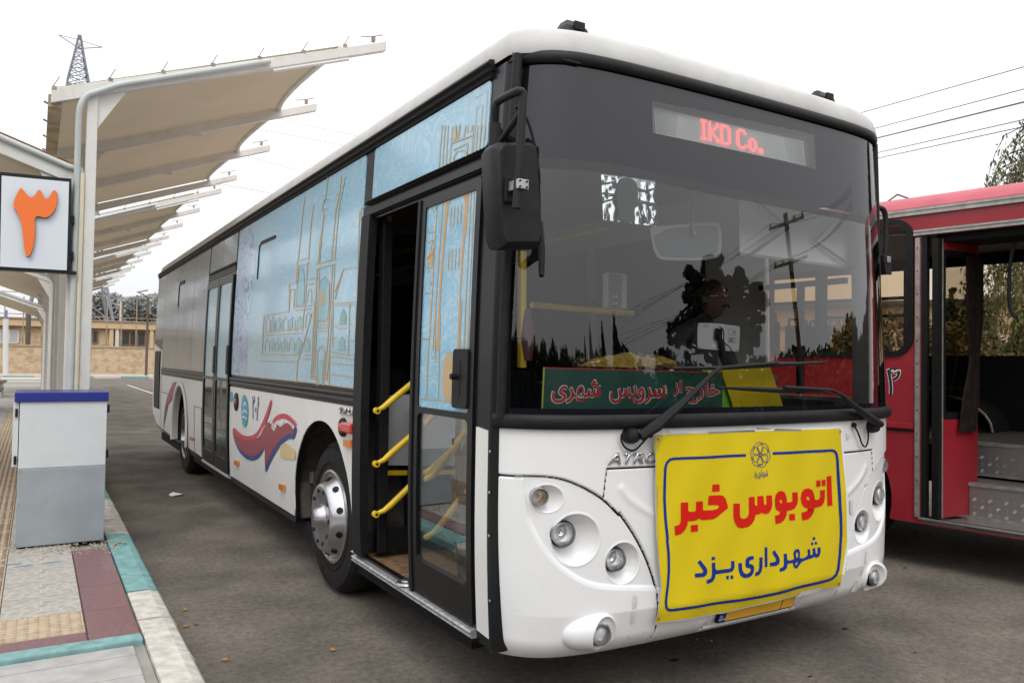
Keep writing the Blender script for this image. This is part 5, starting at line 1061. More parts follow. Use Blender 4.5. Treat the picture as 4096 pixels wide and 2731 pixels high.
# ---- stickers, boxes and objects just behind the windscreen
tf = thing('foil_sheet', 'crinkled silver foil sheet stuck inside the windscreen below the dotted band', 'foil', tuple(S_front(Z('z5', (850, 960)), -.015)[0]))
Qf = [np.array(p) for p in Z('z5', (698, 826), (996, 862), (1013, 1116), (710, 1078))]; g = MB(); rows = []
for j in range(25):
    rows.append([])
    for i in range(31):
        a_, b_ = i/30, j/24; p = (Qf[0]*(1-a_)+Qf[1]*a_)*(1-b_)+(Qf[3]*(1-a_)+Qf[2]*a_)*b_; rows[-1].append(tuple(S_front([p], -.014+.003*math.sin(a_*23+b_*3)*math.sin(b_*17+a_*9)+.002*math.sin(a_*41))[0]))
g.grid(rows).build('sheet', mat('silver foil', (.85, .87, .87), .12, 1.), tf, smooth=True)
decal([round_pts(Z('z5', (815, 840), (880, 850), (905, 900), (900, 960), (915, 1000), (880, 1010), (890, 1100), (800, 1090), (790, 1000), (780, 960), (790, 880)), 2)], S_front, 'dark_shape', mat('dark green grey film', (.06, .075, .07), .5), tf, off=-.006, step=40)
for pts_ in (((705, 880), (760, 870), (790, 895)), ((900, 905), (940, 918), (998, 905)), ((705, 930), (780, 940)), ((705, 980), (780, 960)), ((920, 980), (1003, 990)), ((720, 1075), (730, 1010), (745, 1060)), ((790, 1085), (800, 1030), (815, 1085)), ((920, 1080), (930, 1030), (950, 1095)), ((960, 1100), (985, 1040), (1005, 1110)), ((905, 970), (1000, 1000))):
    decal(stroke(Z('z5', *pts_), 7), S_front, 'dark_streak', mat('dark green grey film', (.06, .075, .07), .5), tf, off=-.006, step=60)
# interior mirror, sun blind, card reader
o = decal([round_pts(Z('z5', (965, 1125), (985, 1115), (1335, 1088), (1362, 1110), (1368, 1240), (1340, 1300), (1050, 1305), (995, 1280)), 1)], S_plane(1, -.27), 'interior_mirror', mat('mirror housing grey', (.34, .34, .345), .5), bus, off=0, step=80)
decal([round_pts(Z('z5', (982, 1135), (1325, 1105), (1348, 1125), (1350, 1232), (1325, 1282), (1060, 1288), (1008, 1265)), 1)], S_plane(1, -.272), 'mirror_back', mat('mirror back grey', (.16, .16, .165), .5), o, off=0, step=80)
tube('mirror_stalk', [tuple(p) for p in S_plane(1, -.28)(Z('z5', (1203, 900), (1205, 1160)))], .007, M_intl, o)
bx_ = S_plane(1, -.30)(Z('z5', (1206, 1152)))[0]; MB().box(bx_[0]-.008, bx_[0]+.008, bx_[1]-.012, bx_[1]-.006, bx_[2]-.01, bx_[2]+.01).build('mirror_label', M_intl, o)
o = decal([Z('z5', (1462, 955), (1800, 1000), (2090, 1050), (2088, 1345), (1750, 1305), (1465, 1265))], S_plane(1, -.18), 'sun_blind', mat('translucent sun blind', (.85, .85, .86), .6), bus, off=0, step=100)
decal([Z('z5', (1465, 1258), (2090, 1338), (2090, 1352), (1465, 1272))], S_plane(1, -.19), 'blind_edge', M_intl, o, step=100)
for pts_ in (((1540, 960), (1740, 1120)), ((1740, 1120), (1515, 1278)), ((1880, 1195), (2100, 1345)), ((1880, 1195), (1990, 1080))): tube('blind_arm', [tuple(p) for p in S_plane(1, -.21)(Z('z5', *pts_))], .008, mat('arm grey', (.2, .2, .21), .5), o, 6)
cr_ = thing('card_reader', 'small grey card reader box on the partition behind the windscreen', 'card reader', tuple(S_plane(1, .25)(Z('z6', (690, 340)))[0]))
P = S_plane(1, .25)(Z('z6', (635, 145), (750, 140), (748, 330), (632, 340))); MB().box(min(P[:, 0]), max(P[:, 0]), .25, .30, min(P[:, 2]), max(P[:, 2])).build('housing', mat('reader grey', (.36, .36, .37), .5), cr_, bevel=.01)
P = S_plane(1, .245)(Z('z6', (645, 152), (715, 148), (712, 325), (642, 332))); MB().box(min(P[:, 0]), max(P[:, 0]), .240, .249, min(P[:, 2]), max(P[:, 2])).build('screen', mat('reader screen', (.10, .10, .105), .3), cr_, bevel=.006)
for u_, v_ in ((672, 272), (686, 272), (670, 314), (685, 315)): p = S_plane(1, .235)(Z('z6', (u_, v_)))[0]; MB().lathe([(.001, .002), (.006, 0)], p, (0, -1, 0), 8).build('button', M_lwht, cr_)
# ============================================================ BANNER TAPED TO THE FRONT
bn = thing('banner', 'yellow vinyl banner with red and blue lettering taped across the front of the white bus', 'banner', tuple(S_banner([(3000, 2100)])[0]))
def Zs(*a): 
    o_ = []
    for k, *p in a: o_ += Z(k, *p)
    return o_
white = Zs(('r3', (52, 152), (600, 128), (1400, 98), (2118, 73), (2135, 400), (2160, 900), (2180, 1280), (2180, 1450)), ('r4', (2195, 330), (2180, 480), (2155, 640), (2132, 770), (1950, 805), (1500, 905), (900, 1050), (600, 1105), (170, 1160), (195, 1080), (222, 900), (236, 760), (215, 520), (200, 200)), ('r3', (72, 1000), (58, 700), (62, 450), (45, 300)))
yell = Zs(('r3', (62, 160), (600, 142), (1400, 112), (2104, 90), (2118, 400), (2140, 900), (2160, 1280), (2158, 1450)), ('r4', (2180, 330), (2160, 480), (2138, 640), (2118, 765), (1930, 800), (1500, 893), (900, 1040), (600, 1092), (180, 1150), (205, 1080), (232, 900), (246, 760), (222, 520), (207, 200)), ('r3', (84, 1000), (68, 700), (70, 450), (55, 300)))
sh = decal([white], S_banner, 'backing_sheet', M_banw, bn, off=0, step=22, thick=.0015)
decal([yell], S_banner, 'printed_sheet', M_ban, bn, off=.004, step=22)
brd = Zs(('r3', (1053, 384), (265, 424), (228, 434), (200, 460), (184, 495), (177, 540), (172, 860), (180, 1100), (195, 1290)), ('r4', (313, 300), (324, 420), (327, 600), (318, 740), (303, 860), (297, 930), (302, 985), (322, 1012), (360, 1018), (800, 955), (1280, 878), (1600, 803), (2005, 705), (2050, 685), (2085, 645), (2103, 590), (2116, 440), (2122, 200)), ('r3', (2100, 1340), (2094, 1200), (2076, 940), (2066, 700), (2055, 420), (2045, 370), (2025, 342), (1995, 330), (1363, 366)))
decal(stroke(brd, 10.5), S_banner, 'border_line', M_blu, bn, off=.006, step=22)
HL = [[(272, 1162), (300, 1160), (330, 1145), (342, 1105), (343, 905), (420, 902), (422, 995), (440, 1008), (500, 1003), (511, 990), (508, 895), (585, 890), (588, 985), (600, 993), (690, 988), (740, 972), (758, 950), (755, 935), (735, 930), (640, 933), (648, 830), (760, 822), (800, 828), (825, 860), (840, 920), (849, 962), (790, 1010), (740, 1060), (700, 1085), (640, 1095), (580, 1098), (545, 1080), (520, 1100), (470, 1108), (422, 1110), (415, 1160), (385, 1215), (345, 1250), (280, 1268)],
      [(685, 708), (763, 702), (765, 780), (687, 786)], [(457, 1155), (536, 1148), (539, 1223), (461, 1232)],
      [(905, 915), (980, 911), (984, 1050), (1000, 1078), (1035, 1083), (1070, 1065), (1090, 1030), (1088, 845), (1155, 840), (1158, 930), (1172, 941), (1185, 933), (1186, 836), (1253, 831), (1257, 922), (1270, 932), (1283, 920), (1283, 828), (1343, 823), (1347, 920), (1335, 975), (1305, 1020), (1265, 1030), (1225, 1015), (1200, 1032), (1160, 1040), (1150, 1090), (1120, 1140), (1080, 1170), (1010, 1186), (965, 1175), (930, 1130), (908, 1060)],
      [(1378, 1048), (1405, 1045), (1435, 1030), (1443, 1005), (1400, 990), (1380, 950), (1375, 880), (1385, 820), (1415, 785), (1450, 775), (1490, 795), (1515, 850), (1521, 905), (1545, 905), (1570, 900), (1582, 880), (1577, 797), (1633, 790), (1638, 870), (1628, 930), (1600, 975), (1560, 992), (1522, 998), (1515, 1050), (1490, 1100), (1450, 1130), (1388, 1141)],
      [(1433, 880), (1445, 866), (1460, 880), (1463, 905), (1450, 918), (1436, 905)], [(1543, 1035), (1603, 1028), (1605, 1098), (1547, 1106)],
      [(1670, 1012), (1700, 1008), (1730, 995), (1738, 970), (1700, 955), (1675, 920), (1664, 860), (1675, 790), (1705, 755), (1740, 746), (1780, 765), (1800, 815), (1808, 872), (1840, 875), (1862, 862), (1870, 840), (1866, 770), (1921, 762), (1924, 850), (1915, 905), (1890, 940), (1850, 955), (1808, 962), (1800, 1015), (1775, 1060), (1740, 1088), (1678, 1102)],
      [(1720, 847), (1733, 833), (1748, 845), (1753, 868), (1740, 882), (1724, 870)], [(1821, 660), (1866, 657), (1868, 724), (1823, 731)], [(1881, 655), (1925, 652), (1929, 717), (1884, 722)], [(1940, 616), (1992, 610), (2003, 935), (1952, 943)]]
SB = [[(637, 520), (662, 492), (720, 570), (733, 600), (728, 640), (700, 668), (610, 677), (607, 635), (680, 628), (693, 612), (690, 600)], [(775, 460), (808, 456), (810, 490), (778, 495)],
      [(778, 520), (812, 516), (817, 585), (835, 600), (970, 583), (985, 570), (983, 505), (1015, 501), (1018, 570), (1005, 605), (975, 622), (820, 642), (815, 680), (795, 715), (760, 735), (727, 739), (724, 702), (750, 695), (775, 680), (783, 640)], [(936, 660), (962, 657), (963, 694), (938, 698)], [(979, 655), (1004, 652), (1007, 688), (981, 692)],
      [(1055, 525), (1088, 521), (1092, 590), (1108, 628), (1140, 634), (1170, 612), (1177, 588), (1165, 573), (1130, 570), (1122, 540), (1125, 490), (1140, 462), (1170, 450), (1203, 446), (1205, 482), (1175, 487), (1160, 500), (1160, 530), (1190, 533), (1208, 560), (1208, 600), (1190, 645), (1160, 670), (1110, 678), (1075, 655), (1058, 600)],
      [(1265, 462), (1298, 458), (1300, 560), (1290, 610), (1265, 645), (1222, 658), (1220, 622), (1248, 610), (1263, 585)], [(1322, 358), (1352, 354), (1358, 562), (1328, 567)], [(1410, 415), (1437, 388), (1480, 455), (1490, 490), (1483, 530), (1455, 552), (1386, 559), (1384, 520), (1430, 514), (1452, 500), (1452, 480)],
      [(1533, 428), (1562, 424), (1566, 490), (1585, 497), (1630, 487), (1640, 470), (1630, 420), (1645, 390), (1672, 374), (1695, 385), (1705, 420), (1702, 472), (1740, 478), (1780, 460), (1795, 440), (1790, 385), (1815, 380), (1820, 436), (1832, 445), (1845, 432), (1843, 373), (1868, 370), (1872, 422), (1882, 430), (1890, 420), (1890, 362), (1917, 358), (1918, 410), (1905, 455), (1880, 470), (1855, 462), (1840, 475), (1800, 487), (1760, 500), (1720, 520), (1700, 545), (1680, 575), (1655, 580), (1632, 560), (1625, 520), (1600, 525), (1568, 528), (1560, 570), (1535, 600), (1487, 614), (1485, 578), (1515, 568), (1530, 545)],
      [(1660, 420), (1672, 405), (1684, 425), (1682, 465), (1668, 472), (1658, 450)], [(1652, 522), (1684, 510), (1668, 548), (1656, 548)], [(1842, 257), (1866, 253), (1868, 283), (1845, 287)], [(1826, 312), (1847, 309), (1849, 338), (1828, 341)], [(1862, 306), (1884, 303), (1886, 331), (1864, 334)]]
decal([Z('r3', *l) for l in HL], S_banner, 'red_headline', M_red, bn, off=.006, step=25)
decal([Z('r4', *l) for l in SB], S_banner, 'blue_subtitle', M_blu, bn, off=.006, step=25)
# six petal emblem with knotted outline and its small caption
cx_, cy_ = Z('r3', (1222, 380))[0]; em = []
for k in range(6):
    a = R(90+60*k); pet = []
    for t in np.linspace(0, 1, 13):
        r_ = 3+37*t; w_ = 15.5*math.sin(math.pi*min(1, t**1.15)*.5)*(1 if t < .75 else math.sqrt(max(0, 1-((t-.75)/.25)**2))); pet.append((r_, w_))
    lp = [(r_, w_) for r_, w_ in pet]+[(r_, -w_) for r_, w_ in pet[::-1]]
    P = [(cx_+(r_*math.cos(a)-w_*math.sin(a))*.86, cy_-(r_*math.sin(a)+w_*math.cos(a))*1.06) for r_, w_ in lp]; em.append(stroke(P, 1.9, True))
    b = R(90+60*k+14); c_ = R(90+60*(k+1)+14)
    p1 = (46*math.cos(R(90+60*k-16)), 46*math.sin(R(90+60*k-16))); p2 = (51*math.cos(R(90+60*k+16)), 51*math.sin(R(90+60*k+16))); p3 = (46*math.cos(R(90+60*k+44)), 46*math.sin(R(90+60*k+44))); p4_ = (38*math.cos(R(90+60*k+60)), 38*math.sin(R(90+60*k+60)))
    P = [(cx_+x*.86, cy_-y_*1.06) for x, y_ in round_pts([p1, p2, p3, p4_], 2, False)]; em.append(stroke(P, 1.9))
emb = MB()
for s_ in em:
    bm = fill(s_)
    conform(bm, S_banner, 'emblem_line', M_blu, bn, off=.006, step=30)
text_px('\ufeb7\ufeec\ufeae\u200a\ufea9\ufe8d\ufead\ufbfc \ufef3\ufeb0\ufea9'.replace('\u200a', '')[::-1], Z('r3', (1152, 545), (1308, 540), (1308, 640), (1152, 648)), S_banner, 'emblem_caption', M_blu, bn, .012, .006, 40)
for p_ in (Z('r3', (98, 203))[0], Z('r3', (2093, 125))[0], Z('r4', (215, 1100))[0], Z('r4', (2103, 737))[0]):
    c = S_banner([p_], .006)[0]; MB().lathe([(.006, .0), (.0055, .003), (.003, .0035), (.0025, -.001)], c, (0, -1, 0), 14).build('eyelet', M_chrome, bn)
for q in (Z('r3', (165, 170), (185, 92), (240, 135), (1160, 108), (1155, 128)), Z('r3', (1365, 122), (1390, 92), (1660, 98), (1650, 118)), Z('r3', (1175, 105), (1170, 78), (1330, 95), (1368, 100)), Z('r3', (30, 160), (150, 155), (120, 260), (60, 400), (30, 360)), Z('r4', (1650, 895), (1720, 825), (1935, 776), (1900, 825), (1700, 875)), Z('r3', (82, 720), (92, 720), (108, 1530), (98, 1530))):
    decal([q], S_banner, 'tape_strip', M_tapeo if q[0][1] > 2300 else M_tape, bn, off=.008, step=40)
for q in (Z('r2', (1220, 1010), (1235, 1003), (1250, 1020), (1255, 1060), (1230, 1235), (1195, 1245)), Z('r2', (1175, 1340), (1240, 1325), (1235, 1352), (1190, 1352)), Z('r3', (2200, 870), (2230, 880), (2235, 1030), (2205, 1030)), Z('r3', (2155, 140), (2200, 170), (2185, 225), (2165, 215)), Z('zR', (435, 1080), (443, 1080), (440, 1150), (405, 1240), (398, 1235), (425, 1150)), Z('zR', (360, 1280), (390, 1270), (365, 1345), (335, 1345))):
    decal([q], S_front, 'tape_residue', M_tapeo, bus, off=.0025, step=40)
# ============================================================ THINGS ON THE DASHBOARD
S_d = lambda o_: (lambda uv, off=0: S_front(uv, -o_+off))
gb = thing('route_board', 'dark green board with red white edged lettering propped inside the windscreen', 'sign board', tuple(S_d(.07)([Z('z6', (780, 940))[0]])[0]))
decal([Z('z6', (262, 692), (1310, 722), (1306, 938), (246, 945))], S_d(.07), 'board', M_green, gb, off=0, step=40, thick=.006)
decal([Z('z6', (254, 688), (264, 688), (252, 946), (242, 946))], S_d(.069), 'board_edge', mat('lime yellow edge', (.45, .5, .08), .5), gb, off=.001, step=40, thick=.006)
decal([Z('z6', (262, 688), (1310, 718), (1310, 724), (262, 694))], S_d(.069), 'board_edge', M_lred, gb, off=.001, step=40)
def fa(s): return s[::-1]
w1_ = fa('\ufeb7\ufeec\ufeae\u06cc'.replace('\u06cc', '\ufbfc')); w2_ = fa('\ufeb3\ufeae\ufeed\ufef3\ufeb2'); w3_ = fa('\ufe8d\ufeaf'); w4_ = fa('\ufea7\ufe8e\ufead\ufe9d')
for body, q in ((w1_, ((298, 758), (600, 758), (600, 905), (298, 905))), (w2_, ((640, 792), (982, 792), (982, 908), (640, 905))), (w3_, ((1015, 765), (1072, 765), (1072, 862), (1015, 862))), (w4_, ((1090, 768), (1296, 768), (1296, 908), (1090, 905)))):
    qz = Z('z6', *q); _, bx = text_px(body, qz, S_d(.069), 'letter_outline', M_lwht, gb, .05, .0015, 40)
    c = np.mean(np.array(qz), axis=0); text_px(body, [tuple(c+(np.array(p)-c)*np.array([.955, .92])) for p in qz], S_d(.069), 'red_lettering', M_lred, gb, .022, .003, 40)
yf_ = thing('document_folder', 'glossy yellow folder leaning against the windscreen right of the green board', 'folder', tuple(S_d(.08)([Z('z6', (1520, 925))[0]])[0]))
decal([Z('z6', (1300, 706), (1590, 688), (1666, 920), (1374, 932))], S_d(.075), 'cover', mat('glossy yellow cover', (.82, .60, .02), .15, coat=1.), yf_, off=0, step=30, thick=.008)
gf_ = thing('document_folder', 'lime green folder between the dark green board and the yellow folder', 'folder', tuple(S_d(.09)([Z('z6', (1320, 930))[0]])[0]))
decal([Z('z6', (1185, 695), (1300, 708), (1374, 932), (1304, 935))], S_d(.095), 'cover', mat('lime green cover', (.22, .62, .03), .4), gf_, off=0, step=30, thick=.006)
pk = thing('plastic_bag', 'clear plastic bag of yellow envelopes lying on top of the green board', 'bag', tuple(S_d(.16)([Z('z6', (760, 700))[0]])[0]))
for k in range(8):
    o_ = k*6; decal([Z('z6', (450+k*14, 680-o_*.9), (700+k*10, 640-o_), (960-k*20, 628-o_*.2+k*2), (1038, 655+k*4), (1030, 668+k*4), (760, 690-o_*.5))], S_d(.15+.008*k), 'envelope', mat('yellow envelope paper', (.80, .58, .03), .5, var=.12, vscale=20) if k % 2 else mat('deep yellow paper', (.72, .42, .02), .5), pk, off=0, step=50, thick=.002)
g = MB(); rows = []
for j in range(13):
    rows.append([])
    for i in range(30):
        a_, b_ = i/29, j/12; u_ = 425+665*a_; top_ = 612+30*math.sin(a_*9)*(.4)+(60*(a_-.8)/.2 if a_ > .8 else 0)+(50*(.06-a_)/.06 if a_ < .06 else 0); v_ = top_+(700+15*a_-top_)*b_
        rows[-1].append(tuple(S_front([Z('z6', (u_, v_))[0]], -.13+.016*math.sin(i*2.3+j)+.012*math.sin(i*.9-j*1.7))[0]))
g.grid(rows).build('plastic_film', glass('crinkled clear film', (.98, .98, .97), .2, .45), pk, smooth=True)
tb = thing('tablet', 'white backed tablet computer on a black arm behind the windscreen above the dashboard', 'tablet', tuple(S_d(.22)([Z('z6', (1310, 660))[0]])[0]))
ST_ = S_d(.22)
decal([round_pts(Z('z6', (1162, 432), (1180, 427), (1300, 432), (1335, 440), (1405, 447), (1412, 455), (1405, 590), (1398, 597), (1240, 585), (1165, 578), (1160, 570)), 1)], ST_, 'casing', mat('white plastic casing', (.66, .68, .67), .4), tb, off=0, step=40, thick=.02)
for q in (((1195, 436), (1226, 438), (1225, 452), (1195, 450)), ((1345, 465), (1385, 470), (1384, 500), (1344, 496)), ((1345, 515), (1387, 520), (1385, 545), (1345, 540))): decal(stroke(Z('z6', *q), 1.2, True), ST_, 'label_outline', M_blk, tb, off=.0015, step=60)
text_px('P', Z('z6', (1372, 478), (1384, 479), (1384, 492), (1372, 491)), ST_, 'label_mark', M_blk, tb, .02, .0016, 60)
for k in range(6): decal([Z('z6', (1348, 519+4*k), (1375-3*(k % 3), 520+4*k), (1375-3*(k % 3), 521.4+4*k), (1348, 520.4+4*k))], ST_, 'print_line', M_blk, tb, off=.0016, step=60)
for p_ in ((1172, 570), (1400, 455), (1392, 588), (1175, 440)): c = ST_([Z('z6', p_)[0]], .002)[0]; MB().lathe([(.001, .001), (.003, .0)], c, (0, -1, 0), 8).build('screw', M_blk, tb)
decal([Z('z6', (1268, 460), (1308, 462), (1306, 528), (1264, 526))], ST_, 'bracket', M_blk, tb, off=.012, step=40, thick=.012)
P = [tuple(p) for p in S_d(.20)(Z('z6', (1288, 500), (1305, 560), (1320, 660)))]; tube('arm', P, [.010, .014, .012], M_blk, tb, 8)
P = [tuple(p) for p in S_d(.19)(Z('z6', (1290, 452), (1310, 460), (1318, 500), (1312, 545), (1355, 570), (1370, 620)))]; tube('cable', [tuple(p) for p in round_pts(P, 2, False)], .003, M_blk, tb, 6)
# ============================================================ DRIVER
hp = S_plane(1, .42)([(2856, 1200)])[0]
pr = thing('person', 'man with glasses and dark moustache sitting behind the wheel of the white bus', 'person', (float(hp[0]), .5, .39))
def skin_body(name, nodes, edges, m, parent, root=0):
    me = bpy.data.meshes.new(name); me.from_pydata([n_[:3] for n_ in nodes], edges, []); o_ = bpy.data.objects.new(name, me); COL.objects.link(o_)
    md = o_.modifiers.new('s', 'SKIN'); sv = me.skin_vertices[0].data
    for i, n_ in enumerate(nodes): sv[i].radius = (n_[3], n_[4] if len(n_) > 4 else n_[3]); sv[i].use_root = (i == root)
    sb = o_.modifiers.new('b', 'SUBSURF'); sb.levels = 2; sb.render_levels = 2
    dg = bpy.context.evaluated_depsgraph_get(); m2 = bpy.data.meshes.new_from_object(o_.evaluated_get(dg)); bpy.data.objects.remove(o_); m2.name = name
    m2.materials.clear(); m2.materials.append(m); m2.polygons.foreach_set('use_smooth', [True]*len(m2.polygons)); return link(bpy.data.objects.new(name, m2), parent)
hx, hy, hz = float(hp[0]), .42, float(hp[2]); by = .52; sc0 = hz-.62
M_skin = mat('skin', (.15, .08, .055), .5, var=.08, vscale=20); M_shirt = mat('dark grey shirt', (.03, .032, .036), .85, var=.12, vscale=6); M_hair = mat('black hair', (.01, .009, .008), .6)
nd = [(hx, by+.06, sc0-.02, .16, .12), (hx, by+.05, sc0+.16, .155, .11), (hx, by+.04, sc0+.33, .17, .11), (hx, by+.03, sc0+.42, .10, .08), (hx, by, sc0+.48, .055), (hx, hy+.03, sc0+.53, .055),
      (hx-.19, by+.03, sc0+.40, .065), (hx-.25, by-.04, sc0+.15, .05), (hx-.2, by-.26, sc0+.06, .038), (hx-.17, .16, sc0+.12, .03), (hx+.19, by+.03, sc0+.40, .065), (hx+.25, by-.04, sc0+.15, .05), (hx+.2, by-.26, sc0+.06, .038), (hx+.1, .16, sc0+.12, .03),
      (hx-.1, by-.05, sc0-.06, .10), (hx-.13, by-.40, sc0-.08, .075), (hx-.13, by-.42, .45, .05), (hx+.1, by-.05, sc0-.06, .10), (hx+.13, by-.40, sc0-.08, .075), (hx+.13, by-.42, .45, .05)]
ed = [(0, 1), (1, 2), (2, 3), (3, 4), (4, 5), (3, 6), (6, 7), (7, 8), (8, 9), (3, 10), (10, 11), (11, 12), (12, 13), (0, 14), (14, 15), (15, 16), (0, 17), (17, 18), (18, 19)]
body = skin_body('body', nd, ed, M_shirt, pr)
# head as a shaped surface with a face
g = MB(); rows = []
for j in range(25):
    th = math.pi*j/24; row = []
    for i in range(32):
        ph = 2*math.pi*i/32; x = math.sin(th)*math.cos(ph); y_ = math.sin(th)*math.sin(ph); z_ = math.cos(th)
        w_ = .073*(1-.22*max(0, -z_)**1.5); dd = .092*(1-.10*max(0, -z_)); X_ = x*w_; Y_ = -y_*dd; Z_ = z_*.118
        if Y_ < 0:
            f_ = math.exp(-(X_/.014)**2); Y_ -= .020*f_*math.exp(-((Z_+.012)/.022)**2); Y_ -= .006*math.exp(-(X_/.03)**2)*math.exp(-((Z_+.055)/.014)**2)
            for ex in (-.03, .03): Y_ += .012*math.exp(-((X_-ex)/.014)**2)*math.exp(-((Z_-.018)/.013)**2)
            Y_ -= .008*math.exp(-((Z_+.098)/.018)**2)*math.exp(-(X_/.03)**2)
        row.append((hx+X_, hy+Y_, hz+Z_))
    rows.append(row)
g.grid(rows, wrap=True); head = g.build('head', M_skin, pr, smooth=True)
g = MB(); rows = []
for j in range(12):
    th = math.pi*.62*j/11; rows.append([(hx+math.sin(th)*math.cos(2*math.pi*i/28)*.079, hy+.012+math.sin(th)*math.sin(2*math.pi*i/28)*.098 if not (math.sin(2*math.pi*i/28) < -.25 and th > 1.0) else hy-.05+.0*th, hz+.008+math.cos(th)*.124 if not (math.sin(2*math.pi*i/28) < -.25 and th > 1.0) else hz+.07) for i in range(28)])
g.grid(rows, wrap=True).build('hair', M_hair, head, smooth=True)
MB().tube([(hx-.032, hy-.096, hz-.050), (hx-.012, hy-.112, hz-.040), (hx+.012, hy-.112, hz-.040), (hx+.032, hy-.096, hz-.050)], [.004, .008, .008, .004], 8).build('moustache', M_hair, head, smooth=True)
gs = MB()
for sx_ in (-1, 1): gs.tube([(hx+sx_*.031+.023*math.cos(a), hy-.098, hz+.016+.016*math.sin(a)) for a in np.linspace(0, 2*math.pi, 20)], .0016, 6, False); gs.tube([(hx+sx_*.054, hy-.096, hz+.02), (hx+sx_*.076, hy-.0, hz+.02)], .0016, 6)
gs.tube([(hx-.009, hy-.10, hz+.02), (hx+.009, hy-.10, hz+.02)], .0016, 6); gs.build('glasses', M_chrome, head, smooth=True)
for sx_ in (-1, 1):
    MB().lathe([(.001, .008), (.008, .005), (.011, -.004)], (hx+sx_*.030, hy-.078, hz+.018), (0, -1, 0), 12).build('eye', mat('eye', (.05, .03, .02), .2), head, smooth=True)
    MB().lathe([(.001, .012), (.018, .010), (.026, .0), (.02, -.006)], (hx+sx_*.073, hy+.005, hz), (sx_, -.3, 0), 12).build('ear', M_skin, head, smooth=True)
    hb = (hx-.17, .16, sc0+.12) if sx_ < 0 else (hx+.1, .16, sc0+.12); hnd = MB(); hnd.tube([hb, (hb[0], hb[1]-.05, hb[2]+.03), (hb[0], hb[1]-.09, hb[2]+.03)], [.028, .038, .034], 10)
    for k in range(4): f0 = (hb[0]-.028+.018*k, hb[1]-.09, hb[2]+.03); hnd.tube([f0, (f0[0], f0[1]-.035-.004*(k in (1, 2)), f0[2]-.002), (f0[0], f0[1]-.04, f0[2]-.03), (f0[0], f0[1]-.02, f0[2]-.042)], [.009, .0085, .008, .007], 8)
    hnd.tube([(hb[0]-sx_*.03, hb[1]-.04, hb[2]+.02), (hb[0]-sx_*.045, hb[1]-.07, hb[2]), (hb[0]-sx_*.035, hb[1]-.085, hb[2]-.02)], [.011, .010, .008], 8); hnd.build('hand', M_skin, pr, smooth=True)
# ============================================================ SHELTERS
M_post = mat('cream painted steel', (.66, .64, .60), .45, var=.06, vscale=4, dirt=.25); M_beam = mat('pale cream beam paint', (.68, .66, .62), .5, var=.06, vscale=5, dirt=.35)
M_rust = mat('rusty steel', (.20, .09, .04), .85, var=.4, vscale=30); M_clamp = mat('rust stained clamp', (.34, .27, .20), .7, .2, var=.4, vscale=40); M_pipe = mat('grey white pipe', (.50, .53, .52), .45, var=.05)
M_ypipe = mat('cream conduit', (.66, .60, .44), .5, var=.05)
mm = bpy.data.materials.new('canopy membrane'); mm.use_nodes = True; t = mm.node_tree; b_ = t.nodes['Principled BSDF']; b_.inputs['Base Color'].default_value = (.46, .42, .35, 1); b_.inputs['Roughness'].default_value = .85
tl_ = t.nodes.new('ShaderNodeBsdfTranslucent'); tl_.inputs[0].default_value = (.50, .40, .27, 1); mx_ = t.nodes.new('ShaderNodeMixShader'); mx_.inputs[0].default_value = .20
n_ = t.nodes.new('ShaderNodeTexNoise'); n_.inputs['Scale'].default_value = 1.5; n_.inputs['Detail'].default_value = 6; g_ = t.nodes.new('ShaderNodeTexCoord'); r_ = t.nodes.new('ShaderNodeValToRGB'); r_.color_ramp.elements[0].color = (.36, .31, .24, 1); r_.color_ramp.elements[1].color = (.43, .38, .31, 1); r_.color_ramp.elements[0].position = .3; r_.color_ramp.elements[1].position = .7
t.links.new(g_.outputs['Object'], n_.inputs['Vector']); t.links.new(n_.outputs[0], r_.inputs[0]); t.links.new(r_.outputs[0], b_.inputs['Base Color'])
t.links.new(b_.outputs[0], mx_.inputs[1]); t.links.new(tl_.outputs[0], mx_.inputs[2]); t.links.new(mx_.outputs[0], t.nodes['Material Output'].inputs[0]); M_mem = mm
Y1 = 4.3; SPC = 2.30
PT = lambda u, v, y=Y1: AY(u, v, y)
Lf = PT(205, 368); Tip = PT(1540, 172); J = PT(372, 345); Tb = PT(1361, 232)
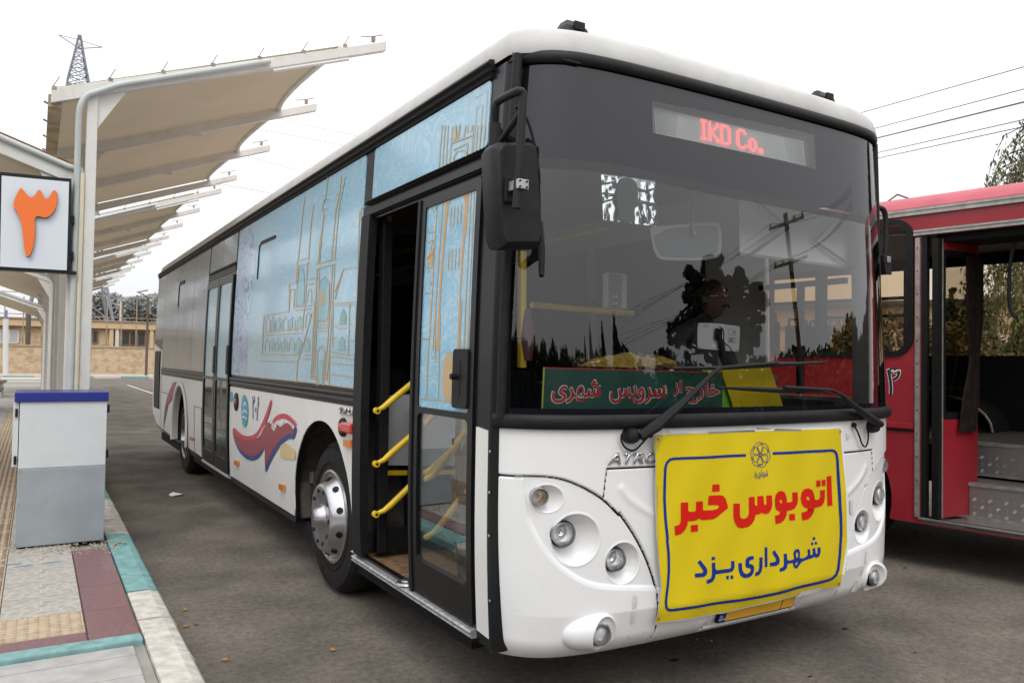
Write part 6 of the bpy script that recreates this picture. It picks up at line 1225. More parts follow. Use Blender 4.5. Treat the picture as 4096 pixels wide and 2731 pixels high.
def canopy_tall(y0, label):
    t = thing('canopy_shelter', label, 'shelter', (float(J[0]), y0, .12), 'tall cantilevered canopies over the bus bays')
    xl, zl, xr, zr = Lf[0], Lf[2], Tip[0], Tip[2]; sl_ = (zr-zl)/(xr-xl); zz = lambda x: zl+(x-xl)*sl_; rib = None; post = None
    xp = float(J[0]); dz_ = .05
    for k in range(4):
        y = y0+SPC*k; p = MB().box(xp-.04, xp+.04, y-.045, y+.045, .12, zz(xp)-.06).build('post', M_post, t, bevel=.006)
        MB().box(xp-.09, xp+.09, y-.09, y+.09, .12, .135).build('base_plate', M_post, p)
        b = MB(); n_s = 1
        b.hexa([(xl, y-.04, zl-.10), (xl, y+.04, zl-.10), (xl, y+.04, zl+.02), (xl, y-.04, zl+.02)], [(xr, y-.04, zr-.09), (xr, y+.04, zr-.09), (xr, y+.04, zr+.0), (xr, y-.04, zr+.0)]); be = b.build('rib_beam', M_beam, t, bevel=.005)
        MB().add([(xp+.04, y-.012, zz(xp)-.08), (xp+.27, y-.012, zz(xp+.27)-.08), (xp+.04, y-.012, zz(xp)-.36)], [(0, 1, 2)]).build('gusset', M_beam, t, solid=.012)
        if k == 0:
            for i in range(7):
                x = xl+.02+(xr-xl-.2)*i/6.6; bt = MB().box(x-.018, x+.018, y-.04, y-.01, zz(x)+.0, zz(x)+.035).tube([(x-.01, y-.02, zz(x)+.03), (x+.035, y-.03, zz(x)+.12)], .004, 6).build('clamp_bolt', M_clamp, be)
        e_ = MB().box(xr-.14, xr-.11, y-.02, y+.02, zr-.02, zr+.035).tube([(xr-.26, y, zr+.0), (xr-.12, y-.01, zr+.035), (xr-.03, y-.01, zr+.07)], .005, 6).build('turnbuckle', M_clamp, be)
    rows = []; xe = float(Tb[0])
    for j in range(3*8+1):
        y = y0+SPC*j/8; f = (j % 8)/8; sag = -.06*math.sin(math.pi*f); arc = .16*math.sin(math.pi*f); rows.append([(x, y, zz(x)+.03+sag*(.4+.6*i/10)+.004) for i, x in enumerate(np.linspace(xl+.02, xe-arc, 11))])
    MB().grid(rows).build('membrane', M_mem, t, smooth=True)
    e1 = [(r[-1][0], r[-1][1], r[-1][2]-.02) for r in rows]; e2 = [(r[0][0]+.03, r[0][1], r[0][2]-.02) for r in rows]
    for k in range(3): tube('edge_tube', e1[8*k:8*k+9], .026, M_beam, t, 8)
    MB().box(xl-.02, xl+.08, y0, y0+3*SPC, zl-.12, zl-.02).build('edge_beam', mat('dirty cream edge beam', (.45, .36, .24), .7, var=.3, vscale=5), t)
    for k in range(12): yk = y0+.3+k*.6; MB().tube([(xl+.03, yk, zl-.04), (xl-.05, yk-.02, zl-.01)], .008, 6).build('tension_pin', M_rust, t)
    a, b = xp-.01, xl+(xr-xl)*.60
    pp = [(xp-.10, y0-.06, .13), (xp-.10, y0-.06, zz(xp)-.28)]+[(xp-.10+.12*(1-math.cos(q)), y0-.075, zz(xp)-.28+.2*math.sin(q)) for q in np.linspace(.3, 1.4, 5)]+[(xp+.2, y0-.075, zz(xp+.2)-.045), (b, y0-.075, zz(b)-.035)]
    tube('drain_pipe', pp, .024, M_pipe, t, 10)
    a, b = xl+(xr-xl)*.61, xl+(xr-xl)*.86; MB().tube([(a, y0-.07, zz(a)-.13), (b, y0-.07, zz(b)-.13)], .016, 8).build('tube_light', mat('unlit tube light', (.6, .6, .58), .4), t, smooth=True)
    xq = float(Tb[0])-.9
    for k in (1, 2): x = xp+1.2; MB().box(x-.04, x+.04, y0+SPC*k-.02, y0+SPC*k+.02, zz(x)-.13, zz(x)-.085).build('lug', M_beam, t)
    return t
T = []
for k, (y0, lb) in enumerate([(Y1, 'nearest tall cream canopy with sloping roof rising over the roof of the white bus'), (12.55, 'second tall cream canopy behind the nearest one along the platform'), (20.9, 'third tall cream canopy along the platform, before the farthest'), (29.2, 'farthest tall cream canopy small in the distance above the bus')]):
    if k == 0: t0 = canopy_tall(y0, lb)
    else: c = copy_tree(t0, None, (t0.location.x, y0, .12)); c['label'] = lb
tube('post_conduit', [(float(J[0])-.06, Y1-.06, .13), (float(J[0])-.06, Y1-.06, 3.05)], .018, M_ypipe, t0, 8)
JL = PT(337, 690); L0_ = PT(0, 558)
def canopy_low(y0, label):
    xp = float(JL[0])-.07; zp = float(JL[2]); sl_ = (L0_[2]-zp)/(L0_[0]-xp); xl = xp-3.1; zz = lambda x: zp+(x-xp)*sl_
    t = thing('canopy_shelter', label, 'shelter', (xp, y0, .12), 'low canopies on the left side of the platform')
    for k in range(4):
        y = y0+SPC*k; MB().box(xp-.035, xp+.045, y-.04, y+.04, .12, zp-.02).build('post', M_post, t, bevel=.006)
        MB().hexa([(xl, y-.035, zz(xl)-.10), (xl, y+.035, zz(xl)-.10), (xl, y+.035, zz(xl)), (xl, y-.035, zz(xl))], [(xp+.04, y-.035, zp-.12), (xp+.04, y+.035, zp-.12), (xp+.04, y+.035, zp), (xp+.04, y-.035, zp)]).build('rib_beam', M_beam, t, bevel=.004)
        MB().add([(xp-.03, y-.01, zp-.1), (xp-.26, y-.01, zz(xp-.26)-.1), (xp-.03, y-.01, zp-.42)], [(0, 1, 2)]).build('gusset', M_beam, t, solid=.01)
    rows = []
    for j in range(25):
        f = (j % 8)/8; rows.append([(x, y0+SPC*j/8, zz(x)-.10-.05*math.sin(math.pi*f)) for x in np.linspace(xl, xp-.02, 9)])
    MB().grid(rows).build('membrane', M_mem, t, smooth=True)
    tube('roof_pipe', [(xl, y0-.05, zz(xl)+.03), (xp-.05, y0-.05, zp+.035), (xp+.04, y0-.05, zp+.02), (xp+.085, y0-.05, zp-.07), (xp+.09, y0-.05, zp-.4)], .026, M_pipe, t, 10)
    tube('down_conduit', [(xp+.09, y0-.05, zp-.38), (xp+.09, y0-.05, .13)], .022, M_ypipe, t, 10)
    tube('rust_edge', [(xl, y0-.03, zz(xl)+.06), (xp, y0-.03, zp+.055)], .010, M_rust, t, 6)
    return t
u0 = None
for y0, lb in ((Y1+.05, 'nearest low canopy with cream pipe edge behind the number sign'), (15.0, 'second low canopy beyond the number sign on the platform'), (27.5, 'farthest low canopy near the brick wall at left')):
    if u0 is None: u0 = canopy_low(y0, lb)
    else: c = copy_tree(u0, None, (u0.location.x, y0, .12)); c['label'] = lb
# number sign
ys_ = Y1-.12; sg_ = thing('bay_sign', 'square white bay sign with black frame and orange numeral beside the posts', 'sign', tuple(PT(150, 1090, ys_)))
S_s = lambda uv, off=0: S_plane(1, ys_)(uv, 0)+np.array([0, -off, 0])
fr_o = Z('r8', (-60, 355), (705, 430), (750, 480), (752, 1400), (700, 1425), (-60, 1385)); fr_i = Z('r8', (20, 405), (722, 468), (695, 1392), (-60, 1352), (-60, 400))
decal([Z('r8', (-70, 352), (748, 432), (740, 1425), (-70, 1382))], S_s, 'sign_box', M_blkg, sg_, off=0, step=200, thick=.09)
decal([Z('r8', (18, 402), (722, 468), (697, 1390), (0, 1350))], S_s, 'sign_face', mat('white acrylic face', (.66, .69, .74), .3), sg_, off=.012, step=200, thick=.006)
num = round_pts(Z('r8', (125, 715), (205, 545), (222, 538), (240, 555), (290, 620), (335, 640), (368, 615), (390, 570), (408, 556), (430, 570), (452, 630), (488, 655), (520, 630), (540, 580), (565, 560), (592, 575), (602, 640), (588, 740), (545, 810), (490, 848), (440, 845), (405, 825), (358, 850), (370, 960), (362, 1080), (335, 1200), (300, 1255), (275, 1245), (255, 1180), (240, 1020), (225, 900), (185, 790)), 2)
decal([num], S_s, 'numeral', mat('orange numeral face', (.85, .17, .025), .35), sg_, off=.045, step=200, thick=.004)
decal([[(p[0]+1.0, p[1]+1.0) for p in num]], S_s, 'numeral_side', M_blk, sg_, off=.0405, step=200, thick=.03)
decal([Z('r8', (740, 1395), (800, 1400), (800, 1432), (740, 1425))], S_s, 'bracket', M_blk, sg_, off=0, step=200, thick=.05); decal([Z('r8', (735, 1190), (770, 1195), (770, 1280), (735, 1275))], S_s, 'bracket', M_blk, sg_, off=0, step=200, thick=.05); decal([Z('r8', (740, 815), (778, 818), (778, 905), (740, 900))], S_s, 'bracket', M_blk, sg_, off=0, step=200, thick=.05)
# ---- utility cabinet
cb = thing('utility_cabinet', 'white and grey steel utility cabinet with a blue lid at the platform edge', 'cabinet', (-1.45, 3.78, .142))
cx0, cx1, cy0, cy1 = -1.742, -1.178, 3.515, 4.03
MB().box(cx0, cx1, cy0, cy1, .155, .715).build('base_panel', mat('galvanised grey panel', (.36, .40, .43), .4, .25, var=.10, vscale=5), cb, bevel=.004)
box('plinth', cx0+.03, cx1-.03, cy0+.03, cy1-.03, .142, .156, M_blk, cb)
MB().box(cx0+.002, cx1-.002, cy0+.004, cy1-.004, .717, 1.198).build('upper_panel', mat('pale grey painted panel', (.62, .65, .66), .4, var=.03, dirt=.06), cb, bevel=.004)
MB().box(cx0-.032, cx1+.006, cy0-.012, cy1+.01, 1.198, 1.266).build('lid', mat('blue cabinet lid', (.012, .025, .22), .35, coat=.2), cb, bevel=.004)
MB().box(cx0-.038, cx0-.003, cy0+.02, cy1-.02, .73, 1.19).build('side_door', mat('pale grey painted panel', (.62, .65, .66), .4), cb, bevel=.004)
for x_, z_ in ((cx1+.006, 1.14), (cx1+.006, .80), (cx0-.02, 1.12), (cx0-.02, .78)): MB().box(x_-.006, x_+.010, cy0+.0, cy0+.045, z_-.03, z_+.03).build('hinge', M_blk, cb, bevel=.003)
for x_, z_ in ((cx0+.02, .70), (cx1-.02, .70), (XC*0+(cx0+cx1)/2, .70), (cx0+.01, .46), (cx0+.01, .17), (cx1-.02, .17)): MB().lathe([(.001, .003), (.006, .002), (.006, -.002)], (x_, cy0, z_), (0, -1, 0), 8).build('screw', M_steel, cb)
# ---- benches further along the platform
M_bn = mat('dark brown bench slat', (.13, .09, .075), .7, var=.2); M_bl = mat('grey concrete bench leg', (.42, .40, .37), .8)
for k, (xb, yb_, lb) in enumerate(((-2.35, 20.5, 'nearer brown slatted bench at the left edge of the platform'), (-2.45, 27.5, 'farther brown slatted bench behind the first one at left'))):
    t = thing('bench', lb, 'bench', (xb, yb_, .12), 'slatted benches on the platform')
    for i in range(5): box('slat', xb-.75, xb+.0, yb_-1.0+.0+.1*i*4.2, yb_-.72+.1*i*4.2, .60, .64, M_bn, t)
    for s_ in (-.8, .8): MB().box(xb-.65, xb-.1, yb_+s_-.06, yb_+s_+.06, .12, .60).build('leg', M_bl, t)
bl_k = thing('concrete_block', 'low pale concrete block on the far platform left of the posts', 'block', (-2.0, 41, .12)); MB().box(-3.0, -.6, 40.5, 41.5, .12, .38).build('block', mat('pale concrete', (.58, .55, .50), .8), bl_k, bevel=.03)

M_scf = mat('paint scuff', (.40, .37, .33), .7)
sc_ = MB()
for (u0, v0, n_, su, sv) in ((2045, 2430, 26, 26, 40), (2275, 2050, 5, 12, 6), (2330, 2330, 6, 60, 40), (2110, 2340, 8, 30, 60), (3300, 1900, 6, 30, 60), (2120, 1850, 6, 60, 60), (2700, 2560, 10, 90, 10)):
    for k in range(n_):
        u_, v_ = random.gauss(u0, su), random.gauss(v0, sv); a = random.random()*3; l_ = random.uniform(1.5, 5); P = S_front([(u_, v_), (u_+l_*math.cos(a)+1.2, v_+l_*math.sin(a)), (u_+l_*math.cos(a), v_+l_*math.sin(a)+1.3), (u_, v_+1.4)], .0022); sc_.add(P, [(0, 1, 2, 3)])
stuff(sc_.build('paint_scuffs', M_scf, bus))
for q in (Z('zE', (380, 470), (395, 468), (430, 485), (350, 530), (345, 520)), Z('zE', (895, 486), (930, 484), (1085, 518), (1120, 545), (1000, 515))): decal([q], lambda uv, off=0: S_front(uv, .018+off), 'torn_sealant', M_blk, bus, off=.004, step=30)
# ============================================================ RED BUS
rb = thing('bus', 'old faded red bus with folded front door and aluminium tread steps standing at right', 'bus', tuple(red(-4, 0, -1.2)))
def rp(name, loops, m, off=.0, thick=.03, step=.5, parent=rb): return decal(loops, S_sz, name, m, parent, off=off, step=step, thick=thick)
RL = -9.0; RF = 1.75; DW = (.163, 1.32)     # rear, front, door opening along s
arch = [(-.62+.56*math.cos(R(a)), .50+.56*math.sin(R(a))) for a in range(-14, 195, 10)]
body = [(RL, .36), (-1.2, .36)]+arch[::-1]+[(-.07, .35), (RF, .35), (RF, 2.76), (RL, 2.76)]
WN = [(-1.15, .098)]+[(-1.3-1.55*k-1.45, -1.3-1.55*k) for k in range(4)]
holes = [rrect(a+.03, b-.03, 1.665, 2.68, .12)[::-1] for a, b in WN]
rp('body', [body, [(DW[0], .40), (DW[0], 2.575), (DW[1], 2.575), (DW[1], .40)]]+holes, M_rbus, 0, .035)
for a, b in WN:
    f = rp('window', [rrect(a-.02, b+.005, 1.635, 2.725, .15), rrect(a+.035, b-.042, 1.675, 2.69, .11)[::-1]], M_blk, .018, .03)
    rp('pane', [rrect(a+.03, b-.035, 1.67, 2.695, .11)], M_bronze, -.004, .004, parent=f)
    if a == WN[0][0]: tube('window_bar', [tuple(red(a, 2.10, -.02)), tuple(red(b-.03, 2.10, -.02))], .014, M_blk, f)
rows = []
for z_, o_ in ((2.755, .012), (2.80, .010), (2.845, -.03), (2.885, -.09), (2.925, -.20), (2.96, -.42), (2.985, -.8), (2.99, -1.24)): rows.append([tuple(red(s, z_, o_)) for s in np.linspace(RL, RF, 30)])
for z_, o_ in ((2.985, -1.7), (2.96, -2.06), (2.885, -2.4), (2.76, -2.5)): rows.append([tuple(red(s, z_, o_)) for s in np.linspace(RL, RF, 30)])
MB().grid(rows).build('roof', M_rroof, rb, smooth=True)
def rrail(s0, s1, z, h, name='trim_rail'):
    g = MB()
    for dz, o_, hh in ((h*.3, .022, h*.34), (-h*.3, .022, h*.34)): g.hexa([tuple(red(s0, z+dz-hh/2, .0)), tuple(red(s0, z+dz-hh/2, o_)), tuple(red(s0, z+dz+hh/2, o_)), tuple(red(s0, z+dz+hh/2, .0))], [tuple(red(s1, z+dz-hh/2, .0)), tuple(red(s1, z+dz-hh/2, o_)), tuple(red(s1, z+dz+hh/2, o_)), tuple(red(s1, z+dz+hh/2, .0))])
    g.hexa([tuple(red(s0, z-h*.45, .0)), tuple(red(s0, z-h*.45, .012)), tuple(red(s0, z+h*.45, .012)), tuple(red(s0, z+h*.45, .0))], [tuple(red(s1, z-h*.45, .0)), tuple(red(s1, z-h*.45, .012)), tuple(red(s1, z+h*.45, .012)), tuple(red(s1, z+h*.45, .0))])
    return g.build(name, M_rail, rb)
rrail(RL, RF, 2.765, .055); rrail(.105, RF, 2.598, .045)
def rh(name, s0, s1, z0, z1, o0, o1, m, parent=rb, bevel=0): return MB().hexa([tuple(red(s0, z0, o0)), tuple(red(s1, z0, o0)), tuple(red(s1, z0, o1)), tuple(red(s0, z0, o1))], [tuple(red(s0, z1, o0)), tuple(red(s1, z1, o0)), tuple(red(s1, z1, o1)), tuple(red(s0, z1, o1))]).build(name, m, parent, bevel=bevel)
rh('side_moulding', -7, .105, 1.07, 1.115, 0, .022, M_rbus, bevel=.006); rh('moulding_shadow_strip', -7, .105, 1.052, 1.068, 0, .012, M_blk)
rh('lower_trim', RL, -1.2, .36, .40, 0, .014, M_rail)
e = rh('door_edge_strip', .118, .152, .40, 2.56, 0, .016, M_rail)
for k in range(12): p_ = red(.135, .5+.18*k, .018); MB().lathe([(.001, .002), (.006, .0)], p_, RN, 8).build('rivet', M_blk, e)
rh('door_seal', .163, .200, .40, 2.57, -.05, .006, M_blk)
# fleet number on the red side
DG = [[(145, 392), (152, 412), (163, 414), (171, 398), (178, 411), (191, 412), (199, 396), (207, 394), (208, 418), (197, 444), (176, 452)], [(147, 396), (156, 440), (163, 490), (161, 536)], [(99, 396), (104, 412), (113, 400), (116, 412), (124, 400)], [(100, 398), (106, 445), (112, 500), (110, 536)], [(70, 394), (64, 416), (72, 430), (88, 426)], [(86, 400), (74, 460), (68, 536)]]
SR = lambda uv, off=0: S_red(uv, off)
for k, q in enumerate(DG):
    P = round_pts(Z('r6', *q), 2, False); decal(stroke(P, 16), SR, 'number_outline', M_lwht, rb, off=.003, step=60); decal(stroke(P, 10.5), SR, 'fleet_number', mat('black lettering', (.015, .015, .02), .5), rb, off=.005+.0006*k, step=60)
# door leaf folded inward
lf = thing  # keep helper name
dl = rh('door', .262, .272, .42, 2.54, -.52, -.02, M_rbus, bevel=0)
def leaf(name, loops, m, off, thick, parent):      # drawn on the plane across the bus; coordinates (depth, z)
    SL = lambda uv, o=0: RP+RD*(.272+o)+np.outer(-np.asarray(uv)[:, 0], RN)+np.column_stack([np.zeros((len(uv), 2)), np.asarray(uv)[:, 1]])
    return decal(loops, SL, name, m, parent, off=off, step=.4, thick=thick)
bpy.data.objects.remove(dl)
# leaf turned so that it faces the camera a little: spans depth and length together
def lp(a, z, o=0):   # a 0..1 across the leaf
    s0, d0, s1, d1 = .285, -.0, .40, -.47; n_ = np.array([d1-d0, -(s1-s0)]); n_ /= np.linalg.norm(n_)
    return red(s0+(s1-s0)*a+o*.97, z, d0+(d1-d0)*a+o*.25)
S_lf = lambda uv, off=0: np.array([lp(float(p[0]), float(p[1]), off) for p in uv])
dl = decal([rect(0, 1, .41, 2.54), rect(.14, .90, 1.20, 2.42)[::-1]], S_lf, 'door', M_rbus, rb, off=0, step=.35, thick=.03); dl['label'] = 'red door leaf folded open with a brown curtain'
decal([rrect(.10, .94, 1.16, 2.46, .06), rrect(.16, .88, 1.21, 2.41, .05)[::-1]], S_lf, 'glass_seal', M_blk, dl, off=.006, step=.35, thick=.01)
decal([rect(.12, .92, 1.18, 2.44)], S_lf, 'pane', M_bronze, dl, off=-.015, step=.5, thick=.003)
decal([rect(-.05, .045, .41, 2.54)], S_lf, 'rubber_edge', M_blk, dl, off=.012, step=.5, thick=.05); decal([rect(.048, .075, .41, 2.54)], S_lf, 'metal_edge', M_rail, dl, off=.014, step=.5, thick=.03)
rows = []
for j in range(16):
    z_ = 2.42-1.36*j/15; w_ = .38-.16*math.exp(-((z_-1.62)/.22)**2); c_ = .80 if z_ > 1.62 else .80-.16*(1.62-z_)/.5; rows.append([tuple(lp(c_+(i/14-.5)*w_*1.1, z_, .03+.014*math.sin(i*1.9))) for i in range(15)])
MB().grid(rows).build('curtain', M_curt, dl, smooth=True)
# entrance steps in tread plate
def tread(name):
    m = bpy.data.materials.new(name); m.use_nodes = True; t = m.node_tree; b_ = t.nodes['Principled BSDF']; b_.inputs['Metallic'].default_value = .75; b_.inputs['Roughness'].default_value = .4; b_.inputs['Base Color'].default_value = (.36, .34, .33, 1); return m
M_tread = tread('tread plate'); M_trd2 = mat('tread plate rib', (.42, .40, .39), .4, .8)
def riser(z0, z1, o_, s0, s1):
    f = rh('step', s0, s1, z0, z1, o_-.3, o_, M_tread, bevel=.006)
    g = MB(); ns_ = int((s1-s0)/.055); nz_ = max(1, int((z1-z0-.05)/.055))
    for i in range(ns_):
        for j in range(nz_):
            cs, cz_ = s0+.04+.055*i, z0+.04+.055*j; ang = R(45 if (i+j) % 2 else -45)
            for q in (-1.5, -.5, .5, 1.5):
                dx, dz_ = math.cos(ang), math.sin(ang); px_, pz_ = cs-dz_*q*.008, cz_+dx*q*.008; a_ = red(px_-dx*.015, pz_-dz_*.015, o_+.0015); b_ = red(px_+dx*.015, pz_+dz_*.015, o_+.0015); nv = np.array([RD[0]*-dz_, RD[1]*-dz_, dx])*.0018; top_ = RN*.0012
                g.add([a_, (a_+b_)/2-nv, b_, (a_+b_)/2+nv, (a_+b_)/2+top_], [(0, 1, 4), (1, 2, 4), (2, 3, 4), (3, 0, 4)])
    g.build('tread_rib', M_trd2, f); rh('step_nosing', s0, s1, z1-.004, z1+.022, o_-.03, o_+.012, M_rail, f); rh('step_foot_trim', s0, s1, z0-.0, z0+.02, o_, o_+.012, M_rail, f)
riser(.385, .64, -.36, .375, 1.36); riser(.68, .93, -.72, .20, 1.36)
rh('step_top', .10, 1.36, .640, .660, -.72, -.372, M_tread); rh('platform_floor', -2.5, 1.36, .92, .945, -2.4, -.74, mat('dark floor sheet', (.06, .058, .055), .7), bevel=0)
rh('door_floor', DW[0], DW[1], .355, .385, -.36, .0, M_tread); rh('sill', DW[0]-.02, RF, .385, .40, -.05, .012, M_rail)
rh('step_side', .165, .20, .40, .92, -.9, -.34, M_dark)
# inside: far wall with large tinted windows, seats, wheel box, ceiling
far = -2.42
FW = [(-1.9, 1.45), (-3.6, -2.0), (-5.3, -3.7), (-7.0, -5.4)]
S_far = lambda uv, off=0: RP+np.outer(np.asarray(uv)[:, 0], RD)+RN*(far+off)+np.column_stack([np.zeros((len(uv), 2)), np.asarray(uv)[:, 1]])
decal([[(RL, .36), (RF, .36), (RF, 2.78), (RL, 2.78)]]+[rect(a, b, 1.68, 2.66)[::-1] for a, b in FW], S_far, 'body', M_dark, rb, off=0, step=.6, thick=.03)
for a, b in FW:
    w_ = decal([rect(a, b, 1.68, 2.66)], S_far, 'window', M_bronze, rb, off=-.01, step=.9, thick=.004); decal([rect(a, b, 2.60, 2.66), rect(a, a+.05, 1.68, 2.6)], S_far, 'window_frame', M_blk, w_, off=.004, step=2, thick=.01)
    if a > -2: decal([rect(-.98, -.95, 1.68, 2.6), rect(a, -.98, 2.10, 2.13)], S_far, 'window_frame', M_blk, w_, off=.006, step=2, thick=.01)
rh('rear_wall', RL, RL+.04, .4, 2.78, -2.42, -.03, M_dark); rh('ceiling', RL, RF, 2.72, 2.74, -2.38, -.05, mat('dirty ceiling lining', (.16, .145, .13), .8)); rh('floor_pan', RL, .1, .92, .94, -2.4, -.04, M_dark)
rh('front_wall', RF-.04, RF, .36, 1.5, -2.4, 0, M_rbus); rh('front_post', RF-.14, RF, 1.5, 2.76, -.1, 0, M_rbus); rh('front_post', RF-.14, RF, 1.5, 2.76, -2.4, -2.3, M_rbus)
MB().lathe([(.001, 0), (.3, .01), (.40, .02), (.47, 0), (.5, -.05), (.5, -.25)], red(-.62, .5, -.06), RN, 40).build('wheel', M_tyre, rb, smooth=True)
P = [tuple(red(-.55+.6*math.cos(a), .95+.36*math.sin(a), -1.9)) for a in np.linspace(0, math.pi, 14)]; tube('wheel_box_edge', P, .012, M_rail, rb, 6)
g = MB(); g.grid([[tuple(red(-.55+.6*math.cos(a), .95+.36*math.sin(a), o_)) for a in np.linspace(0, math.pi, 14)] for o_ in (-1.9, -2.4)]); g.build('wheel_box', M_dark, rb, smooth=True)
for i, (s, o_) in enumerate([(-.45, -2.1), (-1.5, -2.05), (-1.5, -1.6), (-1.2, -.45), (-2.4, -.45), (-2.4, -2.0), (-3.4, -.45), (-3.4, -2.0)]):
    st = rh('seat', s-.22, s+.22, 1.28, 1.36, o_-.22, o_+.22, M_dark, bevel=.02); rh('seat_base', s-.05, s+.05, .94, 1.28, o_-.05, o_+.05, M_dark, st)
    if i: rh('backrest', s-.30, s-.22, 1.36, 1.98, o_-.21, o_+.21, M_dark, st, bevel=.02); tube('grab_rail', [tuple(red(s-.26, 1.9, o_-.2)), tuple(red(s-.26, 2.05, o_-.18)), tuple(red(s-.26, 2.05, o_+.18)), tuple(red(s-.26, 1.9, o_+.2))], .014, M_blk, st)
tube('door_pole', [tuple(red(.79, 2.56, -.35)), tuple(red(.80, 1.7, -.35))], .016, M_blk, rb); tube('door_pole', round_pts([tuple(red(.77, 2.5, -.2)), tuple(red(.73, 2.48, -.2)), tuple(red(.70, 2.3, -.2)), tuple(red(.70, 2.0, -.2)), tuple(red(.74, 1.93, -.2))], 1, False), .014, M_blk, rb)
rh('driver_partition', .83, .88, .95, 2.6, -1.2, -.30, M_dark); rh('header_box', .25, 1.3, 2.52, 2.70, -.45, -.05, M_dark)
rh('roof_hatch', -1.3, -.55, 3.0, 3.05, -1.8, -.9, mat('cream hatch', (.55, .48, .34), .7), bevel=.01)
tube('hatch_rail', [tuple(red(-.6, 3.05, -1.0)), tuple(red(-.45, 3.14, -1.0)), tuple(red(-.45, 3.14, -1.4))], .008, M_rust, rb)
# cream block beyond the red bus, dark fascia, gate and fence
AR = R(61); DF = np.array([math.sin(AR), math.cos(AR), 0]); DR = np.array([math.cos(AR), -math.sin(AR), 0])
def S_w(dist):
    def f(uv, off=0):
        d_ = rays(uv); t_ = (dist-off)/(d_@DF); return CP+d_*t_[:, None]
    return f
def wd(p): q = np.array(p)-CP; return float(q@DR), float(p[2])
cbl = thing('building', 'cream panelled building with dark roof fascia seen through the red bus windows', 'building', tuple(CP+DF*34-np.array([0, 0, CP[2]])))
def wall(a0, a1, z0, z1, dist, th, m, name, parent):
    c = [CP[:2]+DF[:2]*dd+DR[:2]*a for dd, a in ((dist, a0), (dist, a1), (dist+th, a1), (dist+th, a0))]
    return MB().hexa([(p[0], p[1], z0) for p in c], [(p[0], p[1], z1) for p in c]).build(name, m, parent)
zt_ = wd(S_w(34)(Z('r5', (1250, 1300)))[0])[1]; zf2 = wd(S_w(34)(Z('r5', (1250, 1350)))[0])[1]; zlo = wd(S_w(34)(Z('r6', (700, 150)))[0])[1]
wall(-30, 30, 0, zf2, 34, 8, mat('cream wall panel', (.60, .49, .36), .8, var=.04), 'wall', cbl); wall(-30.3, 30.3, zf2, zt_, 33.6, 8.6, mat('dark grey fascia', (.05, .05, .055), .6), 'fascia', cbl)
for k in range(26): wall(-26+2*k, -25.95+2*k, zlo, zf2, 33.97, .02, mat('panel joint', (.40, .34, .26), .9), 'panel_joint', cbl)
wall(-30, 30, zlo-.06, zlo+.06, 33.94, .05, mat('brown ledge', (.30, .20, .12), .8), 'ledge', cbl)
gt = thing('gate', 'teal sheet gate with white spiked railing beyond the red bus', 'gate', tuple(CP+DF*24-np.array([0, 0, CP[2]])+DR*1))
c0_, ztop = wd(S_w(24)(Z('r6', (732, 195)))[0]); c1_, _ = wd(S_w(24)(Z('r6', (840, 195)))[0]); _, zmid = wd(S_w(24)(Z('r6', (780, 242)))[0]); _, zbt = wd(S_w(24)(Z('r6', (780, 322)))[0])
wall(c0_-.1, c1_+3.5, .1, zmid, 24, .05, mat('teal gate paint', (.05, .20, .21), .6), 'gate_sheet', gt)
M_wr = mat('white railing paint', (.55, .55, .52), .6)
for k in range(34): a = c0_-.1+.135*k; wall(a, a+.03, zmid, ztop-.05*(k % 2), 23.97, .03, M_wr, 'railing_bar', gt)
for z_ in (zmid, (zmid+ztop)/2-.05, .75): wall(c0_-.1, c1_+3.5, z_, z_+.05, 23.95, .05, M_wr, 'rail', gt)
wall(c0_-.5, c0_-.2, 0, zmid+.3, 23.9, .3, M_wr, 'gate_pier', gt)
# trees seen over and through the red bus
def at_d(u, v, dist): return S_w(dist)([(u, v)])[0]
def cypress(u, vtop, dist, w_, label, m=M_lf3):
    p = at_d(u, 1500, dist); h = float(at_d(u, vtop, dist)[2]); t = thing('cypress_tree', label, 'tree', (p[0], p[1], 0), 'cypress and conifers behind the red bus')
    MB().tube([(p[0], p[1], 0), (p[0], p[1], h*.5)], [.1, .05], 8).build('trunk', M_bark, t)
    bl_ = [((p[0], p[1], h*f), (w_*max(.08, (1-f)**.7)*.9, w_*max(.08, (1-f)**.7)*.9, h*.10)) for f in np.linspace(.08, .98, 12)]
    leaves('crown', bl_, 5200, .07, m, t, up=1.2)
cypress(*Z('r5', (1270, 1340))[0], 22, .75, 'narrow dark cypress in front of the cream building right of the curtain')
cypress(*Z('r5', (1090, 1330))[0], 21, .62, 'smaller bushy conifer just right of the brown curtain')
cypress(*Z('r5', (930, 1310))[0], 20.5, .75, 'conifer behind the red door leaf left of the curtain')
cypress(*Z('r5', (1660, 1350))[0], 21.5, .5, 'small dark conifer beside the right door post of the red bus')
bt_ = thing('bush', 'brown green bush seen through the front corner window of the red bus', 'bush', tuple(at_d(*Z('r5', (330, 1500))[0], 16)*np.array([1, 1, 0])))
q = at_d(*Z('r5', (330, 1480))[0], 16); leaves('foliage', [((q[0]+dx, q[1]+dy, q[2]*.8+dz), (.9, .9, .6)) for dx, dy, dz in ((0, 0, 0), (.8, -.6, -.2), (-.7, .6, -.1), (.3, .2, -.8), (-.4, -.2, -.7))], 7000, .05, mat('autumn foliage', (.12, .10, .03), .7, col2=(.06, .055, .02)), bt_)
tree('tree', 'dark round tree behind the roof of the cream building at right', 'tree', tuple(at_d(*Z('r5', (1180, 1300))[0], 46)*np.array([1, 1, 0])), 7, (3.2, 2.5, 2.5), 7000, .16, M_lf4)
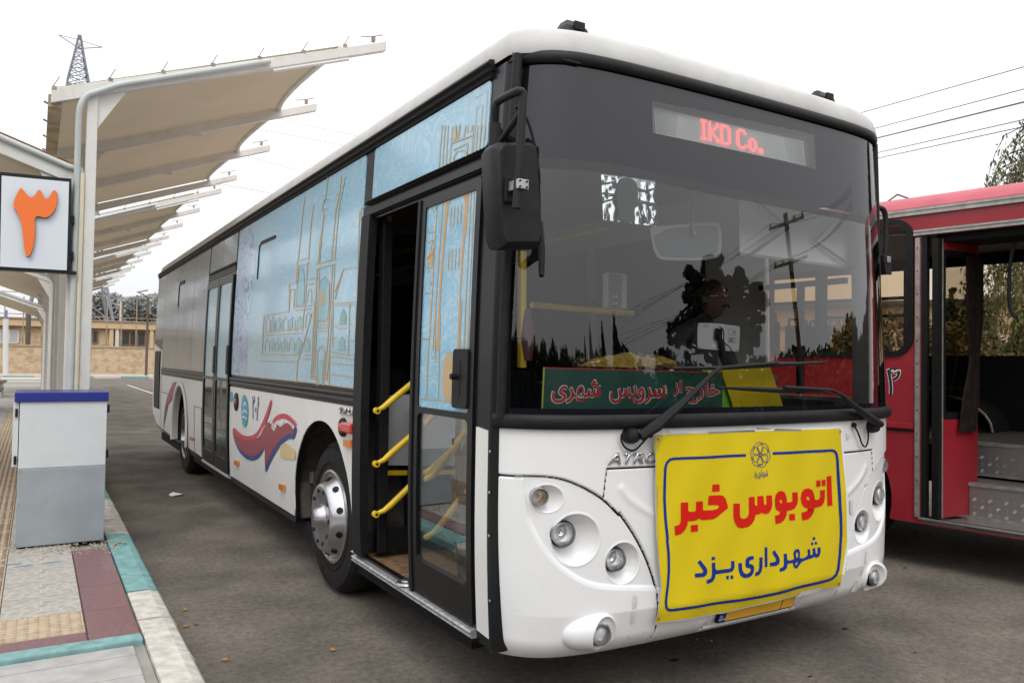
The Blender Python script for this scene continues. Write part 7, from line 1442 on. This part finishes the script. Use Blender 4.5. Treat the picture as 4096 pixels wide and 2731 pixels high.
tree('tree', 'low dark pine left of the round tree over the cream building', 'tree', tuple(at_d(*Z('r5', (900, 1300))[0], 48)*np.array([1, 1, 0])), 6.5, (2.4, 2.4, 2.0), 5000, .16, M_lf4)
tree('tree', 'flat topped dark pine right behind the weeping willow', 'tree', tuple(at_d(*Z('r5', (1350, 1300))[0], 44)*np.array([1, 1, 0])), 6.5, (3.6, 2.5, 2.2), 6000, .16, M_lf4)
# weeping willow
wp = at_d(4290, 1400, 18); wl = thing('willow_tree', 'tall weeping willow with hanging twigs behind the red bus at right edge', 'tree', (wp[0], wp[1], 0))
MB().tube([(wp[0], wp[1], 0), (wp[0]+.1, wp[1], 3), (wp[0]-.1, wp[1]+.1, 6.2)], [.28, .2, .1], 10).build('trunk', M_bark, wl, smooth=True)
tw = MB(); LV = []
for k in range(330):
    a = random.random()*6.28; r_ = 1.2*math.sqrt(random.random()); top_ = random.uniform(4.2, 7.0)-1.2*r_*r_; ln_ = random.uniform(1.2, 3.0); x0_, y0_ = wp[0]+r_*math.cos(a), wp[1]+r_*math.sin(a); pts_ = []
    ox, oy = random.uniform(-.25, .25), random.uniform(-.25, .25)
    for j in range(6): f = j/5; pts_.append((x0_+(math.cos(a)*.6+ox)*math.sqrt(f), y0_+(math.sin(a)*.6+oy)*math.sqrt(f), top_+.25*math.sin(f*2.2)-ln_*f**1.3))
    tw.tube(pts_, [.012, .01, .008, .006, .005, .003], 3, False)
    for j in range(46):
        f = j/45; i_ = min(4, int(f*5)); g_ = f*5-i_; p = np.array(pts_[i_])*(1-g_)+np.array(pts_[i_+1])*g_; LV.append(p+rng.normal(size=3)*np.array([.05, .05, .03]))
tw.build('twig', M_bark, wl); P = np.array(LV); N = len(P); a = rng.normal(size=(N, 3))*np.array([.5, .5, .4])+np.array([0, 0, -1]); a /= np.linalg.norm(a, axis=1)[:, None]; b = np.cross(a, rng.normal(size=(N, 3))); b /= np.linalg.norm(b, axis=1)[:, None]; s = rng.uniform(.07, .15, (N, 1))
v = np.stack([P, P+a*s*.5-b*s*.17, P+a*s, P+a*s*.5+b*s*.17], 1).reshape(-1, 3); me = bpy.data.meshes.new('crown'); me.from_pydata(v.tolist(), [], [(4*i, 4*i+1, 4*i+2, 4*i+3) for i in range(N)]); me.materials.append(M_lf2); link(bpy.data.objects.new('crown', me), wl)
# overhead wires at right and faint ones at left
M_wire = mat('overhead wire', (.08, .08, .09), .6)
def wire(uv0, uv1, d0, d1, r_, label, group, sag=.0):
    a = S_w(d0)([uv0])[0]; b = S_w(d1)([uv1])[0]; L_ = b-a; a2 = a-L_*.6; b2 = b+L_*2.2; P = [tuple(a2+(b2-a2)*k/24-np.array([0, 0, sag*math.sin(math.pi*k/24)])) for k in range(25)]
    o = MB().tube(P, r_, 5).build('overhead_wire', M_wire, smooth=True); return tag(o, label, 'wire', group)
for (v0, v1, nm) in (((405, 220), (980, 58), 'topmost'), ((555, 330), (980, 218), 'second from top'), ((572, 405), (980, 305), 'thick dark middle'), ((572, 520), (980, 428), 'fourth from top'), ((572, 563), (980, 475), 'lowest')):
    wire(Z('zF', v0)[0], Z('zF', v1)[0], 30, 26, .012 if 'dark' not in nm else .02, nm+' overhead wire in the sky right of the white bus', 'overhead wires')
for q0, q1, nm in (((1600, 680), (2050, 780), 'upper'), ((1490, 740), (1965, 830), 'middle'), ((1440, 900), (1740, 985), 'lower'), ((1180, 1035), (1560, 1105), 'lowest')):
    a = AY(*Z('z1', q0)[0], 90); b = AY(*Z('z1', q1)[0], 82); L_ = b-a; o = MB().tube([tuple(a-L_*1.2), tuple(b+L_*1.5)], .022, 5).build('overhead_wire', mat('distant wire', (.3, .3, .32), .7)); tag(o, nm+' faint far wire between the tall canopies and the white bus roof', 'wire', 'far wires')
# ============================================================ behind the viewer: what the windscreen mirrors
def refl(u, v, dist):
    P = S_front([(u, v)])[0]; e_ = 4.; A = S_front([(u+e_, v)])[0]-P; B = S_front([(u, v+e_)])[0]-P; n_ = np.cross(A, B); n_ /= np.linalg.norm(n_); d_ = P-CP; d_ /= np.linalg.norm(d_)
    r_ = d_-2*(d_@n_)*n_; h = r_[:2]/np.linalg.norm(r_[:2]); return P+r_/np.linalg.norm(r_[:2])*dist
c = refl(*Z('z6', (1310, 300))[0], 26); tp_ = refl(*Z('z6', (1240, 70))[0], 26); lo_ = refl(*Z('z6', (1310, 560))[0], 26); lft = refl(*Z('z6', (1000, 420))[0], 26); rgt = refl(*Z('z6', (1595, 340))[0], 26)
pc_ = thing('pine_tree', 'spreading dark pine across the yard, mirrored in the middle of the windscreen', 'tree', (float(c[0]), float(c[1]), 0))
bl_ = []
for (u_, v_, r_) in ((1230, 110, .55), (1150, 160, .6), (1310, 170, .65), (1130, 260, .7), (1250, 270, .8), (1380, 240, .7), (1480, 250, .6), (1540, 320, .5), (1420, 330, .7), (1160, 370, .5), (1300, 360, .6), (1060, 430, .35), (1110, 480, .5), (1080, 540, .5), (1480, 420, .35), (1230, 470, .45), (1520, 470, .4), (1480, 520, .45), (1380, 470, .4), (1180, 560, .4), (1010, 500, .3), (1420, 590, .35)):
    q = refl(*Z('z6', (u_, v_))[0], 26+random.uniform(-1.2, 1.2)); bl_ += [(tuple(q+rng.normal(size=3)*r_*.66), (r_*.46, r_*.46, r_*.28)) for _ in range(9)]
limbs('trunk', (float(c[0]), float(c[1]), 0), float(c[2])+.5, .28, [b[0] for b in bl_], pc_); leaves('crown', bl_, 30000, .085, M_lf4, pc_)
pt_ = refl(*Z('z5', (1715, 1045))[0], 24); pb_ = refl(*Z('z6', (1780, 820))[0], 24); up_ = thing('utility_pole', 'wooden utility pole with crossarms across the yard, mirrored in the windscreen', 'pole', (float(pb_[0]), float(pb_[1]), 0))
dv = (pt_-pb_)/(pt_[2]-pb_[2]); base_ = pb_-dv*pb_[2]; M_wood2 = mat('grey brown pole wood', (.09, .065, .045), .85, var=.2)
tube('shaft', [tuple(base_), tuple(pt_)], [.16, .12], M_wood2, up_, 12)
wires = []
for zz_, w_, n_ in ((-.35, 1.0, (-.9, -.45, .9)), (-1.75, 1.0, (-.15, .45, .9))):
    c_ = pt_+dv*zz_; h_ = pt_[:2]-CP[:2]; h_ = np.array([h_[1], -h_[0], 0])/np.linalg.norm(h_); ca_ = MB().bar(tuple(c_-h_*w_), tuple(c_+h_*w_), .1, .1).build('crossarm', M_wood2, up_)
    for q in n_: p = c_+h_*q; MB().lathe([(.001, .2), (.05, .17), (.06, .1), (.035, .08), (.06, .05), (.03, 0)], p, (0, 0, 1), 10).build('insulator', M_blk, ca_); wires.append(p+np.array([0, 0, .18]))
for i, p in enumerate(wires):
    a = refl(*Z('z5', (2085, 870+28*i))[0], 16); b_ = refl(*Z('z6', (700, 400+35*i))[0], 34); P = [tuple(a*(1-f)+p*f-np.array([0, 0, .25*math.sin(math.pi*f)])) for f in np.linspace(0, 1, 10)]+[tuple(p*(1-f)+b_*f-np.array([0, 0, .4*math.sin(math.pi*f)])) for f in np.linspace(.1, 1, 10)]
    o = MB().tube(P, .009, 5).build('overhead_wire', M_wire, smooth=True); tag(o, 'mirrored overhead wire on the '+['left', 'middle', 'right'][i % 3]+' insulator of the '+('upper' if i < 3 else 'lower')+' crossarm', 'wire', 'wires on the mirrored utility pole')
for i, (u_, vt_, w_) in enumerate(((495, 545, .45), (525, 470, .6), (598, 470, .6), (668, 420, .8))):
    q = refl(*Z('z6', (u_, vt_))[0], 30); t = thing('cypress_tree', ['shortest dark cypress at the left of the mirrored row', 'second cypress of the row mirrored in the windscreen left half', 'third cypress of the row mirrored in the windscreen left half', 'tallest dark cypress at the right of the mirrored row'][i], 'tree', (float(q[0]), float(q[1]), 0), 'cypresses mirrored in the windscreen')
    w_ *= 2.4; h = float(q[2]); MB().tube([(q[0], q[1], 0), (q[0], q[1], h*.5)], [.12, .05], 6).build('trunk', M_bark, t); leaves('crown', [((q[0], q[1], h*f), (w_*max(.1, (1-f)**.6), w_*max(.1, (1-f)**.6), h*.09)) for f in np.linspace(.06, .97, 13)], 9000, .12, M_lf4, t, up=1)
for i, (u_, v_, cw) in enumerate(((2150, 520, 3.2),)):
    q = refl(3500, 1250, 14); tree('tree', 'large dark tree across the yard mirrored at the right edge of the windscreen', 'tree', (float(q[0]), float(q[1]), 0), 12, (1.5, 1.5, 9.5), 12000, .10, M_lf4)
# added unseen tree belt behind the viewer, darkens what the glass mirrors low down
bl_ = []
for i in range(66):
    a = R(74+3.3*i); dd = 46+4*math.sin(i*2.1); x, y = CP[0]+dd*math.sin(a), CP[1]+dd*math.cos(a); hh = 6.7+.5*math.sin(i*1.7)+.3*math.sin(i*4.1); bl_ += [((x, y, hh*.80), (1.9, 1.9, hh*.2)), ((x, y, hh*.55), (2.3, 2.3, hh*.25)), ((x, y, hh*.25), (2.4, 2.4, hh*.28))]
stuff(leaves('added_dark_tree_belt', bl_, 78000, .34, M_lf4, None))
